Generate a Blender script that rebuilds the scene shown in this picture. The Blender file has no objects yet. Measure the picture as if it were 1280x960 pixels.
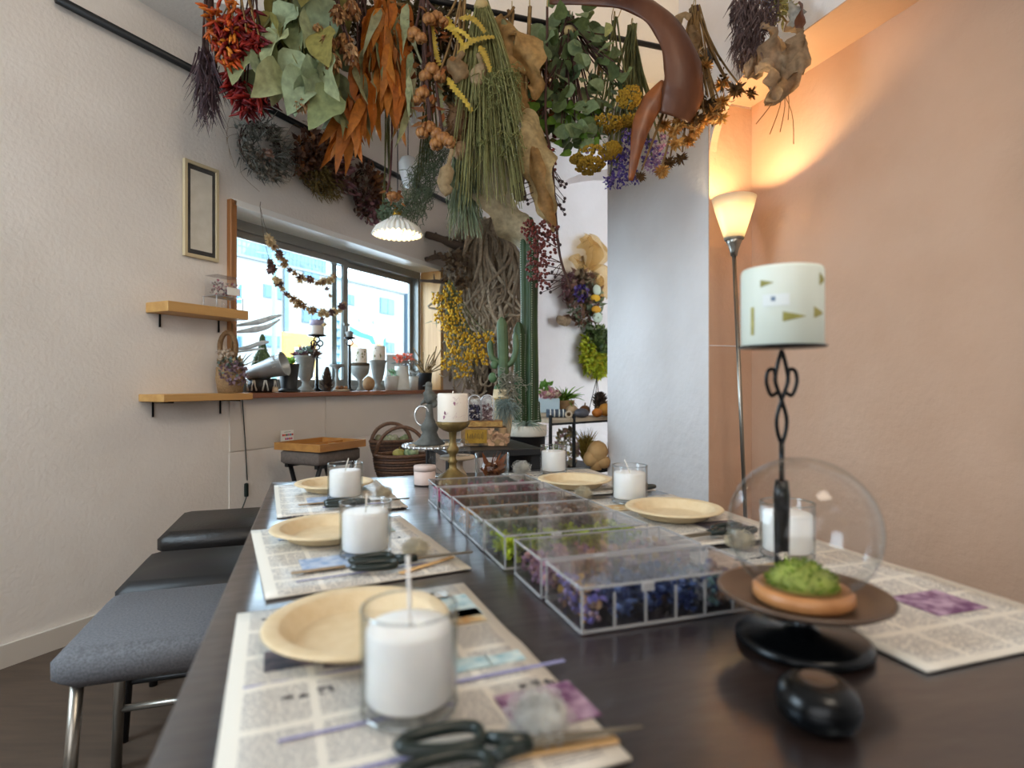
import bpy, math, random
from mathutils import Vector, Matrix
PI = math.pi
S = bpy.context.scene
COL = S.collection
RND = random.Random(7)

def hexc(h):
    h = h.lstrip('#'); o = []
    for i in (0, 2, 4):
        c = int(h[i:i+2], 16) / 255
        o.append(c/12.92 if c <= .04045 else ((c+.055)/1.055)**2.4)
    return (o[0], o[1], o[2], 1)

# ---------------------------------------------------------------- camera, sky, sun, large lights, exposure
FX, CX, CY, CAMZ, TZ = 730.0, 633.0, 480.0, .995, .72
cam = bpy.data.cameras.new('camera'); camo = bpy.data.objects.new('camera', cam); COL.objects.link(camo)
camo.location = (0, 0, CAMZ); camo.rotation_euler = (PI/2, 0, 0)
cam.sensor_width = 36; cam.lens = FX/1280*36; cam.shift_x = 7/1280; cam.clip_start = .02; cam.clip_end = 200
cam.dof.use_dof = True; cam.dof.focus_distance = 2.1; cam.dof.aperture_fstop = 3.2
S.camera = camo
w = bpy.data.worlds.new('sky'); S.world = w; w.use_nodes = True
bg = w.node_tree.nodes['Background']; bg.inputs[0].default_value = (.78, .90, 1, 1); bg.inputs[1].default_value = 10.0
sun = bpy.data.lights.new('sun', 'SUN'); suno = bpy.data.objects.new('sun', sun); COL.objects.link(suno)
sun.energy = 1.5; sun.angle = .02; sun.color = (1, .97, .92)
_d = Vector((-.895*.62-.20, .446*.62-.1, -.78)); suno.rotation_euler = _d.to_track_quat('-Z', 'Y').to_euler(); suno.location = (0, 0, 12)
def area(name, loc, target, sx, sy, e, color=(1, 1, 1)):
    l = bpy.data.lights.new(name, 'AREA'); l.shape = 'RECTANGLE'; l.size = sx; l.size_y = sy; l.energy = e; l.color = color
    o = bpy.data.objects.new(name, l); COL.objects.link(o); o.location = loc
    o.rotation_euler = (Vector(target)-Vector(loc)).to_track_quat('-Z', 'Y').to_euler()
    return o
area('rear_fill', (-.9, -2.3, 1.7), (.1, 1.6, 1.1), 3.0, 1.8, 36, (.95, .97, 1))  # added fill light in front of the closed rear wall
area('left_fill', (-2.34, .78, 1.75), (.3, 1.4, .8), 1.7, 1.1, 75, (.68, .86, 1))  # added cool fill from the left; the wall has no window here
area('ceiling_lamp_light', (.9, -.5, 2.95), (-.7, 3.0, 1.3), .7, .7, 20, (1, .85, .68))
_po = area('window_portal', (-1.22, 3.80, 1.41), (-.2, 3.3, 1.41), 1.86, .92, 10); _po.data.cycles.is_portal = True
S.view_settings.view_transform = 'Standard'; S.view_settings.look = 'None'
S.view_settings.gamma = 1; S.view_settings.use_curve_mapping = False; S.view_settings.exposure = .35
S.cycles.use_denoising = True; S.cycles.max_bounces = 10; S.cycles.transparent_max_bounces = 24
S.cycles.caustics_reflective = False; S.cycles.caustics_refractive = False; S.cycles.sample_clamp_indirect = 6

# ---------------------------------------------------------------- frames: table/right wall (n,u) and window wall (s,D)
TR = math.radians(18.2); NC, NS = math.cos(TR), math.sin(TR)
WR = math.atan2(.895, .446)
def NU(n, u, z=0): return Vector((n*NC-u*NS, n*NS+u*NC, z))
def SD(s, D, z=0): return Vector((.446*s-.895*D, .895*s+.446*D, z))      # D outward; wall face at D=2.5
def P(px, py, d): return Vector(((px-CX)/FX*d, d, CAMZ-(py-CY)/FX*d))
def T(px, py, h=0):
    d = (CAMZ-TZ-h)*FX/(py-CY); return P(px, py, d)
def dW(px, D=2.5):
    r = (px-CX)/FX; return D/(.446-.895*r)
def W(px, py, off=0): return P(px, py, dW(px, 2.5-off))                   # off = metres into the room
def dN(px, n): return n/(NC*(px-CX)/FX+NS)
def dU(px, u): return u/(NC-NS*(px-CX)/FX)
def sW(px, D=2.5):
    d = dW(px, D); return .446*(px-CX)/FX*d+.895*d

# ---------------------------------------------------------------- materials
MATS = {}
def new_mat(name):
    m = bpy.data.materials.new(name); m.use_nodes = True
    nt = m.node_tree; return m, nt, nt.nodes['Principled BSDF'], nt.nodes['Material Output']
def mat(name, c1, c2=None, scale=20, rough=.6, metal=0, bump=0, bscale=None, spec=.5, stretch=None, emit=0, coat=0, detail=4, trans=0):
    if name in MATS: return MATS[name]
    m, nt, b, out = new_mat(name); N, L = nt.nodes, nt.links
    c1 = hexc(c1); c2 = hexc(c2) if c2 else None
    b.inputs['Base Color'].default_value = c1; b.inputs['Roughness'].default_value = rough
    b.inputs['Metallic'].default_value = metal; b.inputs['Specular IOR Level'].default_value = spec
    b.inputs['Coat Weight'].default_value = coat
    if trans: b.inputs['Subsurface Weight'].default_value = trans; b.inputs['Subsurface Radius'].default_value = (.01, .008, .006)
    if emit: b.inputs['Emission Color'].default_value = c1; b.inputs['Emission Strength'].default_value = emit
    tc = N.new('ShaderNodeTexCoord'); src = tc.outputs['Object']
    if stretch:
        mp = N.new('ShaderNodeMapping'); mp.inputs['Scale'].default_value = stretch; L.new(src, mp.inputs[0]); src = mp.outputs[0]
    if c2:
        no = N.new('ShaderNodeTexNoise'); no.inputs['Scale'].default_value = scale; no.inputs['Detail'].default_value = detail
        L.new(src, no.inputs['Vector'])
        r = N.new('ShaderNodeValToRGB'); r.color_ramp.elements[0].position = .36; r.color_ramp.elements[1].position = .64
        r.color_ramp.elements[0].color = c1; r.color_ramp.elements[1].color = c2
        L.new(no.outputs['Fac'], r.inputs[0]); L.new(r.outputs[0], b.inputs['Base Color'])
    if bump:
        n2 = N.new('ShaderNodeTexNoise'); n2.inputs['Scale'].default_value = bscale or scale; n2.inputs['Detail'].default_value = 5
        L.new(src, n2.inputs['Vector'])
        bp = N.new('ShaderNodeBump'); bp.inputs['Strength'].default_value = bump; bp.inputs['Distance'].default_value = .01
        L.new(n2.outputs['Fac'], bp.inputs['Height']); L.new(bp.outputs[0], b.inputs['Normal'])
    MATS[name] = m; return m
def leafmat(name, cols, transl=.3, rough=.65, veins=0):
    if name in MATS: return MATS[name]
    m, nt, b, out = new_mat(name); N, L = nt.nodes, nt.links
    ge = N.new('ShaderNodeNewGeometry'); oi = N.new('ShaderNodeObjectInfo')
    ad = N.new('ShaderNodeMath'); ad.operation = 'ADD'; fr = N.new('ShaderNodeMath'); fr.operation = 'FRACT'
    L.new(ge.outputs['Random Per Island'], ad.inputs[0]); L.new(oi.outputs['Random'], ad.inputs[1]); L.new(ad.outputs[0], fr.inputs[0])
    r = N.new('ShaderNodeValToRGB'); els = r.color_ramp.elements; n = len(cols)
    while len(els) < n: els.new(.5)
    for i, c in enumerate(cols):
        els[i].position = i/max(1, n-1); els[i].color = hexc(c)
    L.new(fr.outputs[0], r.inputs[0])
    tc = N.new('ShaderNodeTexCoord'); no = N.new('ShaderNodeTexNoise'); no.inputs['Scale'].default_value = 45
    L.new(tc.outputs['Object'], no.inputs['Vector'])
    mr = N.new('ShaderNodeMapRange'); mr.inputs[1].default_value = .3; mr.inputs[2].default_value = .7; mr.inputs[3].default_value = .72; mr.inputs[4].default_value = 1.18
    L.new(no.outputs['Fac'], mr.inputs[0])
    mx = N.new('ShaderNodeMix'); mx.data_type = 'RGBA'; mx.blend_type = 'MULTIPLY'; mx.inputs[0].default_value = 1
    L.new(r.outputs[0], mx.inputs[6]); L.new(mr.outputs[0], mx.inputs[7])
    L.new(mx.outputs[2], b.inputs['Base Color']); b.inputs['Roughness'].default_value = rough
    b.inputs['Specular IOR Level'].default_value = .3
    tr = N.new('ShaderNodeBsdfTranslucent'); L.new(mx.outputs[2], tr.inputs['Color'])
    ms = N.new('ShaderNodeMixShader'); ms.inputs[0].default_value = transl
    L.new(b.outputs[0], ms.inputs[1]); L.new(tr.outputs[0], ms.inputs[2]); L.new(ms.outputs[0], out.inputs['Surface'])
    MATS[name] = m; return m
def glassmat(name, tint='#ffffff', edge='#b9c2c4', refl=.75, rough=.02, base=.06, cloudy=0):
    if name in MATS: return MATS[name]
    m, nt, b, out = new_mat(name); N, L = nt.nodes, nt.links
    lw = N.new('ShaderNodeLayerWeight'); lw.inputs['Blend'].default_value = .35
    cr = N.new('ShaderNodeValToRGB'); cr.color_ramp.elements[0].color = hexc(tint); cr.color_ramp.elements[1].color = hexc(edge)
    cr.color_ramp.elements[0].position = .3
    L.new(lw.outputs['Facing'], cr.inputs[0])
    t = N.new('ShaderNodeBsdfTransparent'); L.new(cr.outputs[0], t.inputs[0])
    g = N.new('ShaderNodeBsdfGlossy'); g.inputs['Roughness'].default_value = rough
    mr = N.new('ShaderNodeMapRange'); mr.inputs[3].default_value = base; mr.inputs[4].default_value = refl
    pw = N.new('ShaderNodeMath'); pw.operation = 'POWER'; pw.inputs[1].default_value = 2.5
    L.new(lw.outputs['Facing'], pw.inputs[0]); L.new(pw.outputs[0], mr.inputs[0])
    ms = N.new('ShaderNodeMixShader'); L.new(mr.outputs[0], ms.inputs[0]); L.new(t.outputs[0], ms.inputs[1]); L.new(g.outputs[0], ms.inputs[2])
    last = ms
    if cloudy:
        df = N.new('ShaderNodeBsdfDiffuse'); df.inputs[0].default_value = (.85, .85, .86, 1)
        m2 = N.new('ShaderNodeMixShader'); m2.inputs[0].default_value = cloudy
        L.new(ms.outputs[0], m2.inputs[1]); L.new(df.outputs[0], m2.inputs[2]); last = m2
    L.new(last.outputs[0], out.inputs['Surface']); MATS[name] = m; return m
def glowmat(name, col, strength, fall=0):
    if name in MATS: return MATS[name]
    m, nt, b, out = new_mat(name)
    b.inputs['Base Color'].default_value = hexc('#f4ead6'); b.inputs['Roughness'].default_value = .35
    b.inputs['Emission Color'].default_value = hexc(col); b.inputs['Emission Strength'].default_value = strength
    MATS[name] = m; return m

# ---------------------------------------------------------------- mesh builder
def basis(d, roll=0):
    d = Vector(d).normalized(); up = Vector((0, 0, 1)) if abs(d.z) < .95 else Vector((0, 1, 0))
    y = up.cross(d).normalized(); z = d.cross(y)
    c, s = math.cos(roll), math.sin(roll)
    return d, y*c+z*s, z*c-y*s
class MB:
    def __init__(self, M=None): self.v = []; self.f = []; self.M = M
    def add(self, vs, fs):
        o = len(self.v)
        self.v += [tuple(self.M @ Vector(p)) if self.M else tuple(p) for p in vs]
        self.f += [tuple(i+o for i in f) for f in fs]; return self
    def box(self, c, s, rz=0, bev=0, R=None):
        x, y, z = s[0]/2, s[1]/2, s[2]/2; c = Vector(c)
        R = R or Matrix.Rotation(rz, 3, 'Z')
        if bev:
            b = bev; vs = []; prof = [(-z, b), (-z+b, 0), (z-b, 0), (z, b)]
            for h, i in prof:
                a, d = x-i, y-i
                for p in ((-a+b, -d), (a-b, -d), (a, -d+b), (a, d-b), (a-b, d), (-a+b, d), (-a, d-b), (-a, -d+b)): vs.append(c+R @ Vector((p[0], p[1], h)))
            fs = [tuple(range(7, -1, -1)), tuple(range(24, 32))]
            for k in range(3):
                for i in range(8): j = (i+1) % 8; fs.append((k*8+i, k*8+j, k*8+8+j, k*8+8+i))
            return self.add(vs, fs)
        vs = [c+R @ Vector(p) for p in ((-x, -y, -z), (x, -y, -z), (x, y, -z), (-x, y, -z), (-x, -y, z), (x, -y, z), (x, y, z), (-x, y, z))]
        return self.add(vs, [(0, 3, 2, 1), (4, 5, 6, 7), (0, 1, 5, 4), (1, 2, 6, 5), (2, 3, 7, 6), (3, 0, 4, 7)])
    def tube(self, pts, r, seg=6, caps=True, flat=1):
        pts = [Vector(p) for p in pts]; n = len(pts); vs = []; fs = []; prev = None
        for i, p in enumerate(pts):
            d = (pts[min(i+1, n-1)]-pts[max(i-1, 0)])
            if d.length < 1e-9: d = Vector((0, 0, 1))
            d.normalize()
            if prev is None:
                _, a, _b = basis(d)
            else:
                a = prev-d*prev.dot(d)
                if a.length < 1e-6: _, a, _b = basis(d)
                a.normalize()
            prev = a; b = d.cross(a); rr = r[i] if isinstance(r, (list, tuple)) else r
            for k in range(seg):
                t = 2*PI*k/seg; vs.append(p+(a*math.cos(t)+b*math.sin(t)*flat)*rr)
        for i in range(n-1):
            for k in range(seg):
                j = (k+1) % seg; fs.append((i*seg+k, i*seg+j, i*seg+seg+j, i*seg+seg+k))
        if caps: fs.append(tuple(range(seg-1, -1, -1))); fs.append(tuple((n-1)*seg+k for k in range(seg)))
        return self.add(vs, fs)
    def loop(self, pts, r, seg=6, flat=1):
        pts = [Vector(p) for p in pts]; n = len(pts); vs = []; fs = []
        c = sum(pts, Vector())/n; nm = (pts[0]-c).cross(pts[n//4]-c).normalized()
        for i, p in enumerate(pts):
            d = (pts[(i+1) % n]-pts[i-1]).normalized(); a = d.cross(nm).normalized(); rr = r[i] if isinstance(r, (list, tuple)) else r
            for k in range(seg):
                t = 2*PI*k/seg; vs.append(p+(a*math.cos(t)+nm*math.sin(t)*flat)*rr)
        for i in range(n):
            for k in range(seg):
                j = (k+1) % seg; q = (i+1) % n; fs.append((i*seg+k, i*seg+j, q*seg+j, q*seg+k))
        return self.add(vs, fs)
    def lathe(self, prof, seg=24, c=(0, 0, 0), rib=0, nrib=0, sx=1, sy=1):
        cx, cy, cz = c; vs = []; fs = []; n = len(prof)
        for (r, z) in prof:
            for k in range(seg):
                t = 2*PI*k/seg; rr = r*(1+rib*math.cos(nrib*t)) if nrib else r
                vs.append((cx+rr*math.cos(t)*sx, cy+rr*math.sin(t)*sy, cz+z))
        for i in range(n-1):
            for k in range(seg):
                j = (k+1) % seg; fs.append((i*seg+k, i*seg+j, i*seg+seg+j, i*seg+seg+k))
        if prof[0][0] > 1e-6: fs.append(tuple(range(seg-1, -1, -1)))
        if prof[-1][0] > 1e-6: fs.append(tuple((n-1)*seg+k for k in range(seg)))
        return self.add(vs, fs)
    def ball(self, c, r, seg=8, rings=5, sc=(1, 1, 1), jit=0):
        c = Vector(c); vs = []; fs = []
        for i in range(rings+1):
            ph = PI*i/rings
            for k in range(seg):
                t = 2*PI*k/seg; q = r*(1+RND.uniform(-jit, jit)) if jit else r
                vs.append(c+Vector((q*math.sin(ph)*math.cos(t)*sc[0], q*math.sin(ph)*math.sin(t)*sc[1], q*math.cos(ph)*sc[2])))
        for i in range(rings):
            for k in range(seg):
                j = (k+1) % seg; fs.append((i*seg+k, i*seg+seg+k, i*seg+seg+j, i*seg+j))
        return self.add(vs, fs)
    def blob(self, c, r):
        c = Vector(c)
        return self.add([c+Vector(p)*r for p in ((0, 0, 1), (1, 0, 0), (0, 1, 0), (-1, 0, 0), (0, -1, 0), (0, 0, -1))],
                        [(0, 1, 2), (0, 2, 3), (0, 3, 4), (0, 4, 1), (5, 2, 1), (5, 3, 2), (5, 4, 3), (5, 1, 4)])
    def leaf(self, p, d, L, Wd, roll=0, bend=.2, fold=.15, tip=.55, n=4):
        d, y, z = basis(d, roll); p = Vector(p); vs = [p]; fs = []
        for i in range(1, n):
            t = i/n; w = Wd/2*math.sin(PI*t**tip)**.8; q = p+d*(L*t)-z*(bend*L*t*t)
            vs += [q-y*w+z*fold*w, q, q+y*w+z*fold*w]
        vs.append(p+d*L-z*bend*L); e = len(vs)-1
        fs += [(0, 2, 1), (0, 3, 2)]
        for i in range(n-2):
            a = 1+i*3; fs += [(a, a+1, a+4, a+3), (a+1, a+2, a+5, a+4)]
        a = 1+(n-2)*3; fs += [(a, a+1, e), (a+1, a+2, e)]
        return self.add(vs, fs)
    def blade(self, p, d, L, wd, droop=.3, n=3, side=None):
        d, y, z = basis(d, RND.uniform(0, 6.28) if side is None else side); p = Vector(p); vs = []; fs = []
        for i in range(n+1):
            t = i/n; q = p+d*(L*t)+Vector((0, 0, -droop*L*t*t)); ww = wd/2*(1-.85*t)
            vs += [q-y*ww, q+y*ww]
        for i in range(n): fs.append((2*i, 2*i+1, 2*i+3, 2*i+2))
        return self.add(vs, fs)
    def sheet(self, path, widths, arc=1.6, axis=(0, -1, 0), seg=8, ruffle=0):
        path = [Vector(p) for p in path]; n = len(path); vs = []; fs = []
        for i, p in enumerate(path):
            ax = Vector(axis[i] if isinstance(axis[0], (tuple, list)) else axis)
            d = (path[min(i+1, n-1)]-path[max(i-1, 0)]).normalized(); y = d.cross(ax).normalized(); z = y.cross(d)
            a = arc[i] if isinstance(arc, (list, tuple)) else arc
            R = widths[i]/2/max(.2, math.sin(min(a, PI)/2)) if a < PI else widths[i]/2
            for k in range(seg+1):
                t = (k/seg-.5)*a; rf = ruffle*widths[i]*math.sin(i*.9+k*.8)*(abs(k/seg-.5)*2)**1.5
                vs.append(p+y*(R*math.sin(t))+z*(R*(math.cos(t)-math.cos(a/2))+rf))
        for i in range(n-1):
            for k in range(seg): q = i*(seg+1)+k; fs.append((q, q+1, q+seg+2, q+seg+1))
        return self.add(vs, fs)
    def quad(self, a, b, c, d): return self.add([a, b, c, d], [(0, 1, 2, 3)])
    def mesh(self, name, m, smooth=True):
        me = bpy.data.meshes.new(name); me.from_pydata(self.v, [], self.f)
        if smooth: me.polygons.foreach_set('use_smooth', [True]*len(me.polygons))
        me.materials.append(m); me.update(); return me
    def build(self, name, m, parent=None, smooth=True, stuff=False, bev=0, solid=0, sub=0, label=None, autos=None):
        o = bpy.data.objects.new(name, self.mesh(name, m, smooth)); COL.objects.link(o)
        if parent: o.parent = parent
        if stuff: o['kind'] = 'stuff'
        if label: o['label'] = label
        if solid:
            md = o.modifiers.new('solidify', 'SOLIDIFY'); md.thickness = solid; md.offset = 0
        if bev:
            md = o.modifiers.new('bevel', 'BEVEL'); md.width = bev; md.segments = 2; md.limit_method = 'ANGLE'
        if sub:
            md = o.modifiers.new('sub', 'SUBSURF'); md.levels = sub; md.render_levels = sub
        return o
def thing(name, label, cat, loc=(0, 0, 0), rz=0, group=None):
    o = bpy.data.objects.new(name, None); COL.objects.link(o); o.empty_display_size = .05
    o.location = loc; o.rotation_euler = (0, 0, rz); o['label'] = label; o['category'] = cat
    if group: o['group'] = group
    return o
def tag(o, label, cat, group=None, kind=None):
    o['label'] = label; o['category'] = cat
    if group: o['group'] = group
    if kind: o['kind'] = kind
    return o
def link(name, me, parent, loc=(0, 0, 0), R=None, sc=1):
    o = bpy.data.objects.new(name, me); COL.objects.link(o); o.parent = parent
    M = (R.to_4x4() if R is not None else Matrix.Identity(4))
    o.matrix_local = Matrix.Translation(Vector(loc)) @ M @ Matrix.Scale(sc, 4); return o
def leafR(d, roll=0):
    a, b, c = basis(d, roll); return Matrix((a, b, c)).transposed()
def leafF(d, roll=0):
    # leaf whose broad side turns roughly towards the middle of the room
    d = Vector(d).normalized(); z = Vector((0, -1, .12)); z = (z-d*z.dot(d)).normalized(); y = z.cross(d)
    j = (roll/6.28-.5)*2.3; c, s = math.cos(j), math.sin(j)
    return Matrix((d, y*c+z*s, z*c-y*s)).transposed()
def dup(root, loc, rz=None, label=None, group=None):
    r = root.copy(); COL.objects.link(r); r.location = loc
    if rz is not None: r.rotation_euler = (0, 0, rz)
    if label: r['label'] = label
    if group: r['group'] = group
    for ch in root.children:
        c = ch.copy(); COL.objects.link(c); c.parent = r
        for g in ch.children:
            d = g.copy(); COL.objects.link(d); d.parent = c
    return r
def struct(o):
    o['kind'] = 'structure'; return o
def U(a, b): return RND.uniform(a, b)
def rdir(dz0=-1, dz1=1):
    z = U(dz0, dz1); t = U(0, 2*PI); q = math.sqrt(max(0, 1-z*z)); return Vector((q*math.cos(t), q*math.sin(t), z))
def curve(pts, n=8):
    pts = [Vector(p) for p in pts]; out = []; m = len(pts)
    for i in range(m-1):
        p0, p1, p2, p3 = pts[max(0, i-1)], pts[i], pts[i+1], pts[min(m-1, i+2)]
        for k in range(n):
            t = k/n; out.append(.5*((2*p1)+(p2-p0)*t+(2*p0-5*p1+4*p2-p3)*t*t+(3*p1-p0-3*p2+p3)*t**3))
    out.append(pts[-1]); return out
# ---------------------------------------------------------------- the room
WALLM = mat('plaster_wall', '#e9e2da', '#e3dbd2', 3, .75, bump=.25, bscale=60, spec=.3)
PLAS = mat('rough_plaster_wall', '#ece6e4', '#e5dedb', 2.5, .7, bump=.5, bscale=22, spec=.3)
FLOORM = mat('dark_floor', '#4a3d33', '#57483c', 4, .5, stretch=(1, 8, 1))
struct(MB().box((0, 1.5, -.05), (14, 12, .1)).build('floor', FLOORM, smooth=False))
struct(MB().box((.6, 2.0, 3.25), (9.5, 11, .1)).build('ceiling', WALLM, smooth=False))
# window wall (local x = s along the wall, y = D outward)
S0, S1, Z0, Z1 = 1.962, 3.832, .95, 1.88
SC = 4.489
wl = struct(MB().build('wall_left', WALLM)); wl.rotation_euler = (0, 0, WR)
b = MB()
for x0, x1, z0, z1 in ((-4.6, S0, 0, 3.2), (S1, SC+.2, 0, 3.2), (S0, S1, 0, Z0-.025), (S0, S1, Z1, 3.2)):
    b.box(((x0+x1)/2, 2.6, (z0+z1)/2), (x1-x0, .2, z1-z0))
wl.data = b.mesh('wall_left', WALLM, False)
PANM = mat('glossy_wall_panel', '#d9d0c5', '#d2c8bc', 2, .28, spec=.5)
sa, sb = sW(286), sW(406)
for x0, x1 in ((sa, sb-.002), (sb+.002, S1+.25)):
    MB().box(((x0+x1)/2, 2.498, .795), (x1-x0, .01, .27)).build('panel', PANM, wl, False, bev=.002)
for x0, x1 in ((sa, sb-.002), (sb+.002, S1+.25)):
    MB().box(((x0+x1)/2, 2.499, .33), (x1-x0, .006, .645)).build('panel', WALLM, wl, False)
struct(MB().box((.4, 2.492, .04), (8, .014, .08)).build('baseboard_left', mat('pale_trim', '#cfc6ba', rough=.5), smooth=False)).rotation_euler = (0, 0, WR)
# window: wooden casing and reveal, aluminium sliding sashes, glass
WOOD = mat('casing_wood', '#a8713e', '#8a5a30', 30, .45, stretch=(1, 1, .08))
WOOD_LIT = mat('lit_casing_wood', '#d3a468', '#c08e54', 30, .4, stretch=(1, 1, .08))  # lit copy of the casing wood, daylight put into its colour
ALU = mat('dark_aluminium', '#85847f', rough=.4, metal=.3)
ALUL = mat('grey_aluminium', '#a9adb0', rough=.4, metal=.4)
WHITEP = mat('white_paint', '#f1efea', rough=.35)
win = struct(bpy.data.objects.new('window_1', None)); COL.objects.link(win); win.rotation_euler = (0, 0, WR)
MB().box((S0+.004, 2.565, (Z0+Z1)/2), (.034, .19, Z1-Z0+.04)).build('casing', WOOD, win, False, bev=.003)
MB().box((S1+.004, 2.565, (Z0+Z1)/2), (.034, .19, Z1-Z0+.04)).build('casing', WOOD_LIT, win, False, bev=.003)
MB().box(((S0+S1)/2, 2.565, Z1+.008), (S1-S0, .19, .034)).build('head_casing', WHITEP, win, False, bev=.003)
MB().box(((S0+S1)/2+.05, 2.55, Z0-.013), (S1-S0+.22, .24, .026)).build('sill_board', mat('sill_wood', '#8f562c', '#774321', 25, .35, stretch=(.1, 1, 1)), win, False, bev=.003)
def frame_rect(x0, x1, z0, z1, y, t, dep, m, nm, tt=None):
    tt = tt or t
    q = MB(); q.box(((x0+x1)/2, y, z1-tt/2), (x1-x0, dep, tt)); q.box(((x0+x1)/2, y, z0+t/2), (x1-x0, dep, t))
    q.box((x0+t/2, y, (z0+z1)/2), (t, dep, z1-z0-t-tt)); q.box((x1-t/2, y, (z0+z1)/2), (t, dep, z1-z0-t-tt))
    return q.build(nm, m, win, False, bev=.002)
frame_rect(S0+.02, S1-.02, Z0, Z1-.01, 2.70, .03, .09, ALU, 'outer_frame', .055)
MID = (sW(424, 2.7))
PANE = glassmat('window_pane', '#f4fbff', '#cfe6ee', .5, base=.03)
sm_ = .05
f1 = frame_rect(S0+.045, MID+.055, Z0+.03, Z1-.06, 2.685, .042, .022, ALU, 'sash')
MB().box(((S0+.045+MID+.055)/2, 2.685, (Z0+Z1)/2), (MID-S0-.06, .004, Z1-Z0-.16)).build('pane', PANE, f1, False)
f2 = frame_rect(MID-.055, S1-.045, Z0+.03, Z1-.06, 2.72, .042, .022, ALU, 'sash')
MB().box(((MID-.055+S1-.045)/2, 2.72, (Z0+Z1)/2), (S1-MID-.06, .004, Z1-Z0-.16)).build('pane', PANE, f2, False)
q = MB(); q.box((MID+.03, 2.668, 1.36), (.022, .02, .07)); q.box((MID+.02, 2.655, 1.385), (.05, .012, .018)); q.build('crescent_lock', ALU, win, False, bev=.002)
# rail high on the window wall
rl = struct(MB().tube([(1.2, 2.47, 2.43), (SC-.02, 2.47, 2.43)], .017, 8).build('trim_1', mat('black_iron', '#1d1c1c', rough=.45, metal=.4)))
rl.rotation_euler = (0, 0, WR); IRON = MATS['black_iron']
# back wall with an arched recess (local x = n, y = u)
b = MB()
b.box(((1.2+1.95)/2, 5.1, 1.6), (.75, .3, 3.2)); b.box((4.1, 5.1, 1.6), (.5, .3, 3.2))
K = 24; pa = [(2.9-.95*math.cos(PI*i/K), 2.5+.55*math.sin(PI*i/K)) for i in range(K+1)]
for i in range(K):
    (x0, z0), (x1, z1) = pa[i], pa[i+1]
    b.quad((x0, 4.95, z0), (x1, 4.95, z1), (x1, 4.95, 3.2), (x0, 4.95, 3.2))
    b.quad((x0, 4.95, z0), (x0, 5.28, z0), (x1, 5.28, z1), (x1, 4.95, z1))
b.quad((1.95, 4.95, 0), (1.95, 5.28, 0), (1.95, 5.28, 2.5), (1.95, 4.95, 2.5))
wb = struct(b.build('wall_back', PLAS, smooth=False)); wb.rotation_euler = (0, 0, TR)
wn = struct(MB().box((2.9, 5.33, 1.6), (2.2, .1, 3.2)).build('wall_niche', PLAS, smooth=False)); wn.rotation_euler = (0, 0, TR)
# right wall: pillar, lamp alcove with a rounded opening, wall nearer to us
b = MB()
b.box((2.2, (2.49+3.57)/2, 1.6), (.6, 1.08, 3.2))
b.box((2.03, -1.3, 1.6), (.26, 4.4, 3.2))
b.box((2.03, 1.7, 2.82), (.26, 1.6, .76))
for ue, sg in ((2.49, -1), (.9, 1)):
    pr = [(ue+sg*.3*(1-math.cos(a)), 2.12+.32*math.sin(a)) for a in [PI/2*i/10 for i in range(11)]]
    for i in range(10):
        (u0, z0), (u1, z1) = pr[i], pr[i+1]
        b.quad((1.9, u0, z0), (1.9, u1, z1), (1.9, u1, 2.44), (1.9, u0, 2.44))
wr = struct(b.build('wall_right', PLAS, smooth=False)); wr.rotation_euler = (0, 0, TR)
ws = struct(MB().box((4.3, 3.8, 1.6), (.1, 4, 3.2)).build('wall_side', PLAS, smooth=False)); ws.rotation_euler = (0, 0, TR)
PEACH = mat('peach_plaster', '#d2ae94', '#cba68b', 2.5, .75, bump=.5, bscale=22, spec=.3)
al = MB(); al.box((2.25, 1.0, 1.6), (.18, 3.2, 3.2)); al.box((2.028, 2.4885, 1.2), (.262, .006, 2.44)); al.box((2.03, 1.7, 2.438), (.258, 1.58, .006))
for ue, sg in ((2.49, -1), (.9, 1)):
    pr = [(ue+sg*.3*(1-math.cos(a)), 2.12+.32*math.sin(a)) for a in [PI/2*i/10 for i in range(11)]]
    for (u0, z0), (u1, z1) in zip(pr, pr[1:]):
        al.quad((1.901, u0, z0), (1.94, u0, z0), (1.94, u1, z1), (1.901, u1, z1)); al.quad((1.94, u0, z0), (1.94, u1, z1), (1.94, u1, 2.44), (1.94, u0, 2.44))
struct(al.build('wall_alcove', PEACH, smooth=False)).rotation_euler = (0, 0, TR)
# plaster seam around the pillar and dropped lintel
b = MB(); b.box((1.899, 3.03, 1.19), (.004, 1.08, .006)); b.box((2.03, 2.4845, 1.19), (.26, .004, .006))
struct(b.build('trim_2', PLAS, smooth=False)).rotation_euler = (0, 0, TR)
be = struct(MB().box((.55, 2.9, 2.93), (2.9, .3, .62)).build('beam', WALLM, smooth=False)); be.rotation_euler = (0, 0, TR)
# rear wall of the shop behind the viewer
struct(MB().box((-.9, -2.66, 1.6), (7.6, .12, 3.2)).build('wall_front', WALLM, smooth=False))

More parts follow.
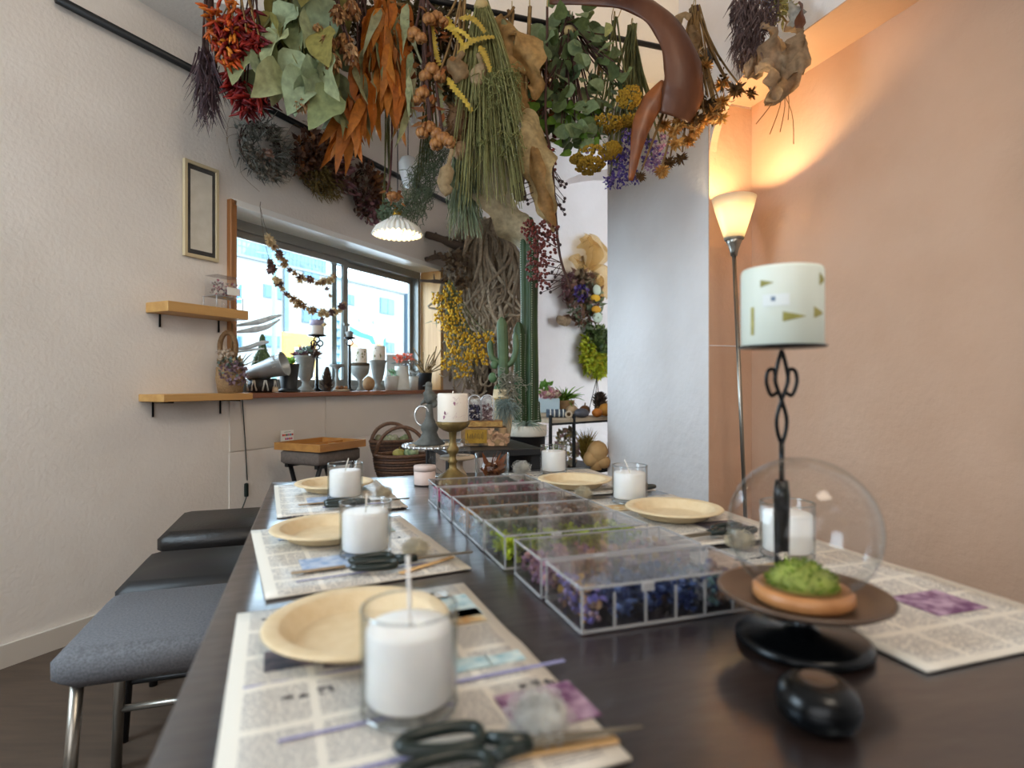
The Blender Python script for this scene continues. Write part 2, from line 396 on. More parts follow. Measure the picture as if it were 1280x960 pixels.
# ---------------------------------------------------------------- outside the window
def oS(px, D): return sW(px, D)
def oZ(px, py, D): return CAMZ-(py-CY)/FX*dW(px, D)
street = struct(MB().box((0, 0, -.12), (60, 90, .1)).build('street', mat('pale_asphalt', '#8a8a86', '#80807c', 3, .9), smooth=False))
street.location = SD(40, 3.2+45, 0); street.location.z = -.12; street.rotation_euler = (0, 0, WR+PI/2)
street.data.transform(Matrix.Translation((0, 0, .12)))
FAC = mat('facade_white', '#7c7b77', '#777672', 1, .9)
PBL = mat('facade_pale_blue', '#51656d', rough=.9)
SASHB = mat('facade_window_glass', '#2b4d62', '#335a72', .5, .25)
bd = thing('street_building', 'white three storey office building with blue windows across the street', 'building', (0, 0, 0), WR)
D = 30.0
s0, s1 = oS(225, D), oS(505, D)
MB().box(((s0+s1)/2, D+4, 4.3), (s1-s0, 8, 9.0)).build('wall', FAC, bd, False)
b = MB()
for z in (9.7, 9.35): b.box(((s0+s1)/2, D+.1, z), (s1-s0, .06, .06))
n = 60
for i in range(n+1): b.box((s0+(s1-s0)*i/n, D+.1, 9.25), (.05, .05, .95))
b.build('roof_railing', PBL, bd, False)
MB().box(((s0+s1)/2, D-.08, 8.72), (s1-s0, .18, .16)).build('cornice', mat('facade_grey', '#5f6668', rough=.8), bd, False)
x0, x1 = oS(312, D+3), oS(395, D+3); MB().box(((x0+x1)/2, D+4, 10), (x1-x0, 4, 3.0)).build('penthouse', PBL, bd, False)
x0, x1 = oS(317, D), oS(340, D)
MB().add([(x0, D+1, 9), (x1, D+1, 9), ((x0+x1)/2+.6, D+1, 10.9), (x0, D+3, 9), (x1, D+3, 9), ((x0+x1)/2+.6, D+3, 10.9)],
         [(0, 1, 2), (5, 4, 3), (0, 2, 5, 3), (1, 4, 5, 2), (0, 3, 4, 1)]).build('gable', mat('gable_green', '#56716b', rough=.8), bd, False)
for wx0, wy0, wx1, wy1 in ((330, 358, 351, 372), (378, 385, 399, 403), (330, 421, 348, 433), (379, 335, 398, 347), (294, 421, 301, 433), (475, 374, 492, 392), (430, 369, 442, 380), (483, 429, 492, 440), (352, 303, 362, 314)):
    a, c_ = oS(wx0, D), oS(wx1, D); xm = (wx0+wx1)/2; zt, zb = oZ(xm, wy0, D), oZ(xm, wy1, D)
    wf = MB().box(((a+c_)/2, D-.02, (zt+zb)/2), (c_-a+.12, .08, zt-zb+.12)).build('window', PBL, bd, False)
    m_ = (a+c_)/2
    MB().box(((a+m_)/2, D-.07, (zt+zb)/2), (m_-a-.05, .04, zt-zb)).build('pane', SASHB, wf, False)
    MB().box(((c_+m_)/2, D-.07, (zt+zb)/2), (c_-m_-.05, .04, zt-zb)).build('pane', SASHB, wf, False)
x = oS(355, D-.1); x2 = oS(360, D-.1)
MB().box(((x+x2)/2, D-.12, 4.2), (x2-x, .1, 8.6)).build('downpipe', PBL, bd, False)
b2 = thing('street_building', 'grey-blue building to the right of the white office block', 'building', (0, 0, 0), WR)
x0, x1 = oS(507, D), oS(560, D)
MB().box(((x0+x1)/2, D+4.5, 4.3), (x1-x0, 10, 9)).build('wall', mat('facade_greyblue', '#3c4f5c', '#394b58', 1, .9), b2, False)
a, c_ = oS(512, D-.5), oS(518, D-.5); zt, zb = oZ(515, 417, D-.5), oZ(515, 432, D-.5)
MB().box(((a+c_)/2, D-.52, (zt+zb)/2), (c_-a, .06, zt-zb)).build('window', SASHB, b2, False)
pl = thing('utility_pole', 'pale green street pole in front of the white building', 'pole', SD(oS(343, 20), 20, 0))
MB().tube([(0, 0, -.2), (0, 0, 6.6)], .11, 10).build('shaft', mat('pole_green', '#56736f', rough=.6), pl)
MB().tube([(0, 0, 6.5), (-.9, .3, 6.7)], .04, 6).build('arm', MATS['pole_green'], pl)
def board(name, label, px0, py0, px1, py1, D, m):
    xm = (px0+px1)/2; z0, z1 = oZ(xm, py1, D), oZ(xm, py0, D); a, c_ = oS(px0, D), oS(px1, D)
    o = thing(name, label, 'sign', (0, 0, 0), WR)
    MB().box(((a+c_)/2, D, (z0+z1)/2), (c_-a, .12, z1-z0)).build('board', m, o, False)
    for x in (a+.2, c_-.2): MB().tube([(x, D+.12, -.1), (x, D+.12, z0+.3)], .06, 8).build('post', mat('sign_post_grey', '#70767a', rough=.5), o)
    return o, a, c_, z0, z1
SGW = mat('sign_white', '#959693', rough=.6); TEAL = mat('sign_teal', '#05596a', rough=.6); YEL = mat('sign_yellow', '#a67e20', rough=.6); ORG = mat('sign_orange', '#b07038', rough=.6)
o, a, c_, z0, z1 = board('street_sign', 'white street sign with a teal stripe and light blue lettering', 436, 396, 481, 441, 24, SGW)
wd, hh = c_-a, z1-z0
def pt(x, z): return (a+wd*x, 23.92, z0+hh*z)
q = MB(); q.add([pt(0, .68), pt(.3, .55), pt(.62, .48), pt(.72, .25), pt(.6, .25), pt(.52, .36), pt(.2, .42), pt(0, .5)], [(0, 7, 6, 1), (1, 6, 5, 2), (2, 5, 4, 3)]); q.quad(pt(.93, .22), pt(1, .22), pt(1, .5), pt(.93, .4))
q.build('teal_stripe', TEAL, o, False)
MB().add([pt(0, .1), pt(.25, .12), pt(.2, .22), pt(0, .28)], [(0, 1, 2, 3)]).build('orange_stripe', ORG, o, False)
MB().add([pt(.7, .14), pt(.9, .14), pt(.88, .3), pt(.72, .3)], [(0, 1, 2, 3)]).build('orange_patch', ORG, o, False)
def text(body, size, loc, rot, m, parent, name='lettering', ext=.004, align='LEFT'):
    cu = bpy.data.curves.new(name, 'FONT'); cu.body = body; cu.size = size; cu.extrude = ext; cu.align_x = align
    tmp = bpy.data.objects.new('tmp', cu); COL.objects.link(tmp); bpy.context.view_layer.update()
    me = bpy.data.meshes.new_from_object(tmp.evaluated_get(bpy.context.evaluated_depsgraph_get()))
    bpy.data.objects.remove(tmp); bpy.data.curves.remove(cu); me.name = name; me.materials.clear(); me.materials.append(m)
    ob = bpy.data.objects.new(name, me); COL.objects.link(ob); ob.parent = parent; ob['kind'] = 'stuff'
    ob.location = loc; ob.rotation_euler = rot; return ob
text('私たちの街', hh*.15, pt(.2, .81), (PI/2, 0, 0), mat('sign_cyan_text', '#2f6275', rough=.6), o)
q = MB()
for i in range(14): q.box(pt(.18+i*.055, .72), (wd*U(.02, .04), .02, hh*U(.012, .03)))
q.build('small_lettering', MATS['sign_cyan_text'], o, False, stuff=True)
o, a, c_, z0, z1 = board('banner_sign', 'narrow white vertical banner sign beside the window stile', 417, 388, 433, 465, 25, SGW)
q = MB()
for i in range(9): q.box((a+.3, 24.92, z1-.7-i*.5), (U(.25, .42), .02, U(.06, .16))); q.box((a+.3+U(-.1, .1), 24.92, z1-.82-i*.5), (.06, .02, U(.1, .2)))
q.build('small_lettering', TEAL, o, False, stuff=True)
o, a, c_, z0, z1 = board('yellow_billboard', 'yellow and white billboard low outside the window', 353, 417, 394, 488, 22, YEL)
MB().box((a+(c_-a)*.62, 21.92, z0+(z1-z0)*.45), ((c_-a)*.6, .03, (z1-z0)*.6)).build('white_patch', SGW, o, False)
MB().box((a+(c_-a)*.62, 21.90, z0+(z1-z0)*.76), ((c_-a)*.3, .03, (z1-z0)*.08)).build('orange_patch', ORG, o, False)
o, a, c_, z0, z1 = board('blue_sign', 'small bright blue sign at the left edge of the window', 286, 354, 301, 378, 24, mat('sign_blue', '#1c58a8', rough=.6))
q = MB(); q.box(((a+c_)/2, 23.92, (z0+z1)/2+.3), (.22, .02, .9), R=Matrix.Rotation(.5, 3, 'Y')); q.box(((a+c_)/2+.3, 23.92, (z0+z1)/2+.5), (.9, .02, .16)); q.build('white_mark', SGW, o, False)
BUSH = leafmat('bush_leaves', ['#6f9444', '#82a354', '#5f873c'], .4)
for i, (px, D, r) in enumerate(((400, 13, .34), (428, 12, .34), (455, 13.2, .36), (478, 12.2, .34), (499, 13.5, .36))):
    g = thing('roadside_shrub', ['round pale green shrub left of the window stile', 'pale green shrub outside behind the window stile', 'pale green shrub outside behind the grey goblet', 'pale green shrub outside behind the tall urn candle', 'pale green shrub outside behind the pale panel'][i], 'shrub', SD(oS(px, D), D, -.1), 0, 'shrubs along the street')
    q = MB()
    for k in range(260):
        d = rdir(-.2, 1); q.leaf(d*r*U(.6, 1)+Vector((0, 0, .5)), rdir(), .13, .08, U(0, 6), n=3)
    q.build('foliage', BUSH, g, stuff=True)
    MB().tube([(0, 0, 0), (0, 0, .6)], .03, 6).build('trunk', WOOD, g)
# ---------------------------------------------------------------- the work table and what stands on it
def TP(n, u, z=0): return NU(n, u, TZ+z)
N0, N1, U0, U1 = -.112, .842, .12, 1.755
tb = thing('work_table', 'long work table standing between the window wall and the white pillar', 'table', NU((N0+N1)/2, (U0+U1)/2, 0), TR)
DKW = mat('dark_table_wood', '#4a362a', '#3a2a20', 20, .5, stretch=(1, .1, 1))
tw, tl = N1-N0, U1-U0
MB().box((0, 0, TZ-.022), (tw-.01, tl-.01, .036), bev=.004).build('tabletop', DKW, tb, False)
for x in (-1, 1):
    for y in (-1, 1): MB().box((x*(tw/2-.07), y*(tl/2-.07), (TZ-.04)/2), (.05, .05, TZ-.04), bev=.005).build('leg', DKW, tb, False)
q = MB()
for y in (-1, 1): q.box((0, y*(tl/2-.07), TZ-.08), (tw-.16, .02, .08))
for x in (-1, 1): q.box((x*(tw/2-.07), 0, TZ-.08), (.02, tl-.16, .08))
q.build('apron', DKW, tb, False, stuff=True)
# brown vinyl cover, creased and hanging a little over the edges
m, nt, bs, out = new_mat('brown_vinyl'); MATS['brown_vinyl'] = m
bs.inputs['Base Color'].default_value = hexc('#2b1e18'); bs.inputs['Roughness'].default_value = .31; bs.inputs['IOR'].default_value = 2.0; bs.inputs['Specular Tint'].default_value = (.5, .75, 1, 1); bs.inputs['Coat Weight'].default_value = .7; bs.inputs['Coat Roughness'].default_value = .2; bs.inputs['Coat IOR'].default_value = 1.6  # specular tint puts the blue of window light into the reflections
tc = nt.nodes.new('ShaderNodeTexCoord'); mp = nt.nodes.new('ShaderNodeMapping'); mp.inputs['Scale'].default_value = (5, 16, 1)
no = nt.nodes.new('ShaderNodeTexNoise'); no.inputs['Scale'].default_value = 1.2; no.inputs['Detail'].default_value = 4
bp = nt.nodes.new('ShaderNodeBump'); bp.inputs['Strength'].default_value = .3; bp.inputs['Distance'].default_value = .012
L = nt.links; L.new(tc.outputs['Object'], mp.inputs[0]); L.new(mp.outputs[0], no.inputs['Vector']); L.new(no.outputs['Fac'], bp.inputs['Height']); L.new(bp.outputs[0], bs.inputs['Normal'])
vs, fs = [], []; nx, ny = 24, 60
for j in range(ny+1):
    for i in range(nx+1):
        x = (i/nx-.5)*tw; y = (j/ny-.5)*tl; z = 0
        u = (U0+U1)/2+y
        for uc, hgt in ((1.245, .0016), (.79, .001), (.33, .001)):
            z += hgt*max(0, 1-abs(u-uc-.01*math.sin(x*9))/.03)
        vs.append((x, y, z))
for j in range(ny):
    for i in range(nx): k = j*(nx+1)+i; fs.append((k, k+1, k+nx+2, k+nx+1))
hang = .11; edge = [(i/nx-.5, -.5) for i in range(nx)]+[(.5, j/ny-.5) for j in range(ny)]+[(.5-i/nx, .5) for i in range(nx)]+[(-.5, .5-j/ny) for j in range(ny)]
o0 = len(vs); n = len(edge)
for k, (a, c_) in enumerate(edge):
    wv = .004*math.sin(k*.7)+.004
    for (e, z) in ((.004, -.005), (.007, -.03), (.008+wv, -hang)):
        vs.append((a*tw+(e if a == .5 else -e if a == -.5 else 0), c_*tl+(e if c_ == .5 else -e if c_ == -.5 else 0), z))
for k in range(n):
    j = (k+1) % n
    for r_ in range(2): fs.append((o0+k*3+r_, o0+k*3+r_+1, o0+j*3+r_+1, o0+j*3+r_))
def eidx(a, c_): return round((c_+.5)*ny)*(nx+1)+round((a+.5)*nx)
for k in range(n):
    j = (k+1) % n; fs.append((eidx(*edge[k]), o0+k*3, o0+j*3, eidx(*edge[j])))
cv = MB().add(vs, fs).build('table_cover', m); cv.location = TP((N0+N1)/2, (U0+U1)/2, .0); cv.rotation_euler = (0, 0, TR)
tag(cv, 'dark brown vinyl cover spread over the long work table', 'tablecloth')

# newspaper: text columns drawn by the material, photographs and headlines as printed patches
def newsmat():
    m, nt, b, out = new_mat('newsprint'); N, L = nt.nodes, nt.links
    tc = N.new('ShaderNodeTexCoord'); sp = N.new('ShaderNodeSeparateXYZ'); L.new(tc.outputs['Object'], sp.inputs[0])
    oi = N.new('ShaderNodeObjectInfo')
    def M(op, a, c=None, d=None):
        q = N.new('ShaderNodeMath'); q.operation = op
        for i, v in enumerate((a, c, d)):
            if v is None: continue
            if isinstance(v, (int, float)): q.inputs[i].default_value = v
            else: L.new(v, q.inputs[i])
        return q.outputs[0]
    x, y = sp.outputs[0], sp.outputs[1]
    line = M('LESS_THAN', M('FRACT', M('MULTIPLY', y, 260)), .55)
    cmb = N.new('ShaderNodeCombineXYZ'); L.new(M('MULTIPLY', x, 420), cmb.inputs[0]); L.new(M('FLOOR', M('MULTIPLY', y, 260)), cmb.inputs[1]); L.new(M('MULTIPLY', oi.outputs['Random'], 50), cmb.inputs[2])
    wn_ = N.new('ShaderNodeTexNoise'); wn_.inputs['Scale'].default_value = 1; L.new(cmb.outputs[0], wn_.inputs['Vector'])
    word = M('GREATER_THAN', wn_.outputs['Fac'], .45)
    col = M('GREATER_THAN', M('FRACT', M('MULTIPLY', x, 14)), .1)
    gap = M('GREATER_THAN', M('FRACT', M('MULTIPLY', y, 15)), .14)
    bx = M('MULTIPLY', M('GREATER_THAN', x, -.125), M('LESS_THAN', x, .125))
    ink = M('MULTIPLY', M('MULTIPLY', M('MULTIPLY', line, word), M('MULTIPLY', col, gap)), M('MULTIPLY', bx, .85))
    mx = N.new('ShaderNodeMix'); mx.data_type = 'RGBA'; mx.inputs[6].default_value = hexc('#dfd8cb'); mx.inputs[7].default_value = hexc('#6d6c74')
    L.new(ink, mx.inputs[0]); L.new(mx.outputs[2], b.inputs['Base Color']); b.inputs['Roughness'].default_value = .42
    MATS['newsprint'] = m; return m
NEWS = newsmat()
PH = [mat('print_photo_dark', '#3a3f4a', '#7a6a6e', 60, .7), mat('print_photo_teal', '#8fb0b8', '#c9d4cf', 70, .7), mat('print_photo_warm', '#b98a4c', '#c9bfa0', 80, .7),
      mat('print_photo_plum', '#6b3f66', '#b79ab0', 70, .7), mat('print_photo_blue', '#8fa7c9', '#c6cfdd', 60, .7)]
INK = mat('print_ink', '#3b3a42', rough=.7); INKP = mat('print_violet', '#8f8db4', rough=.7); INKR = mat('print_magenta', '#a34d7a', rough=.7)
def sheet_paper(label, corners, z, photos, heads, th=.0016, rot=0):
    TL, TRc, BR, BL = [Vector(c) for c in corners]
    c = (TL+TRc+BR+BL)/4; ex = (TRc-TL+BR-BL); ang = math.atan2(ex.y, ex.x)
    wx = ((TRc-TL).length+(BR-BL).length)/2; hy = ((TRc-BR).length+(TL-BL).length)/2
    o = thing('newspaper', label, 'newspaper', (c.x, c.y, TZ+z), ang, 'newspaper mats')
    vs = []; fs = []; nx, ny = 8, 12
    for layer in (0, 1):
        for j in range(ny+1):
            for i in range(nx+1):
                x = (i/nx-.5)*wx; y = (j/ny-.5)*hy; ed = max(0, abs(i/nx-.5)*2-.8)+max(0, abs(j/ny-.5)*2-.8)
                zz = th*layer+(.0012*math.sin(i*1.3+j*.9)+.0012)*(layer)*.4+.006*ed*ed*layer+(.0016*max(0, 1-abs(j-ny*.5)/1.2) if layer else 0)
                vs.append((x, y, zz))
    k0 = (nx+1)*(ny+1)
    for j in range(ny):
        for i in range(nx):
            k = j*(nx+1)+i; fs.append((k0+k, k0+k+1, k0+k+nx+2, k0+k+nx+1)); fs.append((k, k+nx+1, k+nx+2, k+1))
    bd_ = [i for i in range(nx+1)]+[j*(nx+1)+nx for j in range(1, ny+1)]+[ny*(nx+1)+i for i in range(nx-1, -1, -1)]+[j*(nx+1) for j in range(ny-1, 0, -1)]
    for a, b_ in zip(bd_, bd_[1:]+bd_[:1]): fs.append((a, b_, b_+k0, a+k0))
    MB().add(vs, fs).build('sheet', NEWS, o)
    for (x, y, w_, h_, mi) in photos: MB().box((x*wx/2, y*hy/2, th+.0016), (w_*wx, h_*hy, .0006)).build('printed_photo', PH[mi], o, False)
    q = {}
    for (x, y, w_, h_, m_) in heads:
        k = q.setdefault(m_, MB()); n_ = max(2, int(w_*wx/.012))
        if m_ in ('INKP',): k.box((x*wx/2, y*hy/2, th+.0016), (w_*wx, h_*hy, .0006))
        else:
            for i in range(n_):
                for t in range(3): k.box((x*wx/2+(i+.5-n_/2)*.012+U(-.003, .003), y*hy/2+U(-.4, .4)*h_*hy, th+.0016), (U(.002, .008), U(.0012, .003), .0006))
    for m_, k in q.items(): k.build('printed_line', globals()[m_], o, False, stuff=True)
    return o
def TC(px, py): p = T(px, py); return (p.x, p.y, 0)
ph1 = [(-.62, .62, .16, .12, 1), (-.62, .28, .16, .11, 0), (-.22, .22, .18, .11, 0), (.2, .2, .18, .1, 0), (.62, .62, .3, .18, 1), (.75, .45, .16, .1, 2), (.25, -.12, .13, .07, 1), (.55, -.1, .13, .07, 1), (.8, -.1, .13, .07, 1), (.8, -.58, .26, .15, 3)]
hd1 = [(-.3, .05, .6, .009, 'INKP'), (.55, -.25, .62, .012, 'INKP'), (-.2, -.42, .5, .009, 'INKP'), (.1, .0, .12, .025, 'INKR'), (-.5, -.1, .2, .03, 'INK'), (.3, .88, .4, .03, 'INK'), (.5, .78, .3, .02, 'INKP'), (-.55, .84, .3, .02, 'INK'), (.85, -.4, .16, .02, 'INK'), (-.2, -.7, .6, .01, 'INKP')]
p1 = sheet_paper('crumpled newspaper mat nearest the viewer, with colour pictures and violet lines', (TC(302, 770), TC(587, 733), TC(775, 955), (-.172, .315, 0)), .0018, ph1, hd1)
p2 = sheet_paper('newspaper mat under the middle candle of the left row', (TC(333, 664), TC(515, 646), TC(568, 715), TC(303, 757)), .0018, [(-.3, -.4, .3, .18, 4), (.4, .5, .3, .14, 1), (-.5, .6, .22, .12, 4)], [(0, -.75, .7, .008, 'INKP'), (.3, .1, .4, .025, 'INK')])
p3 = sheet_paper('newspaper mat at the far left corner of the table', (TC(349, 607.5), TC(476, 601), TC(501, 635), TC(338, 651)), .0018, [(-.2, -.3, .3, .2, 4), (.4, .3, .25, .14, 1)], [(0, .8, .6, .03, 'INK'), (.2, -.7, .5, .02, 'INKP')])
def nuq(n0, n1, u0, u1, sk=0):
    return [tuple(NU(n0+sk, u1)), tuple(NU(n1+sk, u1)), tuple(NU(n1, u0)), tuple(NU(n0, u0))]
p4 = sheet_paper('newspaper mat under the tan plate beside the white pillar', nuq(.535, .83, .83, 1.235), .0018, [(-.3, .5, .3, .14, 2), (.4, -.5, .3, .16, 0)], [(0, 0, .6, .02, 'INK')])
p5 = sheet_paper('newspaper mat at the far right corner of the table', nuq(.54, .83, 1.30, 1.69), .0018, [(-.3, .2, .3, .15, 1)], [(0, .6, .6, .02, 'INK')])
p6 = sheet_paper('newspaper mat under the jar candle behind the glass dome', nuq(.55, .83, .40, .80), .0018, [(-.4, .4, .3, .16, 2), (.3, -.4, .3, .16, 3)], [(0, .7, .6, .02, 'INK')])

# jar candles
GL = glassmat('clear_glass', '#ffffff', '#dde4e6', .7, base=.03)
WAX = mat('white_wax', '#f3f2ee', rough=.45, trans=.15); WICK = mat('wick_cotton', '#d9d4c8', rough=.8); STK = mat('wick_stick', '#e9e6e2', rough=.6)
RIMG = glassmat('glass_rim', '#e9edee', '#c9d0d2', .8, .05, base=.25)
def jar(label, n, u, tilt, long_wick):
    o = thing('jar_candle', label, 'candle', TP(n, u, .0062), 0, 'white candles in glass tumblers')
    MB().lathe([(0, 0), (.034, 0), (.0385, .002), (.040, .006), (.040, .083), (.0393, .0845), (.0385, .083), (.0383, .012), (.036, .0095), (0, .0095)], 48).build('glass', GL, o)
    MB().lathe([(0, .0105), (.034, .0105), (.0355, .013), (.0355, .066), (.034, .0685), (.012, .067), (.008, .0665), (0, .0665)], 40).build('wax', WAX, o)
    q = MB(); q.loop([(.0393*math.cos(t), .0393*math.sin(t), .0838) for t in [2*PI*i/48 for i in range(48)]], .0011, 6); q.loop([(.0385*math.cos(t), .0385*math.sin(t), .0032) for t in [2*PI*i/48 for i in range(48)]], .0016, 6); q.build('glass_rim', RIMG, o, stuff=True)
    if long_wick: MB().tube([(0, 0, .066), (.0, -.001, .095), (-.0015, 0, .126)], .0016, 8).build('wick', STK, o)
    else: MB().tube([(0, 0, .066), (tilt*.4, 0, .08), (tilt, 0, .096)], .0012, 6).build('wick', WICK, o)
    return o
def nu(p): return (p.x*NC+p.y*NS, -p.x*NS+p.y*NC)
j1 = jar('large white candle in a glass tumbler nearest the viewer, tall straight wick', *nu(T(512, 893)), 0, True)
j2 = jar('white candle in a glass tumbler between the nearest and the far left one', *nu(T(457, 698)), .002, False)
j3 = jar('white candle in a glass tumbler at the far left, leaning wick', *nu(T(431.5, 627.5)), .008, False)
j4 = jar('white candle in a glass tumbler in front of the pillar edge', *nu(T(787, 631)), -.012, False)
j5 = jar('white candle in a glass tumbler before the black plant pot', *nu(T(692, 594.5)), 0, False)
j6 = jar('white candle in a glass tumbler seen through the glass dome', *nu(T(984, 700)), -.004, False)

# moulded pulp plates
PULP = mat('tan_pulp', '#dcc8a4', '#d6c099', 60, .75, bump=.15, bscale=300)
plate_me = MB().lathe([(0, .0035), (.064, .0035), (.0655, .0037), (.069, .006), (.080, .0185), (.0815, .0200), (.083, .0206), (.0955, .0216), (.0985, .0208), (.100, .0185), (.0985, .0175), (.094, .0185), (.083, .0165), (.071, .003), (.064, 0), (0, 0)], 72).mesh('pulp_plate', PULP)
for lb, p in (('tan pulp plate nearest the viewer, behind the largest candle', T(448, 779, .02)), ('tan pulp plate left of the middle candle', T(410, 661, .02)), ('tan pulp plate on the far left newspaper', T(418, 605.2, .02)),
              ('whole tan pulp plate in front of the white pillar', T(842, 637, .02)), ('tan pulp plate on the far right newspaper', T(718, 600.8, .02))):
    o = bpy.data.objects.new('pulp_plate', plate_me); COL.objects.link(o); o.location = (p.x, p.y, TZ+.0062); o.scale = (.97, .97, 1); tag(o, lb, 'plate', 'tan pulp plates')

# scissors with black looped handles, bamboo sticks, fluffy balls of white fibre
BLK = mat('black_plastic', '#14211d', rough=.35, spec=.5); BLADE = mat('dull_steel', '#8b8171', rough=.4, metal=.5)
BAM = mat('bamboo', '#d9b27c', '#c99f68', 30, .55, stretch=(1, .1, 1)); FIB = leafmat('white_fibre', ['#fbfaf6', '#f1eee6', '#ffffff'], .6)
SISAL = leafmat('cream_fibre', ['#f4ecd8', '#e8dec4', '#faf5e8'], .6)
def scissors(label, px, py, ang):
    p = T(px, py); o = thing('scissors', label, 'scissors', (p.x, p.y, TZ+.0105), ang, 'black handled scissors')
    for sg in (1, -1):
        lp = [(.045+.030*math.cos(t)+.006*math.cos(2*t), sg*.0165+.0135*math.sin(t), .005) for t in [2*PI*k/24 for k in range(24)]]
        h = MB().loop(lp, .0046, 8, 1.1); h.tube([(.017, sg*.012, .005), (.004, sg*.006, .005), (-.012, sg*.0025, .005)], [.005, .0055, .005], 8)
        h.build('handle', BLK, o)
        MB().add([(-.006, sg*.001-.006, .004+sg*.0012), (-.006, sg*.001+.006, .004+sg*.0012), (-.10, sg*.002, .004+sg*.0012), (-.006, sg*.001-.006, .006+sg*.0012), (-.006, sg*.001+.006, .006+sg*.0012), (-.10, sg*.002, .006+sg*.0012)],
                 [(2, 1, 0), (3, 4, 5), (0, 1, 4, 3), (1, 2, 5, 4), (2, 0, 3, 5)]).build('blade', BLADE, o, False)
    MB().lathe([(0, 0), (.004, 0), (.004, .008), (.003, .0092), (0, .0095)], 12, (-.004, 0, 0)).build('pivot', MATS['dull_steel'], o)
    return o
RT = TR
scissors('black handled scissors on the nearest newspaper, cut by the lower edge', 642, 957, TR+PI-.1)
scissors('black handled scissors beside the middle candle of the left row', 510, 711, TR+PI+.02)
scissors('black handled scissors behind the middle candle on the far left newspaper', 455, 635, TR+PI)
scissors('black handled scissors beside the candle before the pillar edge', 780, 617, TR+.1)
scissors('black handled scissors between the tan plate and the glass dome', 893, 676, TR+.15)
def stick(label, px0, py0, px1, py1, z=.009):
    a, b_ = T(px0, py0), T(px1, py1); d = b_-a; d.z = 0
    o = MB().box((0, 0, 0), (d.length, .0095, .0022), bev=.0008).build('bamboo_stick', BAM); c = (a+b_)/2
    o.location = (c.x, c.y, TZ+z); o.rotation_euler = (0, 0, math.atan2(d.y, d.x)); return tag(o, label, 'stick', 'bamboo sticks')
stick('flat bamboo stick by the nearest scissors', 632, 958, 772, 936, .0075)
stick('flat bamboo stick lying past the middle scissors', 500, 723, 566, 702, .0075)
stick('flat bamboo stick on the far left newspaper', 440, 632, 498, 627, .0075)
stick('dark flat stick on the middle newspaper', 364, 723, 432, 714, .0075).data.materials[0] = mat('aged_bamboo', '#9a8468', '#8a7459', 30, .6)
stick('dark flat stick on the far left newspaper', 373, 635.5, 412, 631.5, .0075).data.materials[0] = MATS['aged_bamboo']
def puff(label, p, r, m=FIB, n=420):
    o = thing('fibre_ball', label, 'fluff', (p.x, p.y, TZ+.0085+r*.62), 0, 'fluffy fibre balls')
    q = MB()
    for k in range(n):
        a = rdir(); t = a.cross(rdir()).normalized(); pts = []
        for i in range(5):
            ph = U(-.2, .2)+i*.5; v = (a*math.cos(ph)+t*math.sin(ph))*r*(U(.35, 1.05) if k % 5 else U(.9, 1.4)); v.z *= .72; v.z = max(v.z, -r*.62); pts.append(v)
        q.tube(pts, r*.014, 3, False)
    q.build('fibres', m, o, stuff=True); return o
puff('white fibre ball on the nearest newspaper', T(674, 930, .0), .021)
puff('cream fibre ball right of the middle candle', T(521, 703, 0), .019, SISAL)
puff('fine cream fibre ball right of the far left candle', T(480, 626, 0), .018, SISAL)
puff('white fibre ball beside the black plant pot', T(652, 594, 0), .024)
puff('pale fibre ball behind the plate before the pillar', T(729, 627, 0), .018, SISAL)
puff('wispy fibre ball beside the glass dome', T(925, 690, 0), .019, SISAL)

# seven acrylic cases of dried flowers
ACR = glassmat('clear_acrylic', '#ffffff', '#c8c4c4', .5, .06, base=.04, cloudy=.0)
ACE = glassmat('acrylic_edge', '#f1f1f1', '#d8d8da', .5, .15, base=.2, cloudy=.3)
LID = glassmat('acrylic_lid', '#ffffff', '#d6cfcc', .55, .07, base=.03, cloudy=.02)
pal = [(['#c2447a', '#a23a66', '#d78aa6'], 'magenta'), (['#7e1f2f', '#98353f', '#5f1a28'], 'deep red'), (['#b9772a', '#cf9a4a', '#8a4a22'], 'golden brown'),
       (['#8b8f7d', '#c9c7b4', '#6d7262', '#b89a8a'], 'grey green'), (['#a9bd1f', '#c4cf3e', '#7f9a1c'], 'lime green'), (['#7d5a86', '#b58fae', '#9c6d7c', '#c99a8c'], 'mauve'), (['#2c3766', '#3d4f7a', '#5a6fa0', '#22305a'], 'navy blue')]
us = [1.2545, 1.135, 1.027, .9216, .8156, .693, .58]
CW, CD, CH = .238, .100, .050
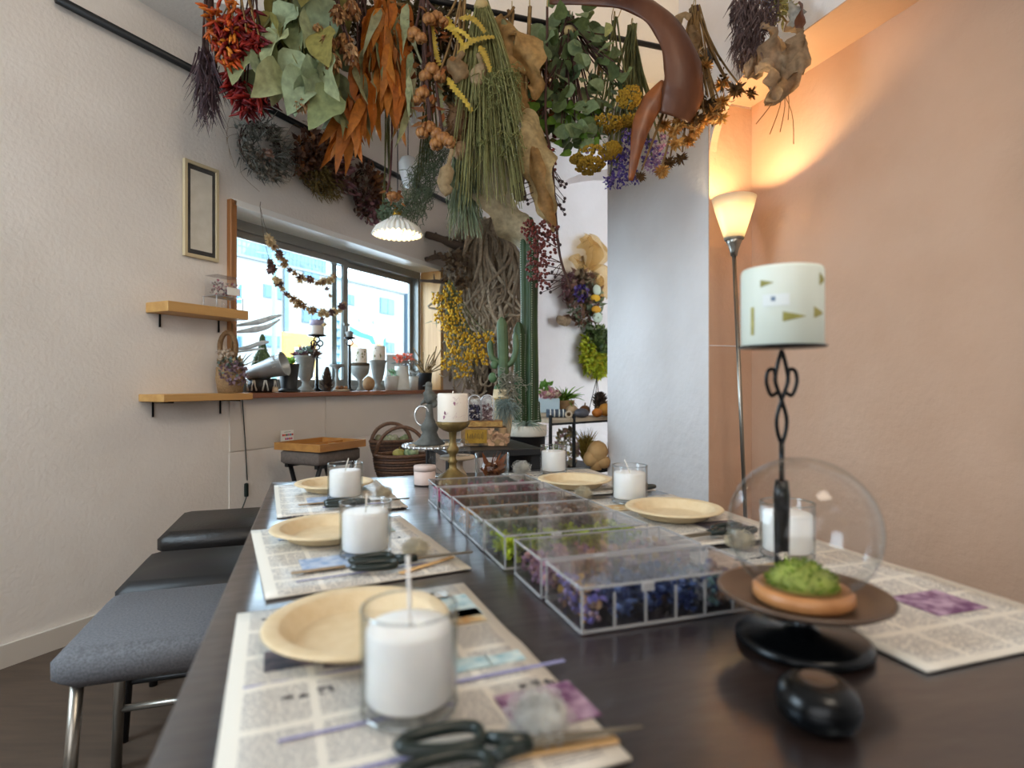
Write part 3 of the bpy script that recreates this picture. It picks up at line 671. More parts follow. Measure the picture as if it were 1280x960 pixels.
for ci, (u, (cols, cn)) in enumerate(zip(us, pal)):
    n0 = .255+.003*ci*.9+(.006 if ci > 4 else 0)
    o = thing('flower_case', 'clear compartment case of %s dried flowers, %s' % (cn, ['farthest of the row', 'second from the far end', 'third from the far end', 'fourth of seven in the row', 'third from the near end', 'second from the near end', 'nearest of the row'][ci]), 'case', TP(n0, u, .0022), TR, 'acrylic cases of dried flowers')
    q = MB(); t = .0022
    q.box((CW/2, CD/2, t/2), (CW, CD, t))
    for y in (t/2, CD-t/2): q.box((CW/2, y, CH*.41), (CW, t, CH*.82))
    for x in (t/2, CW-t/2): q.box((x, CD/2, CH*.41), (t, CD-2*t, CH*.82))
    q.build('tray', ACR, o, False)
    for k in range(1, 6): MB().box((CW*k/6, CD/2, CH*.41), (.0018, CD-2*t, CH*.80)).build('divider', ACR, o, False)
    q = MB(); q.box((CW/2, CD/2, CH-t/2), (CW+.003, CD+.003, t))
    q.build('lid', LID, o, False, bev=.0006)
    q = MB()
    for y in (-.001, CD+.001):
        q.box((CW/2, y, CH-.001), (CW+.004, .0022, .0026)); q.box((CW/2, y, .0015), (CW, .0022, .003))
        for x in (0, CW): q.box((x, y, CH/2), (.0022, .0022, CH))
    for x in (-.001, CW+.001): q.box((x, CD/2, CH-.001), (.0022, CD, .0026)); q.box((x, CD/2, .0015), (.0022, CD, .003))
    for k in range(1, 6): q.box((CW*k/6, -.001, CH*.42), (.0022, .002, CH*.8))
    q.build('edges', ACE, o, False, stuff=True)
    q = MB(); q.box((CW*.34, -.003, CH-.006), (.016, .004, .010), bev=.001); q.build('clasp', ACE, o, False)
    for k in range(6):
        cc = [cols[(k+j) % len(cols)] for j in range(len(cols))]
        if ci == 6 and k == 0: cc = ['#6c62a8', '#8a83c4', '#c49a3a', '#4b447c']
        if ci == 6 and k >= 4: cc = ['#77777d', '#8d8f98', '#3f4f8a', '#6a8a84']
        if ci == 5 and k > 2: cc = ['#c29a8c', '#a87c86', '#c9a94a']
        if ci == 3 and k > 2: cc = ['#b98f7a', '#cbb8a6', '#8b8f7d']
        fm = leafmat('case_flowers_%s_%d' % (cn.replace(' ', '_'), k), cc, .2)
        q = MB(); x0, x1 = CW*k/6+.004, CW*(k+1)/6-.004; fill = U(.74, .84)*CH if ci != 2 else CH*.7
        for i in range(150):
            c = (U(x0+.004, x1-.004), U(.008, CD-.008), .006+U(0, fill-.008))
            if i % 3: q.leaf(c, rdir(), U(.008, .014), U(.005, .010), U(0, 6), .4, .3, n=3)
            else: q.ball(c, U(.003, .005), 6, 4, jit=.3)
        for v in range(len(q.v)):
            x, y, z = q.v[v]; q.v[v] = (min(max(x, x0), x1), min(max(y, .0035), CD-.0035), min(max(z, .0035), CH-.007))
        q.build('flowers', fm, o, stuff=True)

# far end of the table
def LZ(d): return d/FX
def on_table(px, py): p = T(px, py); return (p.x, p.y, TZ+.0022)
BRZ = mat('aged_gold', '#8a7343', '#6f5c36', 40, .5, metal=.55, bump=.3, bscale=60)
o = thing('candlestick', 'aged gold turned candlestick carrying the pressed flower candle', 'candlestick', on_table(566, 604)); k = 1.63/FX
MB().lathe([(0, 0), (22*k, 0), (22.5*k, 2*k), (18*k, 8*k), (9*k, 14*k), (5*k, 18*k), (4.5*k, 24*k), (6.5*k, 26*k), (4.5*k, 29*k), (4*k, 34*k), (7*k, 38*k), (8*k, 41*k), (5*k, 46*k), (4*k, 50*k), (5*k, 62*k), (7*k, 64*k)], 32).build('stem', BRZ, o)
MB().lathe([(7*k, 63*k), (12*k, 65*k), (18*k, 69*k), (21*k, 75*k), (20*k, 76*k), (0, 74*k)], 32, rib=.04, nrib=12).build('cup', BRZ, o)
PET = leafmat('pressed_petals', ['#8a4a6a', '#a8788c', '#c49aa0', '#6d3a52'], .1)
def pressed(o, r, z0, z1, n, m=PET, s=.012):
    q = MB()
    for i in range(n):
        a = U(-2.4, -.6) if i % 3 else U(0, 6.28); z = U(z0, z1); c = Vector((math.cos(a), math.sin(a), 0)); t = Vector((-math.sin(a), math.cos(a), 0))
        for j in range(4):
            th = U(0, 6.28); d = t*math.cos(th)+Vector((0, 0, 1))*math.sin(th)
            q.leaf(c*r*1.001+Vector((0, 0, z)), d, s, s*.6, roll=math.atan2(d.dot(t), 1) if False else 0, bend=0, fold=0, n=3)
    # lay the petals on the wax surface
    for i, v in enumerate(q.v):
        l = math.hypot(v[0], v[1]); f = (r*1.006)/max(l, 1e-6); q.v[i] = (v[0]*f, v[1]*f, min(max(v[2], z0*.6), z1*1.05))
    q.build('pressed_flowers', m, o, stuff=True)
IV = mat('ivory_wax', '#e9dfd2', rough=.5, trans=.12)
p = on_table(566, 604); o = thing('pillar_candle', 'ivory pillar candle with pressed pink flowers on the gold candlestick', 'candle', (p[0], p[1], p[2]+75.5*k))
MB().lathe([(0, 0), (18.6*k, 0), (19*k, 1*k), (19*k, 33*k), (18*k, 35*k), (0, 34.5*k)], 40).build('wax', IV, o)
MB().tube([(0, 0, 34*k), (.5*k, 0, 38*k)], .8*k, 6).build('wick', WICK, o); pressed(o, 19*k, 4*k, 30*k, 16)
# silver cake stand with scalloped rim
SIL = mat('silver_glass', '#cfd3d6', rough=.15, metal=.85)
o = thing('cake_stand', 'silvery cake stand with a scalloped rim carrying the grey bird ornament', 'cake stand', on_table(541, 596.5)); k = 1.72/FX
MB().lathe([(0, 0), (15*k, 0), (15*k, 2*k), (9*k, 7*k), (4*k, 12*k), (3.5*k, 16*k), (6*k, 20*k), (3.5*k, 24*k), (4*k, 32*k), (8*k, 36*k), (0, 37*k)], 32).build('stem', GL, o)
MB().lathe([(0, 36*k), (30*k, 36.5*k), (36*k, 37*k), (37*k, 39*k), (36*k, 40.5*k), (30*k, 39*k), (0, 38.5*k)], 72, rib=.025, nrib=24).build('plate', SIL, o)
q = MB()
for i in range(30): a = 2*PI*i/30; q.ball((36.5*k*math.cos(a), 36.5*k*math.sin(a), 38.6*k), 2.4*k, 8, 5)
q.build('scalloped_rim', SIL, o, stuff=True)
GST = mat('grey_stone', '#5f605b', '#4e4f4a', 40, .75, bump=.3, bscale=80)
p = on_table(541, 596.5); o = thing('bird_ornament', 'grey finial ornament with a perched bird and ring handle on the cake stand', 'ornament', (p[0]-4*k, p[1], p[2]+40.3*k))
MB().lathe([(0, 0), (19*k, 0), (19*k, 2*k), (12*k, 8*k), (9*k, 15*k), (11*k, 19*k), (11*k, 24*k), (8*k, 27*k), (5*k, 33*k), (4*k, 45*k), (6*k, 49*k), (0, 51*k)], 28).build('pedestal', GST, o)
q = MB(); q.tube(curve([(9*k, 0, 48*k), (3*k, 0, 55*k), (-1*k, 0, 63*k), (-1*k, 0, 72*k)], 5), [3*k]+[5*k]*4+[8*k]*4+[7*k]*3+[4.5*k]*4, 10); q.ball((-1*k, 0, 74*k), 4.6*k, 10, 7); q.tube([(-4*k, 0, 74*k), (-9*k, 0, 73*k)], [1.6*k, .3*k], 6)
q.tube([(-5*k, 0, 55*k), (-11*k, -2*k, 50*k)], [3.5*k, 1*k], 8); q.build('bird', GST, o)
MB().loop([(-9*k+9*k*math.cos(t), -3*k, 36*k+12*k*math.sin(t)) for t in [2*PI*i/20 for i in range(20)]], 1.3*k, 8).build('ring_handle', SIL, o)
# small frosted glass jar on the stand, wooden round, pink box
p = T(571, 597); o = thing('wooden_cake_stand', 'low pale wooden stand behind the gold candlestick', 'cake stand', (p.x, p.y+.02, TZ+.0022))
p_ws = o.location.copy()
WPALE = mat('pale_wood', '#c9b79f', '#b8a488', 25, .6, stretch=(.2, 1, 1)); k = 1.75/FX
MB().lathe([(0, 0), (12*k, 0), (11*k, 3*k), (7*k, 10*k), (7*k, 18*k), (20*k, 21*k), (0, 21*k)], 28).build('foot', WPALE, o)
MB().lathe([(0, 21*k), (21*k, 21*k), (22*k, 23*k), (21*k, 25*k), (0, 25*k)], 40).build('top', WPALE, o)
o = thing('glass_jar', 'small clear glass stopper jar standing on the pale wooden stand', 'jar', (p_ws.x+8*k, p_ws.y-.008, p_ws.z+25.3*k))
MB().lathe([(0, 0), (8*k, 0), (8*k, 10*k), (6*k, 12*k)], 24).build('body', GL, o); MB().lathe([(6*k, 12.2*k), (8*k, 13*k), (6*k, 17*k), (3*k, 20*k), (0, 21*k)], 20).build('stopper', GL, o)
p = T(531, 606); o = thing('round_box', 'pale pink round cardboard box at the far edge of the table', 'box', (p.x, p.y, TZ+.0022)); k = 1.58/FX
PINKB = mat('pale_pink_card', '#d8c4bb', '#d0bab0', 30, .8)
MB().lathe([(0, 0), (13.2*k, 0), (13.5*k, 1*k), (13.5*k, 18*k), (0, 18*k)], 40).build('body', PINKB, o); MB().lathe([(14*k, 17*k), (14*k, 22.5*k), (13.4*k, 23.5*k), (0, 23.5*k)], 40).build('lid', PINKB, o)
# tumbler with brown leaves
p = T(615, 602); o = thing('leaf_tumbler', 'glass tumbler filled with brown dried leaves and petals', 'glass', (p.x, p.y, TZ+.0022)); k = 1.6/FX
MB().lathe([(0, 0), (21*k, 0), (22*k, 1*k), (22*k, 36*k), (21.3*k, 36*k), (21*k, 2.5*k), (0, 2.5*k)], 40).build('glass', GL, o)
BRL = leafmat('brown_leaves', ['#7a3f1e', '#9c5a2a', '#5a2c18', '#b07a45'], .2)
q = MB()
for i in range(90): q.leaf((U(-10, 10)*k, U(-10, 10)*k, U(6, 20)*k), rdir(-.3, .8), U(8, 11)*k, U(5, 8)*k, U(0, 6), .3)
q.build('dried_petals', BRL, o, stuff=True)
for (dx, dz, l, rr) in ((-.5, 1, 44, 1.5), (.15, 1, 46, 1.4), (.65, .85, 48, 1.6), (.0, 1, 40, 1.2), (.35, 1, 44, .9)):
    MB().leaf((0, 0, 5*k), (dx*.8, -.1, dz), l*.8*k, 9*k, rr, .1, .2, n=6).build('leaf', BRL, o)

# right foreground: candlestick with candle, glass dome on a pedestal tray, black bun base
BLKM = mat('black_gloss_metal', '#0f1113', rough=.25, metal=.6, spec=.6)
pc = P(977, 480, .71); k = .71/FX
o = thing('iron_candlestick', 'black wrought iron candlestick with looped stem at the right', 'candlestick', (pc.x, pc.y, TZ+.0022)); H = CAMZ-TZ-.0022
zt = H+46*k   # plate height
MB().lathe([(0, 0), (.027, 0), (.027, .004), (.022, .01), (.011, .02), (.007, .03), (0, .03)], 32).build('base', BLKM, o)
zc = H-120*k
MB().lathe([(.007, .028), (.0085, .06), (.0095, zc-.02), (.0075, zc), (0, zc)], 14).build('shaft', BLKM, o)
q = MB()
for sg in (1, -1):
    q.tube(curve([(0, 0, H+42*k), (sg*5*k, 0, H+25*k), (sg*8*k, 0, H+5*k), (sg*3*k, 0, H-12*k), (0, 0, H-20*k), (sg*-6*k, 0, H-42*k), (sg*-5*k, 0, H-60*k), (0, 0, H-76*k)], 6), 2.6*k, 8)
    q.tube(curve([(sg*5*k, 0, H-10*k), (sg*13*k, 0, H-14*k), (sg*19*k, 0, H+2*k), (sg*17*k, 0, H+16*k), (sg*10*k, 0, H+18*k), (sg*8*k, 0, H+10*k)], 6), 2.4*k, 8)
q.tube([(0, 0, H-72*k), (0, 0, zc-.004)], 3.4*k, 8)
q.build('looped_ironwork', BLKM, o, stuff=True)
MB().lathe([(0, zt-2*k), (50*k, zt-1*k), (52*k, zt+1.2*k), (50*k, zt+1*k), (0, zt)], 40).build('drip_plate', BLKM, o)
o = thing('pillar_candle', 'large greenish white candle with pressed leaves on the iron candlestick', 'candle', (pc.x, pc.y, TZ+.0022+zt+.4*k))
GWX = mat('greenish_wax', '#dfe4d8', '#d6ddd0', 8, .5, trans=.12)
MB().lathe([(0, 0), (46*k, 0), (47.5*k, 2*k), (47.5*k, 92*k), (46*k, 96*k), (40*k, 97*k), (0, 94*k)], 48).build('wax', GWX, o)
MB().tube([(0, 0, 93*k), (1*k, 0, 103*k)], 1.2*k, 6).build('wick', WICK, o)
LV = leafmat('pressed_leaf_green', ['#a39a4c', '#8d8a45', '#b7ad6a'], 0)
for a, z, w_, h_ in ((-2.35, 74, 16, 9), (-1.7, 33, 27, 12), (-2.75, 30, 5, 34), (-.85, 78, 14, 16), (-1.0, 38, 20, 14)):
    q = MB(); n_ = 8; vs = []
    for i in range(n_+1):
        t = i/n_; aa = a+(t-.5)*w_/47.5; hh_ = h_*(1-t)*.5 if w_ > 8 else h_*.5
        for s_ in (-1, 1): vs.append((47.9*k*math.cos(aa), 47.9*k*math.sin(aa), (z+s_*hh_)*k))
    q.add(vs, [(2*i, 2*i+2, 2*i+3, 2*i+1) for i in range(n_)]).build('pressed_leaf', LV, o)
vs = []
for i in range(9):
    aa = -2.45+i/8*.62
    for z in (46, 84-24): vs.append((48.2*k*math.cos(aa), 48.2*k*math.sin(aa), (z)*k))
lb_ = MB().add(vs, [(2*i, 2*i+2, 2*i+3, 2*i+1) for i in range(8)]).build('paper_label', mat('label_paper', '#e3e8e6', rough=.8), o)
vs = []
for i in range(5):
    aa = -2.25+i/4*.1
    for z in (52, 57): vs.append((48.5*k*math.cos(aa), 48.5*k*math.sin(aa), z*k))
MB().add(vs, [(2*i, 2*i+2, 2*i+3, 2*i+1) for i in range(4)]).build('printed_mark', mat('mark_blue', '#6b7f96', rough=.8), lb_)
pd = T(1003, 806); o = thing('pedestal_tray', 'black pedestal tray with a brown dished top under the glass dome', 'tray', (pd.x, pd.y, TZ+.0022)); k = pd.y/FX
MB().lathe([(0, 0), (76*k, 0), (79*k, 3*k), (78*k, 8*k), (70*k, 13*k), (24*k, 17*k), (13*k, 24*k), (13*k, 42*k), (24*k, 50*k), (0, 50*k)], 48).build('foot', BLKM, o)
TRAYM = mat('brown_tray', '#5b4636', '#4c3a2d', 8, .35)
MB().lathe([(0, 46*k), (60*k, 48*k), (92*k, 58*k), (101*k, 64*k), (100*k, 67*k), (95*k, 66*k), (84*k, 59*k), (58*k, 53*k), (0, 52*k)], 64).build('dish', TRAYM, o)
o = thing('glass_dome', 'round glass dome on a wooden ring with green moss inside', 'dome', (pd.x, pd.y, TZ+.0022+53.5*k))
MB().lathe([(0, 0), (54*k, 0), (58*k, 5*k), (58*k, 14*k), (54*k, 18*k), (46*k, 19*k), (0, 19*k)], 48).build('wooden_base', mat('honey_wood', '#c08552', '#ad7445', 20, .4, stretch=(1, 1, .2)), o)
R_ = 88*k; prof = [(52*k, 19.3*k)]
cz = 19*k+math.sqrt(R_*R_-(52*k)**2)
a0 = math.asin(52*k/R_)
for i in range(1, 25):
    t = a0+(PI-a0)*i/24; prof.append((max(0, R_*math.sin(t)), cz-R_*math.cos(t)))
MB().lathe(prof, 64).build('glass', GL, o)
q = MB(); MOSS = leafmat('moss_green', ['#6f8a2a', '#93a83a', '#4f6a24', '#a8b45a'], .3)
for i in range(500):
    a = U(0, 6.28); r = 42*k*math.sqrt(U(0, 1)); h = 32*k*(1-(r/(44*k))**2)
    q.leaf((r*math.cos(a), r*math.sin(a), 19*k+h*U(.5, 1)), rdir(0, 1), U(5, 9)*k, 4*k, U(0, 6), .3, n=3)
q.lathe([(42*k, 19.5*k), (36*k, 32*k), (18*k, 44*k), (0, 48*k)], 20); q.build('moss', MOSS, o, stuff=True)
pb = T(1022, 905); o = thing('bun_candleholder', 'squat black glossy round holder at the lower right edge', 'candle holder', (pb.x, pb.y, TZ+.0022)); k = pb.y/FX
MB().lathe([(0, 0), (34*k, 0), (46*k, 8*k), (50*k, 24*k), (46*k, 40*k), (34*k, 50*k), (20*k, 54*k), (18*k, 50*k), (0, 46*k)], 48).build('body', BLKM, o)
MB().lathe([(18.5*k, 53.5*k), (20*k, 55*k), (21*k, 54*k), (20*k, 52*k)], 40).build('rim', MATS['brown_tray'], o)
# ---------------------------------------------------------------- the hanging rods and their dried bunches
def rod(label, n0, n1, u, z=2.65):
    a, b_ = NU(n0, u, z), NU(n1, u, z); o = thing('hanging_rod', label, 'rod', a)
    MB().tube([(0, 0, 0), b_-a], .0135, 10).build('bar', IRON, o)
    for p in (Vector((0, 0, 0)), b_-a):
        e = (b_-a).normalized(); s_ = -1 if p.length > .1 else 1
        MB().box(p+e*(.008*s_), (.016, .07, .09), TR, bev=.003).build('bracket', IRON, o)
    return o
rod('long black iron rod carrying the dried flower bunches', -1.045, 1.898, 2.49)
rod('short black iron rod above the lamp alcove', .9, 1.898, 1.9)
STEM = mat('dry_stem', '#8a6a3c', '#6f5430', 30, .8); STEMD = mat('dark_stem', '#4a2c22', '#3a221b', 30, .8); STEMG = mat('olive_stem', '#6c6a3c', '#57562f', 30, .8)
TWINE = mat('twine', '#b39b6a', rough=.9)
class BU:
    def __init__(s, name, label, cat, px, u=2.49, group='dried bunches on the rod', z=2.65, py=None, d=None):
        s.px = px; s.d = d or dU(px, u); s.py = py if py is not None else CY-(z-CAMZ)*FX/s.d; s.k = s.d/FX
        s.o = thing(name, label, cat, P(px, s.py, s.d), 0, group)
    def l(s, px, py, dy=0): return Vector(((px-s.px)*s.k, dy, -(py-s.py)*s.k))
    def tie(s, py, r=6):
        MB().lathe([(r*s.k, -5*s.k), (r*1.25*s.k, 0), (r*s.k, 5*s.k)], 10, tuple(s.l(s.px, py))).build('twine', TWINE, s.o); return s
    def hook(s):
        MB().loop([(0, .016*math.cos(t)+0, .0165*math.sin(t)) for t in [2*PI*i/14 for i in range(14)]], .0022, 5).build('hook', TWINE, s.o); return s
    def stems(s, tips, m=STEM, r=1.1, name='stem', spread=5, top=None, join=True):
        q = MB()
        for t in tips:
            p0 = Vector((U(-spread, spread)*s.k, U(-spread, spread)*s.k, -.014-s.k*(top or 0))); t = Vector(t); mid = (p0+t)/2+Vector((U(-3, 3)*s.k, U(-3, 3)*s.k, -4*s.k)); mid.x = p0.x*.55+t.x*.45
            q.tube(curve([p0, mid, t], 3), r*s.k, 4, False)
        return q.build(name, m, s.o, stuff=True)
    def fluff(s, name, m, n, box, L, Wd, dmin=-1, dmax=.2, yr=18, fold=.2, bend=.3, oval=True):
        q = MB(); x0, y0, x1, y1 = box; c = Vector(((x0+x1)/2, (y0+y1)/2, 0))
        i = 0
        while i < n:
            a, b_, e = U(-1, 1), U(-1, 1), U(-1, 1)
            if oval and a*a+b_*b_+e*e > 1: continue
            i += 1; q.leaf(s.l(c.x+a*(x1-x0)/2, c.y+b_*(y1-y0)/2, e*yr*s.k), rdir(dmin, dmax), U(.7, 1.2)*L*s.k, U(.7, 1.2)*Wd*s.k, U(0, 6), bend, fold, n=3)
        return q.build(name, m, s.o, stuff=True)
    def leaves(s, me, pts, dirs, name='leaf', scl=(.75, 1.15)):
        for p, d in zip(pts, dirs): link(name, me, s.o, p, leafF(d, U(0, 6.28)), U(*scl))
    def spike(s, q, px, py, r, dy=0, n=26, w=.22):
        c = s.l(px, py, dy)
        for i in range(n): q.leaf(c, rdir(-1, .8), r*s.k*U(.7, 1.1), r*w*s.k, U(0, 6), U(-.2, .2), .1, n=3)
        q.ball(c, r*.35*s.k, 6, 4)
def leafme(name, L, Wd, m, bend=.25, fold=.15, tip=.6, n=7, wav=0):
    q = MB().leaf((0, 0, 0), (1, 0, 0), L, Wd, 0, bend, fold, tip, n)
    if wav:
        q.v = [(x, y, z+wav*math.sin(x/L*9+ (2 if y > 0 else 0))*abs(y)) for x, y, z in q.v]
    me = q.mesh(name, m); return me
# 1 red and orange chilli-like celosia at the upper left
CHI = leafmat('chilli_red', ['#7c1a18', '#98251c', '#5c1518', '#6e1f28'], .15, .4); CHO = leafmat('chilli_orange', ['#b3391a', '#d5661f', '#8e2418', '#e08a2e'], .15, .4)
def chilli(B, m, pts, n, L):
    q = MB()
    for (px, py, sp) in pts:
        for i in range(n):
            c = B.l(px+U(-sp, sp), py+U(-sp, sp), U(-sp, sp)*B.k); d = rdir(-1, -.2)
            e = c+d*U(.7, 1.15)*L*B.k; q.tube([c, (c+e)/2+Vector((U(-1, 1)*B.k, 0, 0)), e], [1.6*B.k, 2.4*B.k, .5*B.k], 5)
    return q.build('pods', m, B.o, stuff=True)
B = BU('chilli_bunch', 'hanging bunch of orange and red dried pods at the upper left', 'dried flowers', 300); B.hook()
B.stems([B.l(x, y, U(-.03, .03)) for x, y in ((272, 20), (285, 45), (300, 35), (312, 45), (322, 50), (275, 70), (290, 60), (328, 55), (305, 10), (318, 20), (282, 10))], STEM)
chilli(B, CHO, ((272, 22, 12), (276, 52, 12), (288, 8, 12), (285, 72, 10), (300, 30, 8), (292, 40, 12)), 26, 16); chilli(B, CHI, ((300, 45, 12), (308, 20, 10), (322, 52, 10), (318, 40, 8), (282, 35, 12), (295, 60, 8)), 26, 18)
B = BU('chilli_bunch', 'lower hanging bunch of dark red dried pods over the first wall wreath', 'dried flowers', 318, u=2.56); B.hook()
B.stems([B.l(x, y, U(-.02, .02)) for x, y in ((300, 120), (310, 110), (322, 115), (332, 110), (292, 95), (345, 108))], STEMD)
chilli(B, CHI, ((300, 125, 10), (312, 130, 12), (322, 122, 8), (334, 108, 7), (298, 108, 8), (292, 92, 7), (350, 103, 4)), 22, 22)
# 2 dusky purple grass at the far left
GRP = leafmat('dusky_grass', ['#4a3740', '#5d4a4c', '#3a2c33'], .2)
B = BU('dusky_grass_bunch', 'dusky purple dried grass bunch at the upper left edge', 'dried flowers', 262, u=2.6); B.hook()
q = MB()
for i in range(240):
    c = B.l(U(250, 270), U(60, 130), U(-.04, .04)); q.blade(c, (U(-.5, .5), U(-.3, .3), -1), U(25, 55)*B.k, 2.2*B.k, -.1)
q.build('seed_heads', GRP, B.o, stuff=True); B.stems([B.l(U(252, 272), U(70, 90)) for i in range(12)], STEMD)
# 3 large pale green leaves
PG = leafmat('pale_green_leaf', ['#98a076', '#a9ad80', '#8a9878', '#9ca884', '#7a8250', '#b8b48a'], .3); OLV = leafmat('olive_leaf', ['#8a8146', '#9c9150', '#7a7038', '#6d6a3a'], .35)
B = BU('broad_leaf_bunch', 'bunch of broad pale green dried leaves hanging left of the orange leaves', 'dried leaves', 372); B.hook()
big = leafme('broad_leaf', 46*B.k, 34*B.k, PG, .35, .25, .62, 8, .25); bigo = leafme('broad_leaf', 58*B.k, 42*B.k, OLV, .3, .2, .66, 8, .2)
pg_pts = [(345, 22, bigo), (352, 48, bigo), (412, -10, bigo), (398, -18, bigo), (366, 12, 0), (372, 30, 0), (390, 10, 0), (368, 50, 0), (360, 62, 0), (376, 58, 0), (385, 70, 0), (405, 62, bigo), (352, 78, 0), (340, 82, 0), (318, 76, 0), (312, 92, 0), (388, 92, 0), (396, 98, 0), (402, 110, 0), (380, 88, 0), (350, 96, 0), (356, 108, 0), (366, 82, 0), (372, 72, 0), (410, 92, 0), (415, 100, 0), (378, 42, 0), (395, 40, 0), (330, 64, 0), (384, 26, 0), (405, 24, 0), (362, 30, bigo), (328, 88, 0), (410, 118, 0), (374, 100, 0), (340, 40, bigo), (420, 130, 0), (386, 112, 0)]
for (x, y, me) in pg_pts: link('leaf', me or big, B.o, B.l(x, y-16, U(-.07, .07)), leafF((U(-.6, .6), U(-.7, .3), -1), U(0, 6.28)), U(.95, 1.3))
for i in range(26):
    link('leaf', big if i % 3 else bigo, B.o, B.l(U(330, 425), U(-30, 75), U(-.02, .1)), leafF((U(-.6, .6), U(-.7, .3), -1), U(0, 6.28)), U(.8, 1.2))
B.stems([B.l(x, y-16, U(-.05, .05)) for (x, y, me) in pg_pts], STEMG, 1.2)
# 4 fluffy brown protea heads
PRO = leafmat('protea_scales', ['#8a5a34', '#b88a58', '#6b3f28', '#c9a57a'], .2)
B = BU('protea_bunch', 'bunch of fluffy brown protea heads between the pale green and orange leaves', 'dried flowers', 412, u=2.42); B.hook()
hd = [(430, 48, 12), (437, 62, 12), (395, 38, 11), (418, 80, 11), (425, 20, 10), (412, 55, 9), (378, 128, 9), (440, 10, 11)]
B.stems([B.l(x, y-8) for x, y, r in hd], STEMD, 1.5)
for x, y, r in hd:
    q = MB(); c = B.l(x, y, U(-.03, .03))
    for i in range(70):
        a = rdir(-1, 1); q.leaf(c+Vector((a.x*r*.6, a.y*r*.6, a.z*r*.9))*B.k, (a.x*.7, a.y*.7, -1+a.z*.3), 9*B.k, 4*B.k, U(0, 6), -.2, n=3)
    q.ball(c, r*.62*B.k, 8, 6, (1, 1, 1.5)); q.build('flower_head', PRO, B.o, stuff=True)
# 4b dark filler behind: small seed heads
DKF = leafmat('dark_filler', ['#4a3a22', '#5d4a2a', '#3a2d1e', '#6a5a34'], .2)
B = BU('seed_spray_bunch', 'dark olive seed spray high behind the brown protea heads', 'dried flowers', 455, u=2.6); B.hook()
B.fluff('seeds', DKF, 420, (425, -10, 485, 70), 9, 5); B.stems([B.l(U(430, 480), U(0, 50)) for i in range(14)], STEMG)
B = BU('seed_spray_bunch', 'dark brown leafy spray high above the ribbed yellow leaves', 'dried flowers', 545, u=2.6); B.hook()
B.fluff('seeds', DKF, 420, (505, -10, 585, 70), 11, 6); B.stems([B.l(U(510, 580), U(0, 50)) for i in range(14)], STEMG)
# 5 long orange leaves
ORL = leafmat('orange_leaf', ['#9c5518', '#b5651d', '#8a4714', '#c27a2c', '#7a3c14'], .35, .5); SAGE = leafmat('sage_leaf', ['#8d8f68', '#a09c72', '#6f7550', '#b0a884'], .3)
B = BU('orange_leaf_bunch', 'large bunch of long orange brown leaves with sage strips', 'dried leaves', 482); B.hook()
me1 = leafme('long_leaf', 72*B.k, 18*B.k, ORL, .15, .3, .5, 8, .3); me2 = leafme('long_leaf', 60*B.k, 10*B.k, SAGE, .15, .3, .5, 8, .3)
tips = []
for i in range(74):
    t = i/74; branch = i % 2
    x = 485-t*45+U(-16, 16) if branch else 486+t*14+U(-20, 20)
    y = -5+t*(158 if branch else 120); p = B.l(x, y, U(-.05, .05)); tips.append(p)
    link('leaf', me1, B.o, p, leafF((U(-.35, .28), U(-.4, .3), -1), U(0, 6.28)), U(.75, 1.05))
for i in range(30):
    t = i/30; x = 488-t*55+U(-12, 14) if i % 2 else 505+U(-12, 12); y = 15+t*120; p = B.l(x, y, U(-.06, .02))
    link('leaf', me2, B.o, p, leafF((U(-.35, .3), U(-.4, .2), -1), U(0, 6.28)), U(.8, 1.15))
B.stems(tips[::2], STEM, 1.4)
B = BU('orange_leaf_bunch', 'smaller brown and sage leaf bunch drooping to the left of the orange leaves', 'dried leaves', 452, u=2.55); B.hook(); tips = []
for i in range(18):
    t = i/18; p = B.l(470-t*46+U(-8, 8), 60+t*105, U(-.04, .04)); tips.append(p)
    link('leaf', me1 if i % 3 else me2, B.o, p, leafF((-.5+U(-.2, .2), U(-.4, .3), -1), U(0, 6.28)), U(.65, .95))
SP = leafme('spiny_leaf', 40*B.k, 12*B.k, leafmat('grey_green_spiny', ['#66705a', '#7d856c'], .2), .1, .3, .4, 6)
for x, y in ((438, 120), (432, 130), (445, 112), (428, 138)): link('leaf', SP, B.o, B.l(x, y), leafF((-.8, U(-.3, .3), -.5), U(0, 6)))
B.stems(tips[::2], STEMD, 1.3)
# 6 ochre pumpkin-like pods
POD = mat('ochre_pod', '#a3703a', '#7d4e26', 60, .55, bump=.2, bscale=120)
B = BU('seed_pod_branch', 'branch of plump ochre seed pods between the orange and the yellow leaves', 'dried pods', 530, u=2.4); B.hook()
pods = [(528, 118), (540, 88), (536, 160), (553, 172), (545, 20), (518, 45)]
pm = MB()
for i in range(6):
    a = 2*PI*i/6; pm.ball((4.6*B.k*math.cos(a), 4.6*B.k*math.sin(a), 0), 5.4*B.k, 8, 6, (1, 1, 1.35))
pmm = pm.mesh('seed_pod', POD)
for x, y in pods:
    for j, (dx, dy) in enumerate(((0, 0), (9, 6), (-8, 7))):
        if j and y < 60 and RND.random() < .3: continue
        link('pod', pmm, B.o, B.l(x+dx, y+dy, U(-.02, .02)), Matrix.Rotation(U(0, 6), 3, 'Z') @ Matrix.Rotation(U(-.5, .5), 3, 'X'), U(.7, .95) if j else 1.0)
B.stems([B.l(x, y-6) for x, y in pods]+[B.l(538, 150), B.l(534, 130)], STEMD, 1.8)
B.fluff('bracts', BRL, 60, (505, 0, 570, 180), 16, 7)
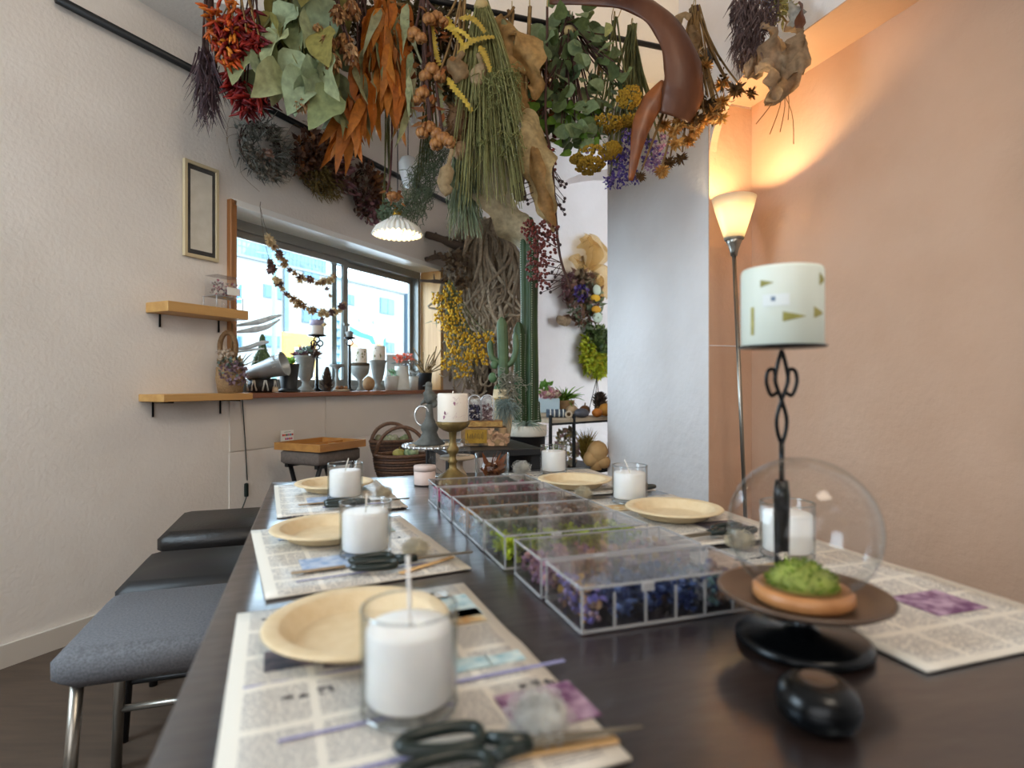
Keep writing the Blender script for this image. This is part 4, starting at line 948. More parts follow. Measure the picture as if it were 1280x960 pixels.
# 7 yellow serrated leaves with a brown nest-like banksia head
YB = leafmat('yellow_serrated', ['#c9a93f', '#d6bc5c', '#b8943a'], .3)
B = BU('serrated_leaf_bunch', 'bunch of yellow saw-edged leaves with a brown banksia cone', 'dried leaves', 578, u=2.38); B.hook()
def saw(B, pts, w, m):
    pts = curve([B.l(x, y, dy) for x, y, dy in pts], 7); vs = []; fs = []; n_ = len(pts)
    for i, p in enumerate(pts):
        d = (pts[min(i+1, n_-1)]-pts[max(0, i-1)]).normalized(); yv = d.cross(Vector((0, -1, .2))).normalized()
        ww = w*B.k*(1 if i % 2 else .45)*(1-.5*i/n_)*(.5 if i < 2 else 1); vs += [p-yv*ww+d*ww*.3, p+Vector((0, -.004, 0)), p+yv*ww+d*ww*.3]
    for i in range(n_-1): a = i*3; fs += [(a, a+1, a+4, a+3), (a+1, a+2, a+5, a+4)]
    return MB().add(vs, fs).build('leaf', m, B.o)
for pts in (((552, 30, 0), (562, 38, -.02), (578, 45, -.03), (590, 55, -.02)), ((575, 28, -.03), (590, 32, -.05), (600, 40, -.05), (607, 48, -.04)), ((572, 72, -.02), (588, 62, -.05), (604, 58, -.06), (618, 55, -.05)),
            ((600, 66, -.05), (606, 78, -.06), (610, 88, -.06), (614, 98, -.05)), ((560, 100, -.02), (570, 118, -.04), (580, 130, -.05), (591, 145, -.04)), ((540, 40, 0), (543, 58, 0), (546, 70, 0), (550, 82, 0)),
            ((548, 95, 0), (550, 120, 0), (552, 140, 0), (556, 158, 0)), ((530, 10, 0), (536, 22, 0), (540, 35, 0), (542, 48, 0)), ((558, 20, 0), (566, 40, -.02), (575, 52, -.02), (582, 66, -.02))): saw(B, pts, 6, YB if pts[0][0] != 548 else SAGE)
NEST = leafmat('nest_brown', ['#7a5a38', '#5f442c', '#8f6c46'], .15)
q = MB(); c = B.l(574, 150, .03)
for i in range(420):
    a = rdir(); q.blade(c+Vector((a.x*17, a.y*17, a.z*26))*B.k, (a.x, a.y, a.z-.4), U(5, 10)*B.k, 1.3*B.k, .1, 2)
q.ball(c, 17*B.k, 12, 8, (1, 1, 1.5)); q.build('banksia_cone', NEST, B.o, stuff=True)
q = MB(); c2 = B.l(576, 186, .02); q.ball(c2, 13*B.k, 12, 8, (1, 1, .9), .06); q.build('cone_tip', mat('tan_cone', '#a58766', '#8f7152', 80, .85, bump=.6, bscale=200), B.o)
for pts, wds in ((((580, 70), (572, 82), (575, 95), (580, 105)), (8, 26, 22, 6)), (((598, 72), (602, 88), (596, 100), (600, 112)), (6, 18, 16, 4)), (((566, 190), (560, 215), (556, 235), (564, 245)), (5, 18, 14, 3))):
    MB().sheet(curve([B.l(x, y, -.03) for x, y in pts], 4), [wds[min(3, i//4)] * B.k for i in range(13)], 2.0, ruffle=.1).build('husk', leafmat('tan_husk', ['#a38a66', '#b59c78', '#8f7350'], .35), B.o)
B.stems([B.l(x, y) for x, y in ((552, 30), (575, 28), (572, 72), (560, 100), (574, 125), (548, 95), (576, 180))], STEM, 1.6)
# 8 long olive grass
GR = leafmat('olive_grass', ['#8c8852', '#9a9660', '#767242', '#aca672'], .25)
B = BU('olive_grass_bunch', 'long olive green dried grass bunch at the centre, wide and wispy below', 'dried grass', 602, u=2.36); B.hook(); B.tie(8, 8)
q = MB()
for i in range(520):
    x1 = U(-1, 1); e = B.l(612+x1*44, U(120, 200) if i % 3 else U(200, 262), U(-.07, .07)); p0 = Vector((U(-5, 5)*B.k, U(-5, 5)*B.k, -.015)); m_ = p0*.55+e*.45; m_.x = p0.x+(e.x-p0.x)*.55
    q.tube(curve([p0, m_, e], 3), .55*B.k, 3, False)
q.build('grass_stems', GR, B.o, stuff=True)
q = MB()
for i in range(420):
    c = B.l(624+U(-26, 26), U(85, 190), U(-.07, .05)); pts = [c]
    for j in range(6): c = c+Vector((U(-5, 5), U(-4, 4), U(-7, 3)))*B.k; pts.append(c)
    q.tube(pts, .5*B.k, 3, False)
q.build('curly_fibres', leafmat('curly_olive', ['#9a9a60', '#888c52', '#aeac74'], .3), B.o, stuff=True)
# pale blue-green wisps lower centre and asparagus mist
WIS = leafmat('blue_green_wisp', ['#7d8a6c', '#96a084', '#8f9468', '#6a7860'], .25)
B = BU('wispy_grass_bunch', 'blue green wispy grass hanging below the banksia cone', 'dried grass', 585, u=2.5); B.hook()
q = MB()
for i in range(300):
    p0 = B.l(575+U(-6, 6), 60, .02); e = B.l(578+U(-20, 26), U(220, 300), U(-.05, .05)); q.tube(curve([p0, B.l(574+U(-8, 12), 170, .02), e], 3), .5*B.k, 3, False)
q.build('grass_stems', WIS, B.o, stuff=True); B.stems([B.l(575+U(-5, 5), 70) for i in range(6)], STEMG)
MISTM = leafmat('mist_green', ['#66745a', '#7a866a', '#56664c'], .25)
B = BU('asparagus_bunch', 'misty green feathery bunch behind the fluted pendant lamp', 'dried foliage', 535, u=2.72, z=2.62); B.hook(); B.o.location.z = 2.62; 
q = MB()
for i in range(900):
    t = U(0, 1); c = B.l(550-t*42+U(-16, 18), 175+t*95+U(-10, 10), U(-.07, .07)); pts = [c]
    for j in range(3): c = c+Vector((U(-5, 4), U(-4, 4), U(-7, 2)))*B.k; pts.append(c)
    q.tube(pts, .4*B.k, 3, False)
q.build('fronds', MISTM, B.o, stuff=True); B.stems([B.l(548-i*4, 180+i*8) for i in range(8)], STEMG)
# 9 dried tan leaves: furled, spathe, pale sheath
TANL = leafmat('tan_leaf', ['#a47c48', '#b38d58', '#8f6a3c'], .3, .6); PALE = leafmat('pale_sheath', ['#b5a586', '#a59678'], .35, .55); SPATH = leafmat('cream_spathe', ['#bfa878', '#b3966a'], .35, .6)
def wid(w, n):
    out = []
    for i in range(n):
        t = i/(n-1)*(len(w)-1); k = min(int(t), len(w)-2); out.append(w[k]+(w[k+1]-w[k])*(t-k))
    return out
def strap(B, pts, wds, m, arc=2.0, name='leaf', ruffle=.08, axis=(0, -1, 0), solid=0):
    pth = curve([B.l(*p) for p in pts], 6); n_ = len(pth); ph = U(0, 6); axs = axis
    if name not in ('tail',) and not solid:
        arc *= .62; ruffle *= 1.8; axs = [(math.sin(1.0*math.sin(i*.28+ph)), -math.cos(1.0*math.sin(i*.28+ph)), .1) for i in range(n_)]
    return MB().sheet(pth, [x*B.k for x in wid(wds, n_)], arc, axs, 12, ruffle).build(name, m, B.o, solid=solid)
B = BU('furled_leaf_bunch', 'tan furled dried leaves right of the olive grass', 'dried leaves', 640, u=2.42); B.hook()
strap(B, ((622, 22, 0), (632, 50, -.02), (640, 80, -.02), (645, 112, 0), (640, 140, 0)), (14, 30, 34, 26, 10), TANL, 2.4, ruffle=.12)
strap(B, ((638, 45, -.03), (655, 62, -.05), (666, 88, -.05), (670, 112, -.04), (668, 128, -.02)), (12, 40, 34, 22, 5), TANL, 2.6, ruffle=.12)
strap(B, ((630, 30, -.03), (642, 55, -.04), (652, 72, -.05)), (8, 20, 8), SAGE, 1.8)
strap(B, ((650, 95, 0), (655, 130, -.02), (648, 150, -.02)), (16, 24, 8), TANL, 2.0); B.stems([B.l(624, 24), B.l(638, 46), B.l(650, 95)], STEM, 2)
B = BU('cream_spathe', 'large cream dried spathe tapering down beside the berry branch', 'dried leaf', 662, u=2.38); B.hook()
strap(B, ((654, 140, 0), (664, 165, -.02), (670, 195, -.03), (676, 235, -.03), (684, 265, -.01), (692, 290, 0)), (16, 50, 54, 42, 26, 4), SPATH, 2.2, name='blade', ruffle=.05)
strap(B, ((666, 190, -.06), (672, 225, -.07), (682, 262, -.05), (694, 285, -.03)), (8, 24, 18, 6), TANL, 2.4, name='rolled_edge'); B.stems([B.l(655, 142)], STEM, 2.5)
B = BU('pale_sheath', 'wide pale grey beige palm sheath below the olive grass', 'dried leaf', 612, u=2.56); B.hook()
strap(B, ((590, 150, 0), (600, 200, 0), (612, 240, -.02), (632, 270, -.03), (648, 295, -.02), (656, 318, 0)), (30, 70, 78, 62, 34, 3), PALE, 1.7, name='blade', ruffle=.04)
strap(B, ((640, 200, .02), (646, 225, .02), (652, 250, .02)), (22, 36, 10), mat('dark_sheath', '#5a4632', '#46362a', 30, .7), 1.5, name='dark_leaf'); B.stems([B.l(592, 152), B.l(640, 200)], STEM, 2.5)
# 10 nandina berries
BER = mat('dark_red_berry', '#742a1c', '#521a14', 80, .4); BERD = mat('dark_berry', '#2e1517', '#231114', 80, .4)
B = BU('berry_branch', 'long branch of dark red berries hanging before the tall cactus', 'dried berries', 684, u=2.36); B.hook()
main = curve([B.l(684, 40, 0), B.l(682, 150, 0), B.l(690, 200, 0), B.l(694, 260, 0), B.l(700, 320, 0), B.l(714, 362, 0)], 6)
MB().tube([Vector((0, 0, -.012)), main[0]]+main[1:], 1.6*B.k, 6).build('branch', STEMD, B.o)
q = MB(); q2 = MB(); tw_ = MB()
for (cx, cy, r, n_) in ((668, 290, 13, 44), (680, 300, 16, 60), (672, 315, 12, 36), (668, 340, 10, 26), (678, 350, 10, 26), (658, 282, 7, 12), (690, 290, 8, 14), (684, 325, 8, 14), (685, 190, 7, 16), (690, 208, 5, 8), (675, 330, 8, 14)):
    for i in range(n_):
        p = B.l(cx+U(-r, r), cy+U(-r, r), U(-r, r)*B.k); q.ball(p, U(1.6, 2.4)*B.k, 6, 4)
    tw_.tube([main[min(len(main)-1, int((cy-40)/11))], B.l(cx, cy)], .6*B.k, 4, False)
for (x, y) in ((703, 227), (708, 230), (701, 232), (706, 234), (699, 226), (697, 256), (705, 252), (705, 262), (700, 256), (706, 268), (702, 261), (642, 232), (650, 238), (656, 245), (660, 255), (648, 232), (690, 352), (694, 346), (690, 340), (700, 306), (684, 360), (676, 366), (688, 365), (706, 248), (659, 250)):
    q2.ball(B.l(x, y), 2.1*B.k, 7, 5); i = min(range(len(main)), key=lambda j: abs(main[j].z-B.l(x, y-14).z)); tw_.tube([main[i], B.l(x, y)], .45*B.k, 4, False)
q.build('berries', BER, B.o, stuff=True); q2.build('dark_berries', BERD, B.o, stuff=True); tw_.build('twigs', STEMD, B.o, stuff=True)
# 11 eucalyptus
EUC = leafmat('eucalyptus_leaf', ['#6f7f50', '#5c6e44', '#84926a', '#4f6240', '#92a074', '#7a8c5e'], .3, .55)
B = BU('eucalyptus_bunch', 'full bunch of round green eucalyptus leaves', 'dried leaves', 712, u=2.40); B.hook(); B.tie(40, 7)
er = leafme('round_leaf', 24*B.k, 19*B.k, EUC, .2, .2, .75, 6, .15); eb = leafme('bright_leaf', 18*B.k, 10*B.k, leafmat('bright_leaf', ['#5c7a2a', '#6f8f34', '#4c6a24'], .35), .2, .25, .6, 6)
tips = []
for i in range(150):
    t = U(0, 1); y = 25+t*160; hw = 18+44*math.sin(min(1, t*1.15)*PI*.55); cx = 716+8*t
    if t > .75: hw *= 1.25-t
    p = B.l(cx+U(-hw, hw)*1.05, y-8, U(-.09, .09)); tips.append(p); link('leaf', er, B.o, p, leafF(rdir(-1, .5), U(0, 6.28)), U(.7, 1.1))
for i in range(36):
    p = B.l(U(672, 745), U(125, 190), U(-.06, .06)); tips.append(p); link('leaf', eb, B.o, p, leafF(rdir(-1, .1), U(0, 6)), U(.8, 1.2))
B.stems(tips[::3], STEMD, .9)
B = BU('eucalyptus_bunch', 'few sparse eucalyptus leaves standing above the rod', 'dried leaves', 700, u=2.46); B.hook()
for x, y, d in ((690, 16, (.2, 0, 1)), (708, 35, (-.1, -.2, -1)), (730, 22, (.6, 0, 1)), (742, 40, (.5, -.3, -.6)), (718, 52, (.5, -.2, -.6)), (695, 60, (-.6, -.2, -.7)), (680, 50, (-.6, 0, .4)), (685, 42, (-.4, -.3, -1))):
    link('leaf', er, B.o, B.l(x, y, -.03), leafF(d, U(0, 3)), 1.05)
B.stems([B.l(x, y, -.03) for x, y in ((690, 24), (708, 38), (730, 30), (742, 42), (718, 54), (695, 62))], STEMD, .8)
B = BU('red_leaf_bunch', 'small dark red and olive leaf bunch behind the eucalyptus', 'dried leaves', 668, u=2.56); B.hook()
RL = leafmat('red_olive_leaf', ['#6b2a1e', '#8a3a22', '#5a5428', '#4a4a26', '#7a4a20'], .3)
B.fluff('leaves', RL, 150, (655, 50, 700, 200), 18, 9, yr=20); B.stems([B.l(U(660, 695), U(60, 180)) for i in range(10)], STEMD)
# hanging straight stems right of the eucalyptus
B = BU('straw_stem_bunch', 'bare straw coloured stems tied upside down above the yellow flowers', 'dried stems', 748, u=2.44); B.hook(); B.tie(42, 5)
B.stems([B.l(748+U(-6, 30), U(90, 110), U(-.02, .02)) for i in range(26)], STEM, .8)
B = BU('palm_blade_bunch', 'dark green flat palm blades behind the brown palm spathe', 'dried leaves', 788, u=2.52); B.hook()
for i in range(16):
    MB().leaf(B.l(788+U(-4, 4), 46, U(-.02, .02)), (U(-.32, .32), U(-.2, .2), -1), U(70, 105)*B.k, 7*B.k, U(0, 3), .05, .2, .4, 6).build('leaf', leafmat('palm_green', ['#4a5230', '#5a6238', '#3a4228'], .25), B.o)
B.stems([B.l(788+U(-14, 20), U(100, 150)) for i in range(26)], STEMG, .9)
# 12 yarrow
YAR = mat('yarrow_yellow', '#b08a1e', '#94701a', 120, .85, bump=.6, bscale=250)
B = BU('yarrow_bunch', 'bunch of flat mustard yellow yarrow heads', 'dried flowers', 768, u=2.34); B.hook()
ya = [(785, 124, 15, 15), (757, 157, 20, 9), (742, 197, 23, 12), (738, 205, 18, 8), (786, 148, 14, 9), (766, 186, 12, 9), (722, 196, 9, 6)]
ytop = []
for i, (x, y, rx, ry) in enumerate(ya):
    c = B.l(x, y, -.02 if i in (0, 1, 2) else .02); q = MB(); tl = math.acos(min(.95, ry/rx*.8)) if ry < rx else .2
    Rm = Matrix.Rotation(-(.25 if ry < rx*.7 else .75), 3, 'X')
    for j in range(150):
        a = U(0, 6.28); r = math.sqrt(U(0, 1))*rx; q.ball(c+Rm @ Vector((r*math.cos(a), r*math.sin(a), -4*math.cos(r/rx*1.4)))*B.k, 2.1*B.k, 5, 3)
    q.build('flower_head', YAR, B.o, stuff=True); ytop.append(c+Vector((0, 0, 3*B.k)))
B.stems(ytop, STEMG, 1.2); B.fluff('leaves', MISTM, 60, (730, 60, 790, 190), 16, 4)
# 13 statice
STA = leafmat('statice_violet', ['#4a3a86', '#5c4a9c', '#3a2f6b', '#75619f', '#8a6aa8'], .2); STP = leafmat('statice_pink', ['#a07a9c', '#8f6a92', '#b894ac'], .25)
B = BU('statice_bunch', 'bunch of violet and pink statice low on the right', 'dried flowers', 790, u=2.36); B.hook()
q = MB(); q2 = MB(); tips = []
for (x, y, r, n_, kk) in ((775, 205, 12, 90, 0), (770, 222, 10, 70, 0), (785, 190, 12, 80, 0), (790, 222, 8, 50, 0), (762, 228, 6, 30, 0), (795, 170, 9, 45, 0), (783, 170, 8, 40, 0), (815, 205, 9, 60, 1), (825, 188, 9, 50, 1), (812, 195, 10, 40, 0), (735, 178, 10, 40, 1), (832, 175, 7, 30, 1), (760, 195, 8, 40, 0), (806, 178, 8, 40, 0)):
    tips.append(B.l(x, y-r)); 
    for i in range(n_): (q2 if kk else q).leaf(B.l(x+U(-r, r), y+U(-r, r), U(-r, r)*B.k), rdir(-1, .4), U(4, 6)*B.k, 3.6*B.k, U(0, 6), .2, .4, n=3)
q.build('violet_florets', STA, B.o, stuff=True); q2.build('pink_florets', STP, B.o, stuff=True); B.stems(tips*2, STEMG, 1.1)
# 14 brown palm spathe, curved
SPB = mat('palm_spathe_brown', '#6b442f', '#4a2818', 5, .42, stretch=(1, 1, .4), bump=.12, bscale=40, spec=.3); SPI = mat('palm_spathe_ochre', '#8a4c1e', '#6b3818', 10, .4)
B = BU('palm_spathe', 'large brown palm spathe curving down over the rod', 'dried spathe', 775, u=2.24); 
sp = strap(B, ((690, -12, .06), (735, -2, 0), (775, 10, -.05), (808, 30, -.08), (832, 60, -.09), (846, 95, -.08), (848, 125, -.06), (840, 152, -.03)), (14, 22, 27, 32, 40, 50, 54, 40), SPB, 1.7, name='blade', ruffle=.02, axis=(.2, -1, .1), solid=.004)
strap(B, ((826, 112, -.06), (812, 135, -.05), (800, 160, -.04), (793, 190, -.04), (787, 228, -.02)), (10, 26, 24, 15, 5), SPI, 1.6, name='tail', axis=(0, -1, 0), solid=.003)
MB().loop([(.02*math.cos(t), -.15+.32*(.5+.5*math.sin(t)), .035*math.sin(t)*0+U(0, .001)) for t in [2*PI*i/10 for i in range(10)]], .002, 4).build('tie', TWINE, B.o)
# 15 golden thistles along the right of the rod
THI = leafmat('golden_thistle', ['#c0853a', '#d4a058', '#9c682c', '#e0b874'], .25); THD = leafmat('dark_thistle', ['#5a4028', '#7a5a34', '#4a3420'], .2)
B = BU('thistle_bunch', 'bunch of golden spiky thistle heads at the right end of the rod', 'dried flowers', 868, u=2.16); B.hook(); tips = []
for i, (x, y, r) in enumerate(((885, 128, 11), (893, 143, 11), (899, 132, 9), (880, 150, 10), (915, 118, 10), (905, 102, 9), (862, 172, 10), (868, 165, 9), (838, 200, 8), (848, 157, 9), (832, 153, 9), (843, 182, 9), (802, 217, 7), (828, 213, 8), (826, 217, 7), (898, 152, 8), (870, 148, 9), (860, 150, 8), (880, 82, 9), (868, 70, 9), (853, 195, 8), (840, 168, 8))):
    q = MB(); B.spike(q, x, y, r*1.35, U(-.05, .04), 70, .3); q.build('flower_head', THI if i % 4 else THD, B.o, stuff=True); tips.append(B.l(x, y-r*.6))
q = MB(); B.spike(q, 937, 119, 10, -.02, 40, .3); q.build('flower_head', THD, B.o, stuff=True); tips.append(B.l(932, 116))
B.fluff('small_leaves', GAPM if 'GAPM' in globals() else DKF, 120, (838, 60, 915, 170), 10, 4, yr=10)
B.stems(tips*2, STEM, 1.1)
for pts, wds in ((((838, 55), (832, 45), (845, 32), (860, 25)), (5, 24, 20, 5)), (((858, 40), (866, 52), (860, 62), (868, 72)), (5, 18, 16, 4)), (((920, 80), (932, 85), (938, 95), (925, 100)), (14, 26, 22, 6))):
    strap(B, [(x, y, -.04) for x, y in pts], wds, leafmat('tan_husk', []), 2.4, name='husk', ruffle=.15)
q = MB()
for i in range(160):
    c = B.l(856+U(-14, 14), 68+U(-16, 16), U(-.03, .03)); pts = [c]
    for j in range(4): c = c+Vector((U(-5, 5), U(-4, 4), U(-5, 5)))*B.k; pts.append(c)
    q.tube(pts, .45*B.k, 3, False)
q.build('curly_fibres', SISAL, B.o, stuff=True)
B.stems([B.l(x, y) for x, y in ((858, 20), (866, 18), (872, 15), (862, 28))], STEMD, 1.2, name='cut_stem')
# 16 upper right bunch on the near rod
B = BU('dusky_plume_bunch', 'bunch of dusky purple plumes and crumpled taupe leaves at the upper right', 'dried flowers', 952, u=1.9); B.hook()
PLU = leafmat('dusky_plume', ['#5e4a48', '#6f5a56', '#4a3a3c', '#7d6a66'], .25)
q = MB()
for (x, y, sp_, n_) in ((928, 10, 12, 340), (938, 35, 18, 440), (934, 60, 14, 320), (952, 15, 16, 300)):
    for i in range(n_): q.blade(B.l(x+U(-sp_, sp_), y+U(-sp_, sp_), U(-sp_, sp_)*B.k), (U(-.9, .5), U(-.5, .5), -1), U(8, 20)*B.k, 2.0*B.k, .1, 2)
q.build('plumes', PLU, B.o, stuff=True)
q = MB()
for i in range(220): q.blade(B.l(960+U(-14, 12), U(-10, 40), U(-.04, .03)), rdir(-1, .3), U(6, 12)*B.k, 1.6*B.k, .1, 2)
q.build('lavender_spikes', leafmat('dried_lavender', ['#55505e', '#6a6272', '#46424e'], .2), B.o, stuff=True)
B.fluff('straw_leaves', GR, 90, (960, -20, 992, 25), 16, 4)
TAU = leafmat('taupe_leaf', ['#9c8468', '#ab9478', '#8a7258', '#b59a78'], .35)
for pts, wds in ((((950, 35, -.03), (960, 60, -.05), (962, 80, -.04), (975, 100, -.02)), (10, 34, 40, 10)), (((985, 30, -.02), (992, 60, -.04), (985, 85, -.05), (972, 105, -.04)), (12, 36, 44, 14)), (((945, 85, -.03), (955, 105, -.06), (958, 120, -.05), (965, 132, -.04)), (14, 34, 30, 8)), (((990, 60, -.06), (984, 90, -.06), (975, 115, -.02), (955, 130, 0)), (12, 34, 28, 6)), (((948, 60, 0), (940, 80, 0), (932, 98, 0)), (12, 24, 8))):
    strap(B, pts, wds, TAU, 2.3, name='leaf', ruffle=.16)
strap(B, ((982, 15, -.05), (985, 30, -.07), (978, 45, -.06)), (12, 22, 8), leafmat('grey_leaf', ['#8d8c86', '#9c9a92'], .3), 1.6, name='grey_leaf')
strap(B, ((988, 20, -.08), (987, 38, -.09), (986, 52, -.08)), (8, 18, 6), SPB, 1.8, name='brown_leaf')
q = MB()
for x, y in ((962, 168), (945, 155), (985, 150), (992, 180), (975, 165)): q.tube(curve([B.l(975+U(-8, 8), 100), B.l((975+x)/2+6, (100+y)/2), B.l(x, y)], 4), .5*B.k, 4)
q.build('wisps', STEM, B.o, stuff=True); B.stems([B.l(x, y) for x, y in ((928, 0), (935, 10), (950, 5), (960, 10), (985, 30), (950, 36), (985, 30), (975, 5))], STEM, 1.2)
# 21/22 poppy head on a dark stem and dull green tuft over the pendant
B = BU('poppy_pod_stem', 'single cotton-like brown pod on a dark red stem above the fluted lamp', 'dried pods', 487, u=2.62); B.hook()
MB().tube(curve([(0, 0, -.014), B.l(490, 150), B.l(488, 215), B.l(484, 240)], 5), 1.3*B.k, 6).build('stem', mat('dark_red_stem', '#4a1f20', rough=.6), B.o)
q = MB()
for i in range(5): a = 2*PI*i/5; q.ball(B.l(492+4.5*math.cos(a), 246, 4.5*math.sin(a)*B.k), 4.8*B.k, 8, 6, (1, 1, 1.2))
q.build('pod', POD, B.o); MB().tube([B.l(484, 240), B.l(492, 240)], 1*B.k, 5).build('pod_stalk', STEMD, B.o)
B.fluff('bracts', BRL, 24, (480, 236, 504, 256), 9, 4)
B = BU('green_tuft', 'small dull green leafy tuft hanging beside the fluted lamp', 'dried foliage', 484, u=3.1, z=2.62); B.fluff('leaves', MISTM, 120, (474, 248, 500, 284), 12, 5, yr=10)
B.stems([B.l(484+U(-6, 6), 255) for i in range(5)], STEMG, .8)
# filler bunches that close the gaps of the canopy
GAPM = leafmat('mixed_filler', ['#5d5a3a', '#6f6242', '#4c4a30', '#7a6a44', '#3f3a2a'], .2)
for lb, px, u_, box in (('dark mixed foliage behind the broad pale leaves', 395, 2.62, (330, -20, 430, 60)), ('dull green filler between the orange leaves and the ochre pods', 508, 2.64, (490, -20, 530, 120)),
                    ('brown leafy filler behind the yellow saw-edged leaves', 562, 2.6, (535, 60, 600, 130))):
    B = BU('filler_bunch', lb, 'dried foliage', px, u=u_); B.hook(); B.fluff('leaves', GAPM, 260, box, 16, 7, yr=16); B.stems([B.l(U(box[0]+10, box[2]-10), U(0, box[3]-10)) for i in range(14)], STEMD)

# pendant lamps
OPAL = mat('opal_glass', '#e9edf0', rough=.25, trans=.2)
def opal(label, px, py0, py1, d):
    k = d/FX; H_ = (py1-py0)*k; o = thing('opal_pendant_lamp', label, 'lamp', P(px, py0, d))
    MB().lathe([(0, 0), (3*k, 0), (9*k, -3*k), (12*k, -10*k), (11*k, -H_*.5), (7*k, -H_*.85), (5*k, -H_), (0, -H_)], 24).build('shade', OPAL, o)
    MB().tube([(0, 0, -.002), (0, 0, 3.2-(CAMZ-(py0-CY)/FX*d))], .0022, 6).build('cord', IRON, o)
opal('small white opal glass pendant above the fluted lamp', 510, 195, 234, 2.95); opal('white opal glass pendant among the leaves between the pods', 518, 108, 156, 2.95)
k = 2.75/FX; o = thing('fluted_pendant_lamp', 'lit pendant lamp with a fluted white glass shade below the dried leaves', 'lamp', P(497, 288, 2.75))
vs = []; n_ = 168; pr = [(5, 18), (9, 16), (11, 13), (18, 9), (26, 3), (30, -4), (30.5, -6)]
for i, (r, z) in enumerate(pr):
    for j in range(n_): t = 2*PI*j/n_; rr = r*(1+.05*(i/6)*math.cos(28*t)); vs.append((rr*k*math.cos(t), rr*k*math.sin(t), (z+1.0*(i/6)*math.cos(28*t))*k))
MB().add(vs, [(i*n_+j, i*n_+(j+1) % n_, (i+1)*n_+(j+1) % n_, (i+1)*n_+j) for i in range(6) for j in range(n_)]).build('shade', mat('fluted_glass', '#f3f2ec', rough=.3, trans=.3), o, solid=.002)
BRS = mat('brass', '#a8832f', rough=.3, metal=.9)
MB().lathe([(0, 16*k), (5*k, 16*k), (7*k, 18*k), (6*k, 24*k), (3*k, 28*k), (0, 29*k)], 20).build('socket', BRS, o)
MB().ball((0, 0, 5*k), 5.5*k, 16, 10).build('bulb', glowmat('bulb_glow', '#ffc870', 6), o)
MB().tube([(0, 0, 28*k), (0, 0, 3.2-o.location.z)], .0022, 6).build('cord', IRON, o)
def point(name, loc, e, col, r=.03):
    l = bpy.data.lights.new(name, 'POINT'); l.energy = e; l.color = col; l.shadow_soft_size = r
    ob = bpy.data.objects.new(name, l); COL.objects.link(ob); ob.location = loc
point('pendant_light', o.location+Vector((0, 0, -.02)), 1.2, (1, .78, .45), .02)
# floor lamp in the alcove
d = 2.75; pt_ = P(917.5, 318, d); pbm = P(930, 610, d); ax = (pbm-pt_)/(pt_.z-pbm.z); ft = pt_+ax*pt_.z
o = thing('floor_lamp', 'brushed steel floor lamp with a lit cone glass shade in the alcove', 'lamp', (ft.x, ft.y, 0)); k = d/FX; tp = pt_-Vector((ft.x, ft.y, 0))
STE = mat('brushed_steel', '#9a958c', rough=.3, metal=.9)
MB().lathe([(0, 0), (.115, 0), (.115, .012), (.03, .022), (.012, .04), (0, .04)], 40).build('base', STE, o)
MB().tube([(0, 0, .03), tp], .0095, 14).build('pole', STE, o)
MB().lathe([(0, -2*k), (4*k, -2*k), (5*k, 4*k), (8*k, 13*k), (12*k, 21*k), (0, 21*k)], 32, tuple(tp)).build('collar', STE, o)
m, nt, bs, out = new_mat('frosted_glass_shade'); N = nt.nodes; tr = N.new('ShaderNodeBsdfTranslucent'); tr.inputs[0].default_value = hexc('#fbf4e4'); df = N.new('ShaderNodeBsdfDiffuse'); df.inputs[0].default_value = hexc('#fbf6ea')
ms = N.new('ShaderNodeMixShader'); ms.inputs[0].default_value = .75; nt.links.new(df.outputs[0], ms.inputs[1]); nt.links.new(tr.outputs[0], ms.inputs[2])
gl = N.new('ShaderNodeBsdfGlossy'); gl.inputs['Roughness'].default_value = .3; m2 = N.new('ShaderNodeMixShader'); m2.inputs[0].default_value = .06; nt.links.new(ms.outputs[0], m2.inputs[1]); nt.links.new(gl.outputs[0], m2.inputs[2]); nt.links.new(m2.outputs[0], out.inputs['Surface'])
MB().lathe([(11.5*k, 18*k), (13*k, 24*k), (18*k, 40*k), (23*k, 56*k), (26.5*k, 70*k), (26*k, 70.5*k), (22.5*k, 56*k), (17.5*k, 40*k), (12.5*k, 24*k)], 48, tuple(tp)).build('shade', m, o)
MB().ball(tp+Vector((0, 0, 44*k)), 6.5*k, 16, 10, (1, 1, 1.2)).build('bulb', glowmat('floor_bulb_glow', '#ffdf9a', 14), o)
point('floor_lamp_light', o.location+tp+Vector((0, 0, 50*k)), 34, (1, .71, .37), .03)
# ---------------------------------------------------------------- on and by the window wall
def wallthing(name, label, cat, px, py, off=.004, group=None):
    p = W(px, py, off); return thing(name, label, cat, p, WR, group), dW(px, 2.5-off)/FX
def sx(px0, px): return sW(px)-sW(px0)
# picture frame at the far left, wooden shelves with bits and pieces
o, k = wallthing('picture_frame', 'thin dark and cream picture frame on the wall left of the window', 'picture', 250, 265)
wf, hf = .16, 114*k
for (x, z, a, b_) in ((0, hf/2, wf, .016), (0, -hf/2, wf, .016), (-wf/2, 0, .016, hf+.016), (wf/2, 0, .016, hf+.016)):
    MB().box((x, -.009, z), (a, .018, b_)).build('moulding', mat('cream_frame', '#cbb994', rough=.5), o, False, bev=.002)
MB().box((0, -.006, 0), (wf-.016, .008, hf-.016)).build('picture', mat('dark_print', '#2f2b2a', '#4b4a48', 12, .6), o, False)
MB().box((0, -.0105, 0), (wf-.05, .002, hf-.06)).build('mount', mat('cream_mount', '#d8d2c4', '#cfc8b8', 20, .8), o, False)
SHW = mat('pine_shelf', '#c79a5c', '#b98a4d', 30, .5, stretch=(.1, 1, 1))
